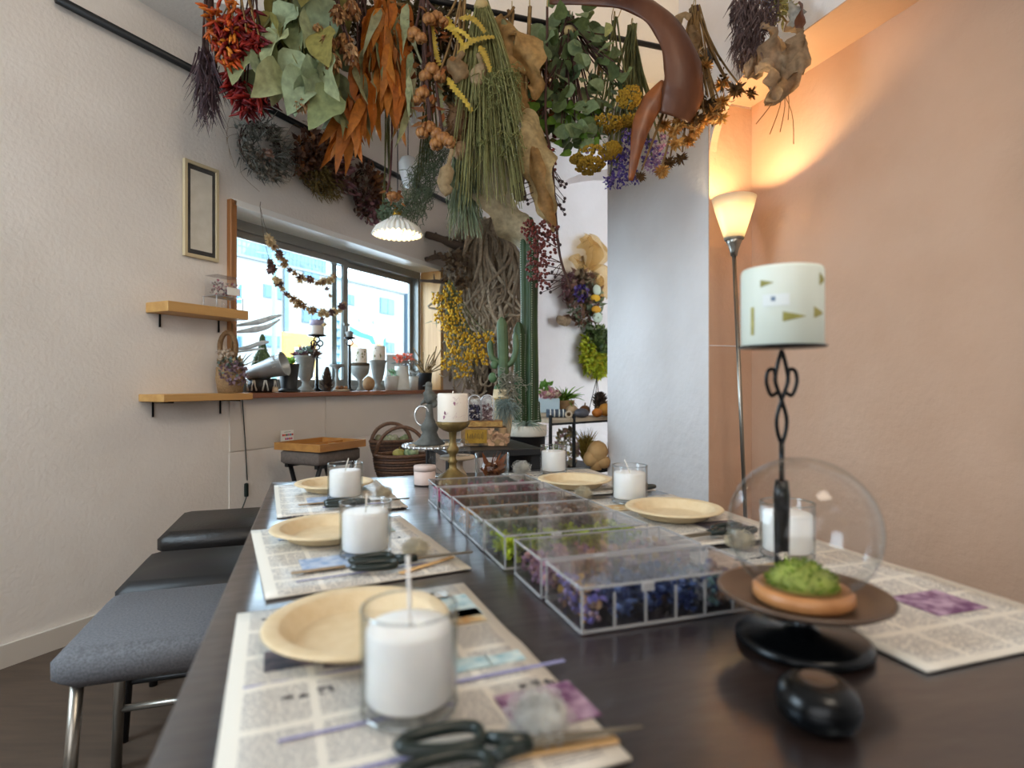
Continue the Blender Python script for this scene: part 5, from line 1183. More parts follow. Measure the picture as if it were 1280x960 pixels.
def shelf(label, px_end, py_top, py_bot, dep, ln):
    o, k = wallthing('floating_shelf', label, 'shelf', px_end, py_top, .0)
    MB().box((-ln/2, -dep/2, -(py_bot-py_top)*k/2), (ln, dep, (py_bot-py_top)*k), bev=.002).build('board', SHW, o, False)
    for x in (-ln+.06, -.05):
        MB().tube([(x, -.004, -.10), (x, -.004, -.034), (x, -dep+.03, -.034)], .005, 6).build('bracket', IRON, o)
    return o, k
s1_, k1 = shelf('pine wall shelf level with the middle of the window', 284, 391, 402, .15, .40)
s2_, k2 = shelf('pine wall shelf level with the window sill', 286, 491, 499, .17, .44)
def on_shelf(s_, dx, dy): return s_.location+Matrix.Rotation(WR, 3, 'Z') @ Vector((dx, dy, .0012))
o = thing('acrylic_box', 'small clear box of red and pink flowers on the middle wall shelf', 'box', on_shelf(s1_, -.16, -.10)+Vector((0, 0, 24*k1)), WR)
o.location = on_shelf(s1_, -.09, -.09)
MB().box((0, 0, .055), (.15, .10, .002)).build('rack_deck', ACE, o, False)
for x in (-.07, .07):
    for y in (-.045, .045): MB().tube([(x, y, 0), (x, y, .054)], .003, 6).build('leg', ACE, o)
q = MB(); q.box((0, 0, .058), (.13, .085, .003)); q.box((0, -.0425, .105), (.13, .002, .09)); q.box((0, .0425, .105), (.13, .002, .09)); q.box((.065, 0, .105), (.002, .085, .09)); q.box((-.065, 0, .105), (.002, .085, .09)); q.box((0, 0, .151), (.132, .087, .002))
q.build('case', ACR, o, False, stuff=True)
q = MB()
for i in range(90): q.leaf((U(-.055, .055), U(-.035, .035), U(.065, .125)), rdir(), .016, .012, U(0, 6), .3, n=3)
q.build('flowers', leafmat('mixed_red', ['#8a2f44', '#b05a6a', '#3a3a44', '#d8c9c0', '#55424a'], .2), o, stuff=True)
MB().box((.02, -.0445, .083), (.07, .002, .035)).build('paper_card', mat('card_white', '#ece8e0', rough=.8), o, False)
o = thing('small_bottle', 'small cream card and glass vial on the middle wall shelf', 'bottle', on_shelf(s1_, -.10, -.11))
MB().lathe([(0, 0), (.012, 0), (.012, .035), (.006, .042), (.006, .05), (0, .05)], 16).build('vial', GL, o); MB().lathe([(.0065, .0502), (.0065, .058), (0, .058)], 12).build('stopper', SHW, o)
# pale dried sheaths sticking out from behind the shelf end over the window
SHE = leafmat('silver_sheath', ['#b9b4ae', '#a8a39e', '#c9c4bd'], .3)
o, k = wallthing('dried_sheath_spray', 'spray of pale grey curled dried sheaths beside the middle wall shelf', 'dried leaves', 296, 420, .02)
def wl_(px, py, off=0): return Vector((sx(296, px), -off, -(py-420)*dW(px)/FX))
for pts, wds in ((((290, 408, .03), (305, 403, .10), (318, 397, .12), (329, 393, .13)), (3, 8, 7, 2)), (((290, 416, .03), (305, 412, .08), (318, 407, .1), (327, 398, .13)), (3, 9, 7, 2)), (((288, 438, .02), (300, 434, .06), (312, 428, .08), (320, 426, .09)), (3, 6, 7, 3)), (((290, 441, .02), (304, 437, .05), (318, 434, .07)), (2, 4, 2))):
    pth = curve([wl_(*p) for p in pts], 5); MB().sheet(pth, [x*k*.9 for x in wid(wds, len(pth))], 1.4, (0, -1, -.3), 6).build('sheath', SHE, o)
MB().tube([wl_(288, 442, .01), wl_(288, 405, .01)], .004, 6).build('stalk', STEM, o)
# wrapped hydrangea bouquet with a ring handle, lower shelf
o = thing('hydrangea_basket', 'dried hydrangea posy in a burlap basket with a ring handle on the lower shelf', 'basket', on_shelf(s2_, -.07, -.10)); k = 2.78/FX
MB().lathe([(0, 0), (14*k, 0), (17*k, 18*k), (16*k, 32*k), (0, 30*k)], 24).build('basket', mat('burlap', '#a68660', '#8c6f4c', 120, .9, bump=.5, bscale=250), o)
MB().loop([(-3*k+10*k*math.cos(t), 0, 56*k+19*k*math.sin(t)) for t in [2*PI*i/28 for i in range(28)]], 3.2*k, 8).build('ring_handle', mat('wicker_tan', '#8b6b48', '#6f5236', 100, .8, bump=.6, bscale=200), o)
q = MB()
for i in range(14): a = U(0, 6.28); q.leaf((0, 0, 30*k), (math.cos(a), math.sin(a)-.4, .5), 20*k, 16*k, U(0, 6), .4, .3, n=5)
q.build('paper_wrap', leafmat('kraft_wrap', ['#c9ad86', '#b89a70'], .2), o)
for j, (cs, x, z, n_, r) in enumerate(((['#8a6f76', '#9c8288', '#75606a'], 8, 24, 220, 14), (['#b9a48e', '#cbb8a2'], -2, 44, 90, 9), (['#6f8078', '#86958a', '#55685a'], 4, 32, 90, 13))):
    q = MB(); fm = leafmat('posy_%d' % j, cs, .25)
    for i in range(n_): a = rdir(); q.leaf((x*k+a.x*r*k, -8*k+a.y*r*k, z*k+a.z*r*k), rdir(), 5*k, 4.5*k, U(0, 6), .2, n=3)
    q.build('florets', fm, o, stuff=True)
q = MB()
for i in range(9): q.blade((12*k, -4*k, 30*k), (U(.3, 1), -.2, U(.2, 1)), U(18, 34)*k, 3*k, .2)
q.build('grey_leaves', SHE, o)
# window garland: two strings of small dried blooms
o, k = wallthing('dried_flower_garland', 'double string of small dried flower heads hanging in the window', 'garland', 325, 262, .03)
def gl_(px, py, off=.0): return Vector((sx(325, px), -off, -(py-262)*dW(px)/FX+0))
STR = mat('garland_string', '#6a5a48', rough=.9)
c1 = curve([gl_(325, 258), gl_(333, 285), gl_(346, 306), (gl_(362, 322)), gl_(384, 328), gl_(402, 324), gl_(414, 314)], 6)
c2 = curve([gl_(325, 258), gl_(331, 300), gl_(342, 333), gl_(356, 352), gl_(376, 362), gl_(398, 363), gl_(416, 356), gl_(428, 343)], 6)
MB().tube(c1, .0016, 4).build('string', STR, o); MB().tube(c2, .0016, 4).build('string', STR, o)
MB().tube([c2[-1], gl_(427, 300)], .0012, 4).build('string', STR, o); MB().tube([c1[-1], gl_(427, 300)], .0012, 4).build('string', STR, o)
GB = [leafmat('garland_bud_a', ['#a5825c', '#b8956c', '#8a6a50'], .25), leafmat('garland_bud_b', ['#c4a87c', '#d4bc94'], .25), leafmat('garland_bud_c', ['#7a5a50', '#5f4a44', '#94706a'], .25)]
bms = []
for m in GB:
    q = MB(); r = .021
    for i in range(34): a = rdir(-1, 1); q.leaf(a*r*.3, (a.x, a.y, a.z-.2), r, r*.6, U(0, 6), .3, .2, n=3)
    q.ball((0, 0, 0), r*.5, 6, 4); bms.append(q.mesh('dried_head', m))
for c, n_ in ((c1, 20), (c2, 26)):
    for i in range(n_):
        t = .22+.78*i/(n_-1); p = c[min(len(c)-1, int(t*(len(c)-1)))]+Vector((U(-.01, .01), -.006+U(-.006, .006), -U(.004, .02)))
        link('flower_head', RND.choice(bms), o, p, Matrix.Rotation(U(0, 6), 3, 'Z'), U(.6, 1.25))
for px, py in ((410, 325), (408, 333), (412, 340), (402, 372), (404, 378), (400, 368)): link('flower_head', RND.choice(bms), o, gl_(px, py), None, .6)
MB().tube([gl_(324, 253, .01), gl_(325, 258)], .0016, 4).build('string', STR, o); MB().tube([gl_(427, 296, .0), gl_(427, 302)], .0016, 4).build('string', STR, o)
# three wreaths on the wall
def wreath(label, px, py, rx, ry, specs, hollow=.45, wisps=0):
    o, k = wallthing('dried_wreath', label, 'wreath', px, py, .012, 'wreaths on the window wall'); RX = (sW(px+rx)-sW(px-rx))/2; RZ = ry*k
    q = MB()
    for j in range(9):
        f = U(.6, .85); q.loop([(RX*f*math.cos(t)*U(.97, 1.03), -.02+U(-.012, .012), RZ*f*math.sin(t)*U(.97, 1.03)) for t in [2*PI*i/26 for i in range(26)]], .003, 4)
    q.build('twig_ring', STEMD, o, stuff=True)
    for nm, m, a0, a1, r0, r1, n_, L_, W_ in specs:
        q = MB()
        for i in range(n_):
            a = U(a0, a1); r = U(r0, r1); p = Vector((RX*r*math.cos(a), -U(.012, .07), RZ*r*math.sin(a))); d = Vector((math.cos(a)*.7+U(-.7, .7), -U(.1, 1), math.sin(a)*.7+U(-.7, .7)))
            if W_ < 2.2: q.blade(p, d, L_*k*U(.7, 1.2), W_*k, .1, 2)
            else: q.leaf(p, d, L_*k*U(.7, 1.2), W_*k, U(0, 6), .3, .2, n=3)
        q.build(nm, m, o, stuff=True)
    q = MB()
    for i in range(wisps):
        a = U(0, 6.28); q.tube(curve([(RX*.9*math.cos(a), -.02, RZ*.9*math.sin(a)), (RX*1.3*math.cos(a+.3), -.03, RZ*1.3*math.sin(a+.3)), (RX*1.3*math.cos(a+.9), -.02, RZ*1.35*math.sin(a+.9))], 4), .001, 3)
    if wisps: q.build('wisps', STEM, o, stuff=True)
    return o
LM = leafmat
WG = LM('wreath_grey', ['#77776e', '#8d8d84', '#605f58', '#9c988e'], .2); WP = LM('wreath_pale', ['#b5a894', '#c4b5a5', '#a08f80', '#d0bfb0'], .25); WD = LM('wreath_dark', ['#6a4a3e', '#825c48', '#543c34', '#966e58'], .2)
WGR = LM('wreath_olive', ['#7d6c40', '#94804c', '#665634'], .2); WR_ = LM('wreath_rust', ['#a87048', '#bc8050', '#88583e', '#c89862'], .2); WM = LM('wreath_mauve', ['#8a626a', '#a07074', '#6c4e54'], .2)
wreath('grey wreath with pale pink blooms, left of the three on the wall', 323, 187, 32, 40, (('grass', WG, 0, 6.28, .25, 1, 560, 14, 1.8), ('grey_blooms', WG, 2.6, 6.0, .4, .95, 160, 7, 5), ('pale_blooms', WP, 3.6, 5.4, .25, .9, 130, 7, 5.5), ('pink_bloom', LM('wreath_pink', ['#b58f80', '#c9a493'], .2), 4.2, 5.6, .0, .4, 40, 7, 6)), wisps=5)
wreath('dark brown wreath with mossy lower half, middle of the three on the wall', 394, 209, 32, 39, (('dark_leaves', WD, -.6, 3.9, .05, 1, 380, 11, 6), ('olive_moss', WGR, 3.6, 5.9, .05, .98, 560, 9, 2.1), ('rust_blooms', WR_, 1.2, 3.6, .3, .9, 90, 8, 6), ('mauve_leaves', WM, -.6, 1.2, .4, 1.1, 90, 14, 5)), wisps=4)
wreath('rust and mauve wreath nearest the fluted lamp', 457, 243, 23, 36, (('dark_leaves', WD, 0, 6.28, .1, 1, 260, 9, 5), ('rust_blooms', WR_, -1.2, 1.6, .2, .9, 130, 8, 6), ('mauve_blooms', WM, 3.4, 5.4, .2, .95, 140, 7, 5), ('pale_plume', WP, 2.2, 3.6, .2, .8, 160, 8, 1.6)))
# black cord with inline switch
o, k = wallthing('power_cord', 'black cord with an inline switch hanging below the lower wall shelf', 'cord', 304, 502, .014)
def cl_(px, py, off=0): return Vector((sx(304, px), -off, -(py-502)*dW(px)/FX))
MB().tube(curve([cl_(303, 499), cl_(305, 530), cl_(307, 560), cl_(309, 600)], 6), .0028, 6).build('cord', BLK, o)
MB().box(cl_(308, 612), (.020, .016, .07), bev=.004).build('switch', BLK, o, False); MB().tube(curve([cl_(308, 621), cl_(302, 636), cl_(291, 650), cl_(286, 672, .05), cl_(284, 730, .06)], 6), .0028, 6).build('cord', BLK, o)

# ---- window sill
ZS = Z0+.0012
class SI:
    def __init__(s, name, label, cat, px, off=-.05, group=None, z=ZS, rz=0):
        d = dW(px, 2.5-off); s.k = d/FX; s.o = thing(name, label, cat, (P(px, 480, d).x, d, z), rz, group); s.px = px; s.d = d
    def lathe(s, prof, m, nm='body', seg=28, **kw): return MB().lathe([(r*s.k, z*s.k) for r, z in prof], seg, **kw).build(nm, m, s.o)
    def top(s, h): return s.o.location+Vector((0, 0, h*s.k+.0008))
    def fluff(s, nm, m, n, c, r, L_, W_, dm=-.2, cl=None):
        q = MB()
        for i in range(n):
            a = rdir(); q.leaf(((c[0]+a.x*r[0])*s.k, a.y*r[0]*s.k, (c[1]+a.z*r[1])*s.k), rdir(dm, 1), U(.7, 1.2)*L_*s.k, W_*s.k, U(0, 6), .3, .25, n=3)
        return q.build(nm, m, s.o, stuff=True)
CAC = mat('cactus_green', '#3f5a38', '#4c6a42', 30, .55); SPN = leafmat('cactus_spines', ['#c9c4a8', '#b5ae90'], .1)
ZNC = mat('zinc', '#b4b9ba', '#a3a9ab', 8, .42, metal=.35); GPOT = mat('grey_stoneware', '#8d8d88', '#7f7f7b', 20, .7); WPOT = mat('white_ceramic', '#dcdcd6', '#cfcfc8', 12, .55)
BPOT = mat('black_pot', '#191a1c', rough=.5)
A = SI('bottle_cactus', 'bottle shaped ribbed cactus in a black and white striped pot', 'plant', 328, -.03)
MB().lathe([(0, 0), (16*A.k, 0), (18*A.k, 8*A.k), (17*A.k, 17*A.k), (0, 16*A.k)], 28).build('pot', BPOT, A.o)
for i in range(16):
    a = 2*PI*i/16; t = .16 if i % 2 else -.16
    MB().tube([(17.2*A.k*math.cos(a), 17.2*A.k*math.sin(a), 2*A.k), (17.6*A.k*math.cos(a+t), 17.6*A.k*math.sin(a+t), 15*A.k)], 1*A.k, 5).build('stripe', WPOT, A.o)
MB().lathe([(x*A.k, z*A.k) for x, z in ((8, 15), (11, 24), (11.5, 34), (9, 44), (5, 52), (3.6, 60), (3.2, 68), (1.5, 72), (0, 73))], 48, rib=.09, nrib=12).build('cactus', CAC, A.o)
q = MB()
for i in range(12):
    a = 2*PI*i/12
    for r, z in ((11.6, 24), (12.2, 29), (12.3, 34), (11.4, 39), (9.8, 44), (7.6, 48), (5.4, 53)):
        for j in range(3): q.blade((r*A.k*math.cos(a), r*A.k*math.sin(a), z*A.k), (math.cos(a)+U(-.6, .6), math.sin(a)+U(-.6, .6), U(-.5, .7)), 2.4*A.k, .5*A.k, 0, 1)
q.build('spines', SPN, A.o, stuff=True)
A = SI('zinc_bucket', 'white zinc flower bucket lying on its side on the sill', 'bucket', 333, .02, z=ZS)
R1 = Matrix.Rotation(1.28, 3, 'Y') @ Matrix.Identity(3)
q = MB(Matrix.Translation((-24*A.k, 0, 22*A.k)) @ R1.to_4x4()); q.lathe([(r*A.k, z*A.k) for r, z in ((5.5, 0), (8, 1), (15, 48), (15.8, 48.8), (15, 49.5), (14, 48), (7, 3), (0, 2.5))], 40); q.build('bucket', ZNC, A.o)
for i, ch in enumerate('GARDEN'):
    t = -.85+i*.24
    MM = Matrix.Translation((-24*A.k, 0, 22*A.k)) @ R1.to_4x4() @ Matrix.Translation((14.3*A.k*math.sin(t)*0+14.6*A.k*math.cos(-PI/2+t-.2), 14.6*A.k*math.sin(-PI/2+t-.2), 40*A.k))
    q = MB(MM)
    for dz in (-1, 1): q.box((0, 0, dz*1.2*A.k), (.9*A.k, .9*A.k, 1.6*A.k))
    q.build('embossed_mark', WPOT, A.o, False, stuff=True)
for x in (-14, 10): MB().lathe([(0, 0), (4*A.k, 0), (3*A.k, 14*A.k if x < 0 else 7*A.k), (0, 14*A.k if x < 0 else 7*A.k)], 12, (x*A.k, .012, 0)).build('support_stone', WPALE, A.o)
A = SI('potted_succulent', 'bright green succulent in a matt black pot on the sill', 'plant', 361, -.0)
A.lathe([(0, 0), (14, 0), (14, 2), (10, 4), (9.5, 5), (12.5, 34), (13, 35), (11.5, 35), (0, 32)], BPOT, 'pot')
q = MB()
for i in range(34): a = U(0, 6.28); e = U(.1, 1.2); q.leaf((0, 0, 34*A.k), (math.cos(a), math.sin(a), e), U(9, 14)*A.k, 7*A.k, U(-.3, .3), -.2, .3, n=5)
q.build('leaves', LM('bright_succulent', ['#8fc04a', '#a4d060', '#78ab3c'], .35), A.o, stuff=True)
A = SI('stone_urn', 'tall grey stone urn of purple succulents on the sill', 'vase', 382, -.02)
A.lathe([(0, 0), (11, 0), (11, 2), (5, 7), (4, 12), (6, 15), (8.5, 18), (10.5, 32), (12, 42), (14, 45), (12.5, 45), (0, 42)], GPOT, 'urn')
for j, (cs, cx, cz, n_) in enumerate(((['#6a4450', '#83586a', '#94707a'], -6, 50, 40), (['#6f8a80', '#88a096', '#9aa89a'], 0, 54, 30), (['#6f5a54', '#8a7468', '#54443e'], 8, 50, 60))):
    q = MB()
    for i in range(n_): a = rdir(-.2, 1); q.leaf(((cx+a.x*4)*A.k, a.y*5*A.k, (cz-5+a.z*3)*A.k), a, U(6, 10)*A.k, 4.5*A.k, U(0, 6), -.2, .3, n=4)
    q.build('succulents', LM('urn_succulent_%d' % j, cs, .2), A.o, stuff=True)
q = MB()
for i in range(12): q.blade((8*A.k, 0, 48*A.k), (U(-.3, .5), U(-.4, .4), 1), U(14, 26)*A.k, 2.4*A.k, .1)
q.build('dry_sprigs', STEMD, A.o)
def candle_on(label, A, h, r, hh, m, petm=None, px=None, cap=None):
    o = thing('pillar_candle', label, 'candle', A.top(h)); k = A.k
    MB().lathe([(0, 0), (r*k, 0), (r*1.02*k, 1*k), (r*1.02*k, (hh-1.5)*k), (r*.96*k, hh*k), (0, (hh-.6)*k)], 32).build('wax', m, o)
    MB().tube([(0, 0, (hh-1)*k), (.3*k, 0, (hh+2.5)*k)], .5*k, 5).build('wick', WICK, o)
    if petm: pressed(o, r*1.02*k, hh*.15*k, hh*.8*k, 9, petm, 4*k)
    if cap: MB().lathe([(r*1.035*k, hh*.62*k), (r*1.035*k, (hh-1.4)*k), (r*.97*k, (hh+.2)*k), (0, (hh-.3)*k)], 32).build('violet_top', cap, o)
VIOL = mat('lilac_wax', '#a49ab0', '#8d8aa4', 12, .5)
A = SI('iron_candlestick', 'black iron candlestick with a quatrefoil stem on the window sill', 'candlestick', 396, -.05)
A.lathe([(0, 0), (9, 0), (8, 1.5), (2.5, 4), (1.8, 20), (1.2, 52), (0, 52)], BLKM, 'stem')
q = MB()
for a in range(4): q.loop([((4*math.cos(a*PI/2)+3.6*math.cos(t))*A.k, 0, (60+4.5*math.sin(a*PI/2)+3.6*math.sin(t))*A.k) for t in [2*PI*i/14 for i in range(14)]], .8*A.k, 6)
q.tube([(0, 0, 51*A.k), (0, 0, 53*A.k)], 1*A.k, 6); q.build('quatrefoil', BLKM, A.o, stuff=True)
A.lathe([(0, 67.5), (11, 69), (11.5, 70.5), (0, 70)], BLKM, 'plate')
candle_on('lilac banded candle on the quatrefoil candlestick', A, 70.6, 8.5, 18, mat('pale_wax', '#c9c0b8', rough=.5), None, cap=VIOL)
A = SI('pine_cone', 'large open pine cone standing on the window sill', 'pine cone', 409, .0)
q = MB()
for i in range(110):
    t = i/110; a = i*2.4; r = 9*(1-t)**.7*A.k; z = (3+t*26)*A.k; q.leaf((r*.3*math.cos(a), r*.3*math.sin(a), z), (math.cos(a), math.sin(a), .25+.6*t), r*.9+2*A.k, 4.5*A.k, 0, -.3, .3, n=4)
q.build('scales', LM('cone_scales', ['#4a3a30', '#5f4c3e', '#372b25', '#7d6a58'], .1), A.o, stuff=True); A.lathe([(0, 0), (4, 0), (5, 8), (2, 26), (0, 28)], WD and mat('cone_core', '#3a2d26', rough=.8), 'core')
A = SI('pedestal_dish', 'small grey pedestal dish beside the window stile', 'dish', 421, -.06)
A.lathe([(0, 0), (7, 0), (6, 2), (2.5, 5), (2, 12), (3, 15), (1.8, 18), (2, 26), (4, 29), (9, 31), (9.5, 33.5), (8, 33), (0, 31)], GPOT)
A = SI('tall_candlestick', 'tall thin dark candlestick with a small cross plate on the sill', 'candlestick', 437, -.03)
A.lathe([(0, 0), (7, 0), (6, 1.5), (2, 3), (1.7, 50), (1.2, 58), (0, 58)], BLKM, 'stem'); A.lathe([(0, 64), (7, 65.5), (7.5, 67), (0, 66.5)], BLKM, 'plate')
q = MB()
for sg in (-1, 1): q.tube(curve([(0, 0, 56*A.k), (sg*4*A.k, 0, 59*A.k), (sg*3*A.k, 0, 63*A.k), (0, 0, 65*A.k)], 4), .7*A.k, 5)
q.build('scrolls', BLKM, A.o, stuff=True); A.lathe([(0, 67.2), (4, 67.2), (4, 71), (5, 73), (2, 75), (0, 75)], GPOT, 'finial')
A = SI('mushroom_dish', 'low dish of small brown cones and shells on the sill', 'dish', 427, .035)
A.lathe([(0, 0), (9, 0), (10, 2), (9, 2.5), (0, 1.5)], WPALE, 'dish')
for x, y, r, m in ((-5, 0, 3, POD), (0, -2, 3.4, PRO), (5, 1, 2.8, POD), (-1, 3, 3, MATS['cone_core'])): MB().ball((x*A.k, y*A.k, 4.4*A.k), r*A.k, 10, 7, (1, 1, .8)).build('cone', m, A.o)
A = SI('grey_goblet', 'grey stone goblet bowl with a dark rim carrying a leaf candle', 'goblet', 450, -.06)
A.lathe([(0, 0), (6, 0), (5, 2), (2, 5), (2, 12), (5, 16), (10, 21), (11.5, 27), (12, 31), (11, 31), (0, 29)], GPOT, 'bowl')
A.lathe([(11.5, 31.1), (12, 33.5), (11, 34.5), (0, 34)], mat('dark_moss', '#3f352a', '#54442f', 60, .9), 'twig_rim')
PLF = LM('pressed_leaf_mix', ['#8a7a4a', '#7a8a54', '#a08a5a', '#5f6a40'], 0)
candle_on('white leaf candle on the grey goblet', A, 34.6, 8.5, 18, IV, PLF)
A = SI('tall_urn', 'tall grey fluted urn with a wide rim carrying a leaf candle', 'vase', 472.5, -.05)
A.lathe([(0, 0), (8.5, 0), (8, 2), (4, 6), (3.5, 10), (6, 14), (8, 24), (9.5, 34), (11.5, 37), (10.5, 37.5), (0, 36)], GPOT, 'urn', 36, rib=.02, nrib=12)
candle_on('white leaf candle on the tall fluted urn', A, 37.6, 8.6, 18, IV, PLF)
A = SI('brown_stone', 'rounded tan stone leaning on the sill before the goblet', 'stone', 461, .03); q = MB(); q.ball((0, 0, 9*A.k), 9*A.k, 14, 10, (.85, .8, 1.02), .04); q.build('stone', mat('tan_stone', '#a5825c', '#8a6a48', 20, .8), A.o)
A = SI('white_pot', 'small plain white pot with a green sprig right of the fluted urn', 'pot', 489, -.03); A.lathe([(0, 0), (7, 0), (9.5, 16), (10, 18), (9, 18), (0, 15)], WPOT, 'pot'); A.fluff('sprig', LM('sprig_green', ['#6f8f6a', '#8aa888'], .3), 20, (3, 20), (4, 3), 7, 3)
A = SI('coral_flower_pot', 'tall grey white pot of coral flowers on the sill', 'plant', 502, .0); A.lathe([(0, 0), (11, 0), (11, 3), (9.5, 4), (8, 28), (8.5, 30), (7, 30), (0, 27)], WPOT, 'pot'); A.fluff('coral_flowers', LM('coral_flowers', ['#d9664a', '#e8836a', '#c94f3c'], .3), 60, (2, 39), (9, 5), 6, 4); A.fluff('grey_leaves', LM('grey_leaves', ['#9a9a94', '#7d7d78', '#b5aaa4'], .3), 50, (4, 33), (10, 6), 9, 3)
A = SI('blank_card', 'blank pale panel propped in the window corner', 'card', 494, -.11); MB().box((0, 0, 22*A.k), (22*A.k, .004, 44*A.k), .5).build('board', mat('pale_card', '#b8b6b0', rough=.8), A.o, False)
A = SI('small_white_pot', 'small pale pot at the right end of the sill', 'pot', 516, -.01); A.lathe([(0, 0), (6, 0), (7, 14), (7.5, 17), (6.5, 17), (0, 15)], WPOT, 'pot'); A.fluff('leaves', LM('grey_leaves', []), 26, (0, 19), (5, 4), 7, 3)
A = SI('black_plant_pot', 'black pot of bare dry twigs at the right end of the sill', 'pot', 531, -.03); A.lathe([(0, 0), (8, 0), (9, 20), (9.5, 21), (8.5, 21), (0, 18)], BPOT, 'pot')
q = MB()
for i in range(22):
    e = Vector((U(-22, 26), U(-8, 4), U(24, 56)))*A.k; q.tube(curve([(U(-3, 3)*A.k, 0, 18*A.k), e*.55+Vector((U(-4, 4)*A.k, 0, 8*A.k)), e], 4), .7*A.k, 4)
q.build('twigs', STEM, A.o, stuff=True)

# ---- stool with a tray, price card
pc_ = P(398, 572, 2.75); ux = Vector((.446, .895, 0)); uy = Vector((-.895, .446, 0))
o = thing('folding_stool', 'grey fabric cushion stool on crossed black legs under the window', 'stool', (pc_.x, pc_.y, 0), WR)
a_, b_ = .30, .255; zt = CAMZ-(566-CY)/FX*2.75
MB().box((a_/2, b_/2, zt-.033), (a_, b_, .066), bev=.010).build('cushion', mat('grey_brown_fabric', '#6f635b', '#635850', 60, .9, bump=.3, bscale=300), o, True)
for x in (.035, a_-.035):
    MB().tube([(x, .02, zt-.067), (x, b_-.02, .0)], .011, 8).build('leg', IRON, o); MB().tube([(x+.012, b_-.02, zt-.067), (x+.012, .02, .0)], .011, 8).build('leg', IRON, o)
MB().box((a_/2, .03, zt-.075), (a_-.03, .02, .016)).build('rail', IRON, o, False); MB().box((a_/2, b_-.03, zt-.075), (a_-.03, .02, .016)).build('rail', IRON, o, False)
TRW = mat('tray_wood', '#b5803f', '#a06c32', 25, .45, stretch=(.2, 1, 1))
R3 = Matrix.Rotation(WR, 3, 'Z'); base = Vector((pc_.x, pc_.y, zt+.0012))
o = thing('wooden_tray', 'honey coloured wooden tray with compartments lying on the stool', 'tray', base+R3 @ Vector((a_/2, b_/2, 0)), WR); ta, tbm = .325, .30
MB().box((0, 0, .003), (ta-.012, tbm-.012, .005)).build('bottom', TRW, o, False)
for y in (-1, 1): MB().box((0, y*(tbm/2-.005), .019), (ta, .010, .036)).build('side', TRW, o, False, bev=.001)
for x in (-1, 1): MB().box((x*(ta/2-.005), 0, .019), (.010, tbm-.021, .036)).build('side', TRW, o, False, bev=.001)
MB().box((0, 0, .018), (ta-.021, .008, .024)).build('divider', TRW, o, False); MB().box((.04, -tbm/4, .016), (.008, tbm/2-.02, .02)).build('divider', TRW, o, False)
o = thing('price_card', 'small white card with coloured letter tiles standing behind the tray', 'card', base+R3 @ Vector((-.01, b_*.97, .0)), WR)
o.location = W(359, 552, .035); o.location.z = zt+.0; kk = dW(359)/FX
cw, chh = .088, 15*kk; o.location.z = CAMZ-(553-CY)/FX*dW(359, 2.465)
MB().box((0, 0, chh/2), (cw, .002, chh)).build('card', mat('card_white', '#ece8e0'), o, False)
for i, c in enumerate(('#d0473f', '#d9683f', '#2f6b4a', '#c65a8a', '#4a8ab0', '#d0473f', '#c94f7a', '#8a4a9c', '#d9683f', '#c94f7a')):
    q = MB(); x = -.03+(i % 6)*.013+(.02 if i > 5 else 0); z = chh*(.62 if i < 6 else .3); q.box((x, -.0016, z), (.010, .0012, .010)); q.build('letter_tile', mat('tile_'+c[1:], c, rough=.7), o, False)
q = MB()
for i in range(5): q.box((-.018+i*.009, -.0016, chh*.86), (U(.003, .006), .0012, .003))
q.build('small_lettering', mat('tile_2f6b4a', '#2f6b4a'), o, False, stuff=True)
# ledge carrying the card, bench with wicker baskets
o = thing('black_bench', 'low black bench against the wall carrying the wicker baskets', 'bench', (P(500, 600, 3.25).x, 3.25, 0), WR-.25)
MB().box((0, 0, .455), (.56, .30, .03), bev=.004).build('seat', BPOT, o, False)
for x in (-.24, .24):
    for y in (-.12, .12): MB().box((x, y, .22), (.035, .035, .44)).build('leg', BPOT, o, False)
MB().box((0, -.13, .39), (.46, .015, .08)).build('apron', BPOT, o, False)
WIC = [mat('wicker_brown', '#6a4a34', '#523726', 80, .7), mat('wicker_dark', '#4a3226', '#38261d', 80, .7)]
def basket(label, px, py, d, rx, ry, hh, hr, rz, z0=.4712):
    p = P(px, py, d); k = d/FX; o = thing('wicker_basket', label, 'basket', (p.x, p.y, z0), rz, 'wicker baskets'); nr = 11
    for side in range(2):
        q = MB()
        for i in range(side, nr, 2):
            t = i/(nr-1); z = (.03+.94*t)*hh*k; f = .78+.22*math.sin(t*1.7)
            q.loop([((rx*f+ (.7 if j % 2 == i//2 % 2 else -.7))*k*math.cos(a), (ry*f+(.7 if j % 2 == i//2 % 2 else -.7))*k*math.sin(a), z) for j, a in enumerate([2*PI*x/40 for x in range(40)])], hh*k/nr*.62, 5)
        q.build('weave', WIC[side], o, stuff=True)
    q = MB()
    for j in range(20): a = 2*PI*j/20; q.tube([(rx*k*f_*math.cos(a), ry*k*f_*math.sin(a), t*hh*k) for t, f_ in ((0, .76), (.35, .9), (.7, .98), (1, 1.0))], .9*k, 4)
    q.build('stakes', WIC[1], o, stuff=True)
    MB().lathe([(0, 0), (rx*.76*k, 0), (rx*.76*k, 2*k), (0, 2*k)], 24, sy=ry/rx).build('bottom', WIC[1], o)
    q = MB(); q.loop([(rx*1.02*k*math.cos(a), ry*1.02*k*math.sin(a), hh*k) for a in [2*PI*x/40 for x in range(40)]], 2.2*k, 8); q.build('rim', WIC[0], o)
    for dy in (-.8, .8): MB().tube([(rx*.96*k*math.cos(a), dy*1.6*k, hh*k*.9+hr*k*math.sin(a)) for a in [PI*x/16 for x in range(17)]], 2.2*k, 8).build('handle', WIC[0], o)
    return o, k
o, k = basket('large round wicker basket holding a green squash', 502, 580, 3.15, 33, 24, 33, 38, .2)
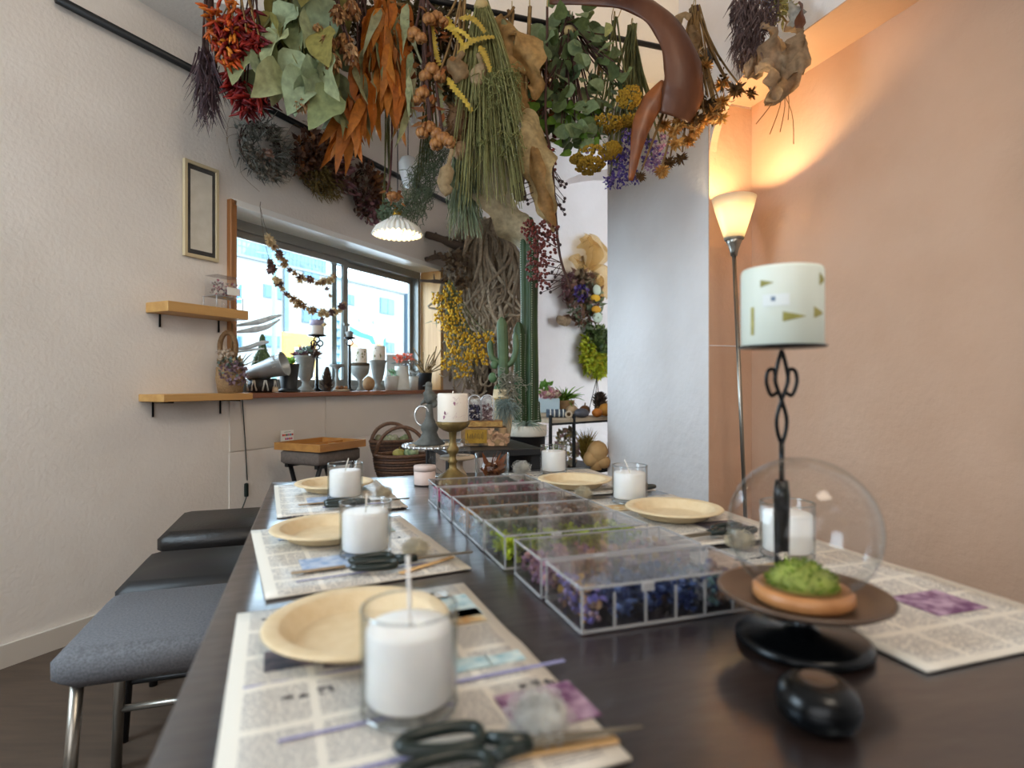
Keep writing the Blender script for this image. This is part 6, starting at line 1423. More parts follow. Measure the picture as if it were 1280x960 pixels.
for x, y, z, r, m in ((12, 0, 36, 9, mat('squash_green', '#4f6a4a', '#a8b48a', 30, .5)), (-4, 4, 34, 8, mat('squash_yellow', '#b5a050', '#8a8a48', 20, .5))):
    g = thing('squash', 'green striped squash in the large wicker basket' if x > 0 else 'yellowish squash in the large wicker basket', 'squash', o.location+Vector((x*k, y*k, z*k)))
    MB().lathe([(r*k*math.sin(t), -r*.75*k*math.cos(t)) for t in [PI*i/12 for i in range(13)]], 32, rib=.05, nrib=8).build('fruit', m, g); MB().tube([(0, 0, r*.7*k), (1*k, 0, r*1.05*k)], 1*k, 6).build('stalk', STEM, g)
o.children[0]
q = MB(); q.lathe([(30*k, 26*k), (0, 28*k)], 20, sy=.72); q.build('filling', mat('straw_filling', '#5a4a34', '#7a6848', 80, .9), o)
o, k = basket('smaller wicker basket of pale bulbs behind the large basket', 489, 556, 3.42, 25, 16, 22, 24, .3, z0=.56)
MB().box((0, 0, -.046), (.16, .12, .088)).build('riser', BPOT, o, False)
q = MB()
for i in range(26): q.ball((U(-18, 18)*k, U(-10, 10)*k, U(18, 26)*k), U(3, 5)*k, 7, 5)
q.build('bulbs', LM('pale_bulbs', ['#a8a488', '#7d9060', '#c9c0a4', '#54684a'], .1), o, stuff=True)

# ---- seats left of the table
LEA = mat('black_leather', '#211e1d', '#1a1817', 6, .4, bump=.2, bscale=90)
def seat(label, px, py, d, w_, dp, z, m, chrome=False):
    p = P(px, py, d); o = thing('stool', label, 'stool', (p.x, p.y, 0), TR)
    MB().box((0, 0, z-.04), (w_, dp, .08), bev=.022).build('seat', m, o, True)
    for x in (-1, 1):
        for y in (-1, 1): MB().tube([(x*(w_/2-.04), y*(dp/2-.04), z-.081), (x*(w_/2-.02), y*(dp/2-.02), 0)], .013, 8).build('leg', STE if chrome else IRON, o)
    for y in (-1, 1): MB().tube([(-(w_/2-.03), y*(dp/2-.03), .16), ((w_/2-.03), y*(dp/2-.03), .16)], .009, 6).build('stretcher', STE if chrome else IRON, o)
    return o
seat('black leather stool beyond the far left corner of the table', 288, 660, 2.27, .42, .40, .475, LEA)
seat('black padded stool beside the left table edge under the window', 252, 700, 1.83, .38, .36, .44, BPOT)
seat('grey woven stool with chrome edge beside the left table edge', 225, 720, 1.40, .40, .38, .455, mat('grey_weave', '#55565a', '#6a6b70', 200, .8), True)

# ---- end of the room: palm leaf bundle, driftwood, mimosa
def EU(px, py, u): return P(px, py, dU(px, u))
PAL = LM('dry_palm', ['#94816a', '#a8947a', '#7d6a56', '#b8a48a', '#6a5846'], .2)
o = thing('palm_leaf_bundle', 'big bundle of curling dry palm leaves hanging beside the window', 'dried leaves', EU(604, 275, 4.45)); k = dU(604, 4.45)/FX
q = MB()
for i in range(210):
    x0 = U(-22, 22); p0 = Vector((x0, U(-18, 8), U(-12, 0))); e = Vector((x0*1.5+U(-20, 22), U(-40, 4), U(-215, -60))); m_ = (p0+e)/2+Vector((U(-26, 26), U(-22, 2), U(-20, 20)))
    pth = curve([p0*k, m_*k, e*k, (e+Vector((U(-16, 16), U(-12, 4), U(-4, 16))))*k], 5); n_ = len(pth); ww = U(3, 6.5)*k
    q.sheet(pth, [ww*(1-.75*j/n_) for j in range(n_)], 1.6, (U(-.6, .6), -1, U(-.3, .3)), 2)
def clampw(q):
    lo = o.location
    for i, v in enumerate(q.v):
        p = Vector(v)+lo; D_ = -(.895*p.x-.446*p.y); u_ = -p.x*NS+p.y*NC
        if D_ > 2.46: p += Vector((.895, -.446, 0))*(D_-2.46)*1.02
        u_ = -p.x*NS+p.y*NC
        if u_ > 4.9: p -= Vector((-NS, NC, 0))*(u_-4.9)
        q.v[i] = tuple(p-lo)
    return q
clampw(q).build('leaves', PAL, o, stuff=True)
for i in range(44):
    x0 = U(-20, 20); pts = [(x0, -14, U(-20, -2)), (x0*1.4+U(-30, 26), -38, U(-90, -50)), (x0*1.4+U(-36, 30), -46, U(-150, -90)), (x0+U(-44, 36), -40, U(-165, -90))]
    pth = curve([Vector(p)*k for p in pts], 6); clampw(MB().sheet(pth, [U(4.5, 7)*k*(1-.8*j/len(pth)) for j in range(len(pth))], 1.5, (U(-.5, .5), -1, 0), 4)).build('long_leaf', PAL, o)
q = MB(); q.box((8*k, 14*k, -110*k), (40*k, 6*k, 220*k), TR); q.tube([(0, 10*k, 0), (4*k, 60*k, 4*k)], 2*k, 6)
clampw(q).build('backing_board', mat('dark_backing', '#3a2d25', '#4d3c31', 30, .9), o, False)  # plain dark board behind the leaves
DRF = mat('driftwood', '#5d4a3c', '#453529', 18, .85, bump=.6, bscale=60, stretch=(.3, 1, 1))
for lb, pts, r in (('thick upper driftwood branch reaching over the window corner', ((600, 312, 4.55), (575, 308, 4.45), (552, 299, 4.4), (532, 293, 4.35)), 7), ('pale middle driftwood branch below the thick one', ((598, 330, 4.5), (570, 326, 4.45), (548, 321, 4.4), (531, 325, 4.38)), 5), ('thin dark driftwood branch crossing the window jamb', ((600, 358, 4.5), (570, 355, 4.4), (548, 352, 4.3), (525, 351, 4.28)), 3.2)):
    c = P(pts[0][0], pts[0][1], pts[0][2]); o = thing('driftwood_branch', lb, 'driftwood', c, 0, 'driftwood on the wall'); k = 4.4/FX
    pth = curve([P(*p)-c for p in pts], 5); n_ = len(pth); MB().tube(pth, [r*k*(1-.45*j/n_)*U(.85, 1.12) for j in range(n_)], 9).build('branch', DRF, o)
    for j in (4, 8, 11): MB().tube([pth[j], pth[j]+Vector((U(-6, 2)*k, -.02, U(4, 9)*k))], [r*.4*k, r*.15*k], 6).build('twig', DRF, o)
o = thing('dried_seed_cluster', 'cluster of brown dried seed heads tied under the driftwood', 'dried flowers', P(568, 318, 4.3)); k = 4.3/FX; q = MB()
for i in range(150): q.leaf((U(-14, 16)*k, U(-8, 4)*k, U(-46, 4)*k), rdir(-1, .3), U(6, 11)*k, 5*k, U(0, 6), .3, n=3)
q.build('seed_heads', LM('brown_seed', ['#5a4430', '#7a5f44', '#46352a', '#8f7454'], .15), o, stuff=True); MB().tube([(0, .02, 3*k), (2*k, .1, -50*k)], 1.2*k, 5).build('stem', STEMD, o)
MIM = mat('mimosa_yellow', '#c9971a', '#dbae34', 90, .85)
o = thing('mimosa_bunch', 'bright yellow mimosa bunch hanging beside the window jamb', 'dried flowers', P(562, 350, 4.05)); k = 4.05/FX; q = MB(); tips = []
spots = [(560, 362), (552, 378), (562, 376), (572, 372), (548, 395), (560, 392), (572, 390), (556, 405), (566, 408), (560, 418), (572, 416), (564, 428), (578, 424), (570, 440), (562, 448), (558, 455), (575, 452), (584, 446), (588, 430), (595, 424), (606, 425), (612, 420), (600, 438), (592, 450), (604, 448), (585, 462), (574, 465), (582, 418), (590, 440), (566, 396), (546, 374), (576, 402)]
for x, y in spots:
    tips.append(Vector(((x-562)*k, 0, -(y-350)*k)))
    for i in range(24): q.ball(((x-562+U(-6, 6))*k, U(-8, 8)*k, -(y-350+U(-8, 8))*k), U(1.3, 2.0)*k, 5, 3)
q.build('flower_balls', MIM, o, stuff=True); q = MB()
for t in tips: q.tube(curve([(0, 0, 0), (t.x*.5, .01, t.z*.6), t], 3), .7*k, 4, False)
q.build('stems', STEMG, o, stuff=True); q = MB()
for t in tips*5: q.blade(t+Vector((U(-8, 8), U(-8, 8), U(-8, 8)))*k, rdir(), 9*k, 1.5*k, .1, 1)
q.build('leaves', MISTM, o, stuff=True)

# ---- side table behind the work table with books, displays, pots
o = thing('side_table', 'small dark table behind the far end of the work table', 'table', NU(.595, 2.14, 0), TR); SZ = .768
MB().box((0, 0, SZ-.0125), (.35, .44, .025), bev=.003).build('tabletop', BPOT, o, False)
for x in (-.15, .15):
    for y in (-.19, .19): MB().box((x, y, (SZ-.026)/2), (.035, .035, SZ-.026)).build('leg', BPOT, o, False)
BKC = mat('dark_floral_cover', '#2f2a22', '#9c7a52', 26, .5); GOLD = mat('gold_label', '#b0882e', '#9c7624', 60, .4, metal=.3)
d = 2.12; k = d/FX
p = P(604, 480, d); o = thing('floral_box', 'dark floral box with a gold lettered label behind the gold candlestick', 'box', (p.x, p.y+.05, SZ+.0012), .06)
hb = (553-530)*k; MB().box((0, 0, hb/2), (58*k, .11, hb), bev=.002).build('body', BKC, o, False)
lb_ = MB().box((-10*k, -.0555, hb*.54), (27*k, .0016, hb*.74)).build('label', GOLD, o, False)
q = MB()
for i in range(11): q.box(((-20.5+i*1.9)*k, -.0566, hb*U(.48, .6)), (U(.4, .9)*k, .0008, hb*U(.1, .42)))
q.build('small_lettering', mat('label_ink', '#4a3a1c'), lb_, False, stuff=True)
q = MB()
for i in range(26): q.leaf((U(8, 28)*k, -.0556, U(.1, .9)*hb), (U(-1, 1), -.02, U(-1, 1)), 7*k, 6*k, PI/2, 0, 0, n=4)
for v in range(len(q.v)): q.v[v] = (q.v[v][0], -.0557, min(max(q.v[v][2], .001), hb-.001))
q.build('printed_flowers', LM('printed_roses', ['#b58a6a', '#c9a07c', '#8a5a3c'], 0), o, stuff=True)
o2 = thing('brown_book', 'brown and gold patterned book lying on the floral box', 'book', (p.x, p.y+.05, SZ+.0012+hb+.001), .02); MB().box((2*k, 0, 4*k), (44*k, .09, 8*k), bev=.0015).build('cover', mat('brown_gold', '#5a3a22', '#a87a3a', 40, .5), o2, False); MB().box((2*k, -.0004, 4*k), (43*k, .0915, 5.5*k)).build('pages', mat('old_pages', '#b08a4a', '#8a6430', 80, .7), o2, False)
for i, (px, lb, cs) in enumerate(((593, 'left arched clear display of dark lavender on the brown book', ['#3a3648', '#54506a', '#2c2a36']), (609, 'right arched clear display of dusty pink flowers on the brown book', ['#8a6a6a', '#a58a88', '#6f4c50']))):
    o = thing('arched_display', lb, 'display', (P(px, 480, d).x, p.y+.035, SZ+.0012+hb+.001+8.4*k), 0); hw, h_ = 8*k, 32*k
    out_ = [(-hw, 0), (hw, 0), (hw, h_-hw)]+[(hw*math.cos(t), h_-hw+hw*math.sin(t)) for t in [PI*j/12 for j in range(1, 12)]]+[(-hw, h_-hw)]
    n_ = len(out_); vs = [(x, -.012, z) for x, z in out_]+[(x, .012, z) for x, z in out_]
    MB().add(vs, [tuple(range(n_)), tuple(range(2*n_-1, n_-1, -1))]+[(j, j+n_, (j+1) % n_+n_, (j+1) % n_) for j in range(n_)]).build('case', GL, o, False)
    MB().tube([(x, -.012, z) for x, z in out_[1:]]+[(out_[0][0], -.012, 0)], 1*k, 6).build('rim', ACE, o); q = MB()
    for j in range(130): q.leaf((U(-.8, .8)*hw, U(-.008, .008), U(1, 20)*k), rdir(), 4*k, 3*k, U(0, 6), .3, n=3)
    q.build('flowers', LM('display_%d' % i, cs, .2), o, stuff=True)
    q = MB()
    for j in range(7): q.tube(curve([(U(-.4, .4)*hw, 0, 18*k), (U(-.6, .6)*hw, 0, 23*k), (U(-.7, .7)*hw, 0, U(25, 28)*k)], 3), .5*k, 4)
    q.build('white_sprigs', FIB, o)
# cactus in a cream wrapped pot with hanging moss
d = 2.32; k = d/FX; p = P(628, 480, d)
o = thing('small_cactus', 'grey green column cactus with two arms in a cream cloth wrapped pot', 'plant', (p.x, p.y, SZ+.0012)); zb = CAMZ-(530-CY)*k
hz = (CAMZ-(487-CY)*k)-SZ
MB().lathe([(0, 0), (9*k, 0), (12*k, hz*.3), (12.5*k, hz*.8), (11*k, hz), (0, hz*.97)], 28).build('pot', mat('cream_cloth', '#d9c9a8', '#c9b792', 30, .85, bump=.4, bscale=60), o)
q = MB(); q.loop([(12.6*k*math.cos(a), 12.6*k*math.sin(a), hz*.82) for a in [2*PI*i/24 for i in range(24)]], 1.3*k, 6); q.build('cord', TWINE, o)
GCAC = mat('grey_green_cactus', '#536a48', '#475c3e', 20, .6); q = MB()
def col(q, pts, r, seg=24, nrib=8, rib=.12):
    pts = curve(pts, 5); vs = []; fs = []; n_ = len(pts)
    for i, pp in enumerate(pts):
        d_ = (pts[min(i+1, n_-1)]-pts[max(0, i-1)]).normalized(); a_ = d_.cross(Vector((0, 1, 0))).normalized(); b2_ = d_.cross(a_); tap = 1 if i < n_-3 else (.9, .62, .12)[i-(n_-3)]
        for j in range(seg): t = 2*PI*j/seg; rr = r*tap*(1+rib*math.cos(nrib*t)); vs.append(pp+(a_*math.cos(t)+b2_*math.sin(t))*rr)
    for i in range(n_-1):
        for j in range(seg): fs.append((i*seg+j, i*seg+(j+1) % seg, (i+1)*seg+(j+1) % seg, (i+1)*seg+j))
    fs.append(tuple((n_-1)*seg+j for j in range(seg))); q.add(vs, fs)
def cl(px, py, dy=0): return Vector(((px-628)*k, dy, CAMZ-(py-CY)*k-SZ-.0012))
col(q, [cl(629, 488), cl(629, 450), cl(628, 420), cl(627, 396)], 6.2*k, nrib=10); q.build('column', GCAC, o)
for pts, r in (((( 627, 455), (616, 448), (613, 436), (613, 425)), 3.4), (((631, 458), (640, 452), (645, 436), (644, 415)), 3.6)):
    q = MB(); col(q, [cl(*pp) for pp in pts], r*k, 16, 7); q.build('arm', GCAC, o)
for x, y, r in ((618, 456, 5), (616, 472, 6), (622, 486, 5)): MB().ball(cl(x, y, -.01), r*k, 12, 8, (.9, .4, 1.1)).build('pad', CAC, o)
MB().leaf(cl(630, 400), (.6, -.3, .9), 16*k, 9*k, .4, .1, .2).build('leaf', GCAC, o)
o = thing('spanish_moss', 'wiry grey hanging moss over the rim of the cream pot', 'moss', cl(634, 485, -.03)+Vector((p.x, p.y, SZ))); q = MB()
for i in range(150):
    c = Vector((U(-9, 12), U(-5, 4), U(-24, 22)))*k; pts = [c]
    for j in range(5): c = c+Vector((U(-5, 5), U(-4, 4), U(-6, 3)))*k; pts.append(c)
    q.tube(pts, .5*k, 3, False)
q.build('strands', LM('moss_grey', ['#a09c8a', '#8a8878', '#b5b09c'], .2), o, stuff=True)
o = thing('air_plant', 'fuzzy grey blue air plant hanging in front of the cream pot', 'plant', cl(632, 505, -.045)+Vector((p.x, p.y, SZ))); q = MB()
for i in range(320): q.blade((U(-7, 7)*k, U(-5, 5)*k, U(-8, 6)*k), (U(-.8, .8), U(-.8, .3), U(-1, .6)), U(12, 24)*k, 1.1*k, .5, 3)
q.build('leaves', LM('grey_blue_leaf', ['#8fa09c', '#a3b2ae', '#7a8c88'], .25), o, stuff=True)
# tall column cactus in a black planter
d = 2.66; k = d/FX; p = P(657, 480, d); zr = CAMZ-(532-CY)*k
o = thing('column_cactus', 'tall dark green column cactus in a big black planter with white gravel', 'plant', (p.x, p.y, 0))
MB().lathe([(0, 0), (18*k, 0), (24.5*k, zr-.02), (25.5*k, zr-.018), (25.5*k, zr), (23.5*k, zr), (23*k, zr-.03), (0, zr-.03)], 40).build('planter', mat('black_fabric_pot', '#101114', '#17181b', 30, .55), o)
WGV = LM('white_gravel', ['#d9d6cc', '#e6e3da', '#c4c0b4'], 0)
q = MB(); q.lathe([(23*k, zr-.02), (0, zr-.018)], 24)
for i in range(260): a = U(0, 6.28); r = 22.5*math.sqrt(U(0, 1)); q.blob((r*k*math.cos(a), r*k*math.sin(a), zr-.012+U(0, .01)), U(1.2, 2.2)*k)
q.build('gravel', WGV, o, False, stuff=True)
MB().lathe([(25.7*k, zr-.045), (26.4*k, zr-.04), (26.4*k, zr+.002), (25.7*k, zr+.002)], 40).build('white_collar', mat('white_cloth', '#d6d2c6', '#cbc7ba', 20, .85), o)
DCAC = mat('dark_cactus', '#2a4722', '#203a1b', 12, .5); ARE = mat('areole', '#c9cdb8', rough=.9)
def lc(px, py, dy=0): return Vector(((px-657)*k, dy, CAMZ-(py-CY)*k))
def star_col(px0, px1, py0, py1, r, nr, dy, nm='column'):
    q = MB(); rings = 14; seg = nr*6; vs = []; fs = []
    for i in range(rings+1):
        t = i/rings; c = lc(px0+(px1-px0)*t, py1+(py0-py1)*t, dy); tap = 1 if t < .86 else math.sqrt(max(.02, 1-((t-.86)/.15)**2)); bul = 1+.06*math.sin(t*9)
        for j in range(seg):
            th = 2*PI*j/seg; rr = r*k*tap*bul*(.62+.38*abs(math.cos(nr*th/2))**.7); vs.append(c+Vector((rr*math.cos(th), rr*math.sin(th), 0)))
    for i in range(rings):
        for j in range(seg): fs.append((i*seg+j, i*seg+(j+1) % seg, (i+1)*seg+(j+1) % seg, (i+1)*seg+j))
    q.add(vs, fs); ob = q.build(nm, DCAC, o); q = MB()
    for g in range(nr):
        th = 2*PI*g/nr; n_ = int((py1-py0)/3.2)
        for i in range(n_):
            t = i/n_*.9; c = lc(px0+(px1-px0)*t, py1+(py0-py1)*t, dy); bul = 1+.06*math.sin(t*9); q.blob(c+Vector((math.cos(th), math.sin(th), 0))*r*k*bul*1.0, .75*k)
    q.build('areoles', ARE, ob, False, stuff=True)
star_col(660.5, 661, 272, 528, 12, 5, 0); star_col(649, 648, 404, 528, 7.5, 5, -.035); star_col(672, 670, 500, 528, 5, 5, .03)
p2_ = lc(658, 530, -.055)+Vector((p.x, p.y, 0)); o = thing('tillandsia', 'silvery air plant with arching leaves on the rim of the black planter', 'plant', p2_); q = MB()
for i in range(34): a = U(0, 6.28); q.blade((0, 0, 0), (math.cos(a), math.sin(a)*.6-.3, U(.1, .9)), U(18, 32)*k, 3*k, U(.3, .9), 5)
q.build('leaves', LM('silver_green', ['#93a69a', '#a8b8ac', '#7f9488'], .3), o, stuff=True)

# ---- metal rack at the back right
d = 4.05; k = d/FX; c0 = P(716, 524, 3.95)
o = thing('metal_rack', 'two tier black metal rack with wooden boards left of the pillar', 'rack', (c0.x, c0.y, 0), TR+.38); zt = CAMZ-(523-CY)/FX*3.95; zl = CAMZ-(588-CY)/FX*3.95
for nm, z in (('upper', zt), ('lower', zl)):
    MB().box((.20, .18, z-.012), (.46, .40, .022)).build('board', WPALE if nm == 'upper' else BPOT, o, False)
    MB().box((-.13, .20, z-.012), (.19, .42, .022)).build('board', WPALE if nm == 'upper' else BPOT, o, False)
    q = MB()
    for y in (-.02, .40): q.box((.1, y, z-.03), (.68, .012, .014))
    q.build('frame', IRON, o, False, stuff=True)
for x, y in ((-.23, -.02), (-.01, -.02), (.43, -.02), (-.23, .40), (.43, .40)): MB().box((x, y, (zt+.03)/2), (.016, .016, zt+.03)).build('leg', IRON, o, False)
class RK:
    def __init__(s, name, label, cat, px, d, z, group=None):
        s.k = d/FX; s.o = thing(name, label, cat, (P(px, 480, d).x, d, z+.0008), 0, group)
    lathe = SI.lathe; fluff = SI.fluff
A = RK('flower_box', 'pale blue ceramic box of pink roses on the upper rack shelf', 'planter', 686, 4.12, zt+.03); MB().box((0, 0, 9*A.k), (26*A.k, .09, 18*A.k), bev=.004).build('box', mat('pale_blue_ceramic', '#b9cdd6', rough=.4), A.o, False)
MB().box((0, 0, -.014), (22*A.k, .07, .028)).build('foot', WPALE, A.o, False)
A.fluff('roses', LM('pink_roses', ['#c98a9c', '#d9a4ac', '#d8b89a', '#e0cbb0'], .3), 110, (0, 22), (11, 6), 6, 6); A.fluff('leaves', LM('rose_leaf', ['#5f8a3c', '#7aa34a'], .35), 40, (-6, 30), (9, 6), 8, 5)
FG = LM('fern_green', ['#5f8a2c', '#78a33c', '#4a6f24', '#8fb54a'], .35)
A = RK('potted_fern', 'fresh green fern in a tan pot on the upper rack shelf', 'plant', 706, 4.2, zt); A.lathe([(0, 0), (10, 0), (12, 18), (12.5, 20), (0, 19)], mat('tan_clay', '#a8845c', '#94734e', 20, .8), 'pot'); q = MB()
for i in range(70): a = U(0, 6.28); q.blade((0, 0, 20*A.k), (math.cos(a), math.sin(a), U(.3, 2.2)), U(18, 36)*A.k, 4*A.k, U(.2, .8), 4)
q.build('fronds', FG, A.o, stuff=True)
RKT = [('grey striped woven roll', 691, 3.98, (8.5, 'roll'), mat('woven_grey', '#4c535c', '#b9bcb8', 70, .8)), ]
A = RK('woven_roll', 'blue grey striped woven roll lying on the rack edge', 'roll', 696, 4.05, zt); q = MB(); q.tube([(-13*A.k, 0, 5.2*A.k), (11*A.k, 0, 5.2*A.k)], 5.1*A.k, 20); q.build('roll', mat('woven_blue', '#3f4a58', '#55606e', 90, .85), A.o)
for x in (-9, -4, 2, 7): q = MB(); q.tube([(x*A.k, 0, 5.2*A.k), ((x+1.6)*A.k, 0, 5.2*A.k)], 5.3*A.k, 20); q.build('band', WPOT, A.o)
A = RK('wood_slice_ring', 'pale ring shaped wood slice beside the woven roll', 'ring', 711, 3.93, zt); MB().loop([(3.6*A.k*math.cos(t), 0, 5*A.k+3.6*A.k*math.sin(t)) for t in [2*PI*i/18 for i in range(18)]], 1.3*A.k, 8).build('ring', WPALE, A.o)
for lb, px, d_, r, sq, c1_, c2_, z_ in (('round beige gourd on the rack behind the dark stone', 715, 4.13, 8, .95, '#b59a78', '#9c8262', zt), ('flat dark grey stone on the rack', 727, 4.02, 9.5, .62, '#4c4a50', '#5a585e', zt), ('small orange pumpkin on the rack', 746.5, 4.08, 6.5, .85, '#c9782c', '#b5661f', zt), ('larger yellow orange pumpkin partly hidden by the pillar', 757, 4.20, 9, .9, '#cf8f34', '#bf7d28', zt), ('brown gourd behind the grey stone', 731, 4.26, 7, .95, '#7a5230', '#5f3e24', zt)):
    A = RK('gourd' if 'stone' not in lb or 'gourd' in lb else 'stone', lb, 'gourd' if 'stone' not in lb or 'gourd' in lb else 'stone', px, d_, z_)
    MB().lathe([(r*A.k*math.sin(t), r*sq*A.k*(1-math.cos(t))) for t in [PI*i/12 for i in range(13)]], 28, rib=.05 if 'pumpkin' in lb else 0, nrib=9).build('body', mat('gourd_'+c1_[1:], c1_, c2_, 20, .6), A.o)
    if 'stone' not in lb or 'gourd' in lb: MB().tube([(0, 0, r*sq*1.95*A.k), (.6*A.k, 0, (r*sq*2+3)*A.k)], .9*A.k, 6).build('stalk', STEM, A.o)
A = RK('pine_cone', 'brown pine cone on the rack above the pumpkins', 'pine cone', 750, 4.33, zt); q = MB()
for i in range(100): t = i/100; a = i*2.4; r = 13*math.sin(PI*(.12+.8*t))*A.k; q.leaf((r*.3*math.cos(a), r*.3*math.sin(a), (2+t*26)*A.k), (math.cos(a), math.sin(a), .3+.4*t), r*.8, 5*A.k, 0, -.3, .3, n=4)
q.build('scales', LM('cone_scales', []), A.o, stuff=True); A.lathe([(0, 0), (4, 0), (3, 26), (0, 27)], MATS['cone_core'], 'core')
A = RK('wire_stand', 'thin black wire plant stand on the upper rack shelf', 'stand', 742, 4.22, zt)
for pts in ([(-8, -4, 0), (4, 0, 48)], [(8, -4, 0), (4, 0, 48)], [(2, 6, 0), (4, 0, 48)]): MB().tube([Vector(x)*A.k for x in pts], .5*A.k, 5).build('wire', IRON, A.o)
# lower shelf: terrarium jar, lichen, hay bundle, mushroom shaped root
A = RK('terrarium', 'small glass terrarium of moss on the lower rack shelf', 'jar', 690, 4.05, zl); A.lathe([(0, 0), (13, 0), (15, 8), (15, 28), (9, 38), (8, 40), (0, 40)], GL, 'glass'); A.fluff('moss', MOSS, 120, (0, 16), (11, 12), 7, 5); A.fluff('stones', LM('pale_bulbs', []), 40, (0, 5), (11, 4), 5, 5)
A = RK('dried_lichen', 'clump of pale lichen and dried florets on the lower rack shelf', 'dried flowers', 709, 4.12, zl); A.fluff('florets', LM('lichen', ['#a89c7c', '#b5a890', '#8f8a68', '#b59090', '#c9b45a'], .2), 260, (0, 24), (13, 24), 6, 5)
A = RK('hay_bundle', 'bundle of golden dried grass on the lower rack shelf', 'dried grass', 733, 4.2, zl); q = MB()
for i in range(260): q.blade((U(-5, 5)*A.k, U(-5, 5)*A.k, U(4, 26)*A.k), (U(-.6, .6), U(-.5, .4), U(.5, 1.2)), U(16, 26)*A.k, 1.8*A.k, .1, 2)
q.build('grass', LM('golden_hay', ['#a38a3c', '#8a7434', '#b89c4c', '#6f6430'], .25), A.o, stuff=True)
A = RK('carved_root', 'knobbly tan wooden root shaped like a mushroom on the lower rack shelf', 'wood', 745, 3.98, zl); q = MB(); q.ball((2*A.k, 0, 22*A.k), 14*A.k, 18, 12, (.95, .8, 1.0), .05); q.ball((-7*A.k, -2*A.k, 14*A.k), 10*A.k, 16, 10, (.9, .8, 1), .05); q.ball((9*A.k, -3*A.k, 10*A.k), 9*A.k, 14, 9, (1, .8, .9), .05); q.tube([(0, 0, 0), (0, 0, 14*A.k)], 7*A.k, 10); q.build('root', mat('tan_root', '#c9a06a', '#b58a56', 10, .65), A.o)

# ---- swag and moss wreath on the back niche wall
def niche(name, label, cat, px, py): d = dU(px, 5.27); return thing(name, label, cat, P(px, py, d-.012), TR), (d-.1)/FX
o, k = niche('dried_swag', 'big dried flower swag with a gold tulle bow on the back wall', 'dried flowers', 728, 350)
def fl(nm, m, n, x, y, rx, ry, L_, W_, dp=(.03, .16)):
    q = MB()
    for i in range(n): a = rdir(); q.leaf(((x-728+a.x*rx)*k, -U(*dp), -(y-350+a.z*ry)*k), (U(-1, 1), -U(.1, 1), U(-1, 1)), U(.7, 1.2)*L_*k, W_*k, U(0, 6), .3, .2, n=3)
    q.build(nm, m, o, stuff=True)
fl('brown_leaves', WD, 130, 722, 375, 22, 30, 12, 6); fl('taupe_blooms', LM('taupe_bloom', ['#8a745a', '#a08a6a', '#6a5844'], .2), 140, 722, 358, 16, 14, 9, 7); fl('violet_florets', STA, 80, 715, 370, 10, 8, 5, 4, (.12, .2)); fl('olive_leaves', MISTM, 120, 726, 385, 18, 26, 9, 4)
fl('mauve_plume', WM, 160, 702, 362, 7, 16, 8, 2.4); fl('green_leaves', LM('swag_green', ['#6f7a5a', '#8a9474'], .25), 60, 735, 375, 10, 28, 10, 6)
for x, y, c, nm in ((734, 376, '#c99a1e', 'yellow_bloom'), (735, 390, '#c9901e', 'yellow_bloom'), (736, 366, '#c4ccb8', 'silver_leaf'), (737, 400, '#b4c0ac', 'silver_leaf')):
    q = MB(); q.ball(((x-728)*k, -.19, -(y-350)*k), 6*k, 12, 8, (U(.8, 1.15), .4, .75 if nm == 'yellow_bloom' else 1.1)); q.build(nm, mat('swag_'+c[1:], c, rough=.7), o)
for pts, wds in ((((705, 400), (700, 405), (692, 402), (690, 398)), (5, 12, 14, 3)),): 
    pth = curve([Vector(((x-728)*k, -.1, -(y-350)*k)) for x, y in pts], 4); MB().sheet(pth, [w_*k for w_ in wid(wds, len(pth))], 1.6, (0, -1, 0), 6).build('husk', TAU, o)
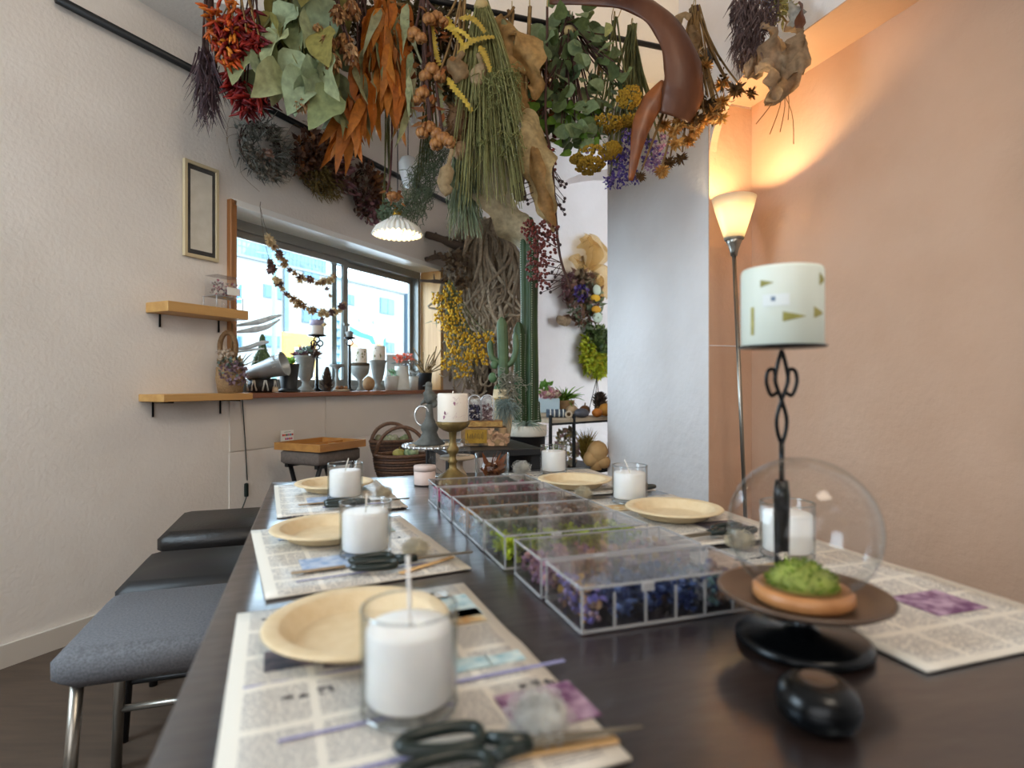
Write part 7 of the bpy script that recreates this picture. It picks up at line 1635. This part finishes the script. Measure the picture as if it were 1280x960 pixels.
m, nt, bs, out = new_mat('gold_tulle'); N = nt.nodes; t_ = N.new('ShaderNodeBsdfTransparent'); t_.inputs[0].default_value = hexc('#f0dcb4'); bs.inputs['Base Color'].default_value = hexc('#cfa96a'); bs.inputs['Roughness'].default_value = .6; ms = N.new('ShaderNodeMixShader'); ms.inputs[0].default_value = .27
nt.links.new(t_.outputs[0], ms.inputs[1]); nt.links.new(bs.outputs[0], ms.inputs[2]); nt.links.new(ms.outputs[0], out.inputs['Surface'])
for pts, wds in ((((728, 338), (736, 322), (728, 305), (722, 297)), (6, 26, 28, 12)), (((732, 340), (744, 322), (742, 306), (730, 296)), (6, 24, 24, 8)), (((734, 338), (748, 340), (752, 358), (750, 374)), (6, 18, 22, 14)), (((730, 340), (716, 336), (712, 328), (720, 322)), (5, 14, 14, 6)), (((736, 342), (742, 352), (746, 366), (748, 378)), (5, 14, 16, 10))):
    pth = curve([Vector(((x-728)*k, -.10-.05*math.sin(i*2), -(y-350)*k)) for i, (x, y) in enumerate(pts)], 6); MB().sheet(pth, [w_*k for w_ in wid(wds, len(pth))], 2.2, (.2, -1, .2), 10, .12).build('tulle_loop', m, o)
MB().tube([(0, .0, 30*k), (0, -.08, 0), (-4*k, -.09, -50*k)], 2*k, 6).build('stem_bundle', STEM, o)
o, k = niche('moss_wreath', 'lime green and yellow mossy wreath on the back wall below the swag', 'wreath', 742, 440)
q = MB(); q2 = MB()
for i in range(1300):
    a = U(0, 6.28); r = U(.12, 1.1); p_ = (19*k*r*math.cos(a), -U(.01, .12), 29*k*r*math.sin(a)); (q if (a > 2.4 and a < 6.1) else q2).leaf(p_, (math.cos(a)+U(-.8, .8), -U(.2, 1), math.sin(a)+U(-.8, .8)), U(5, 9)*k, 3.5*k, U(0, 6), .3, n=3)
q.build('lime_moss', LM('lime_moss', ['#a8b52a', '#c4c83c', '#8fa02c', '#d0b834'], .3), o, stuff=True); q2.build('dark_leaves', LM('wreath_green', ['#4f6234', '#6f8448', '#3f4a36', '#8a9a5a'], .3), o, stuff=True)
MB().loop([(16*k*math.cos(t), -.03, 25*k*math.sin(t)) for t in [2*PI*i/24 for i in range(24)]], 3*k, 6).build('ring', STEMD, o)
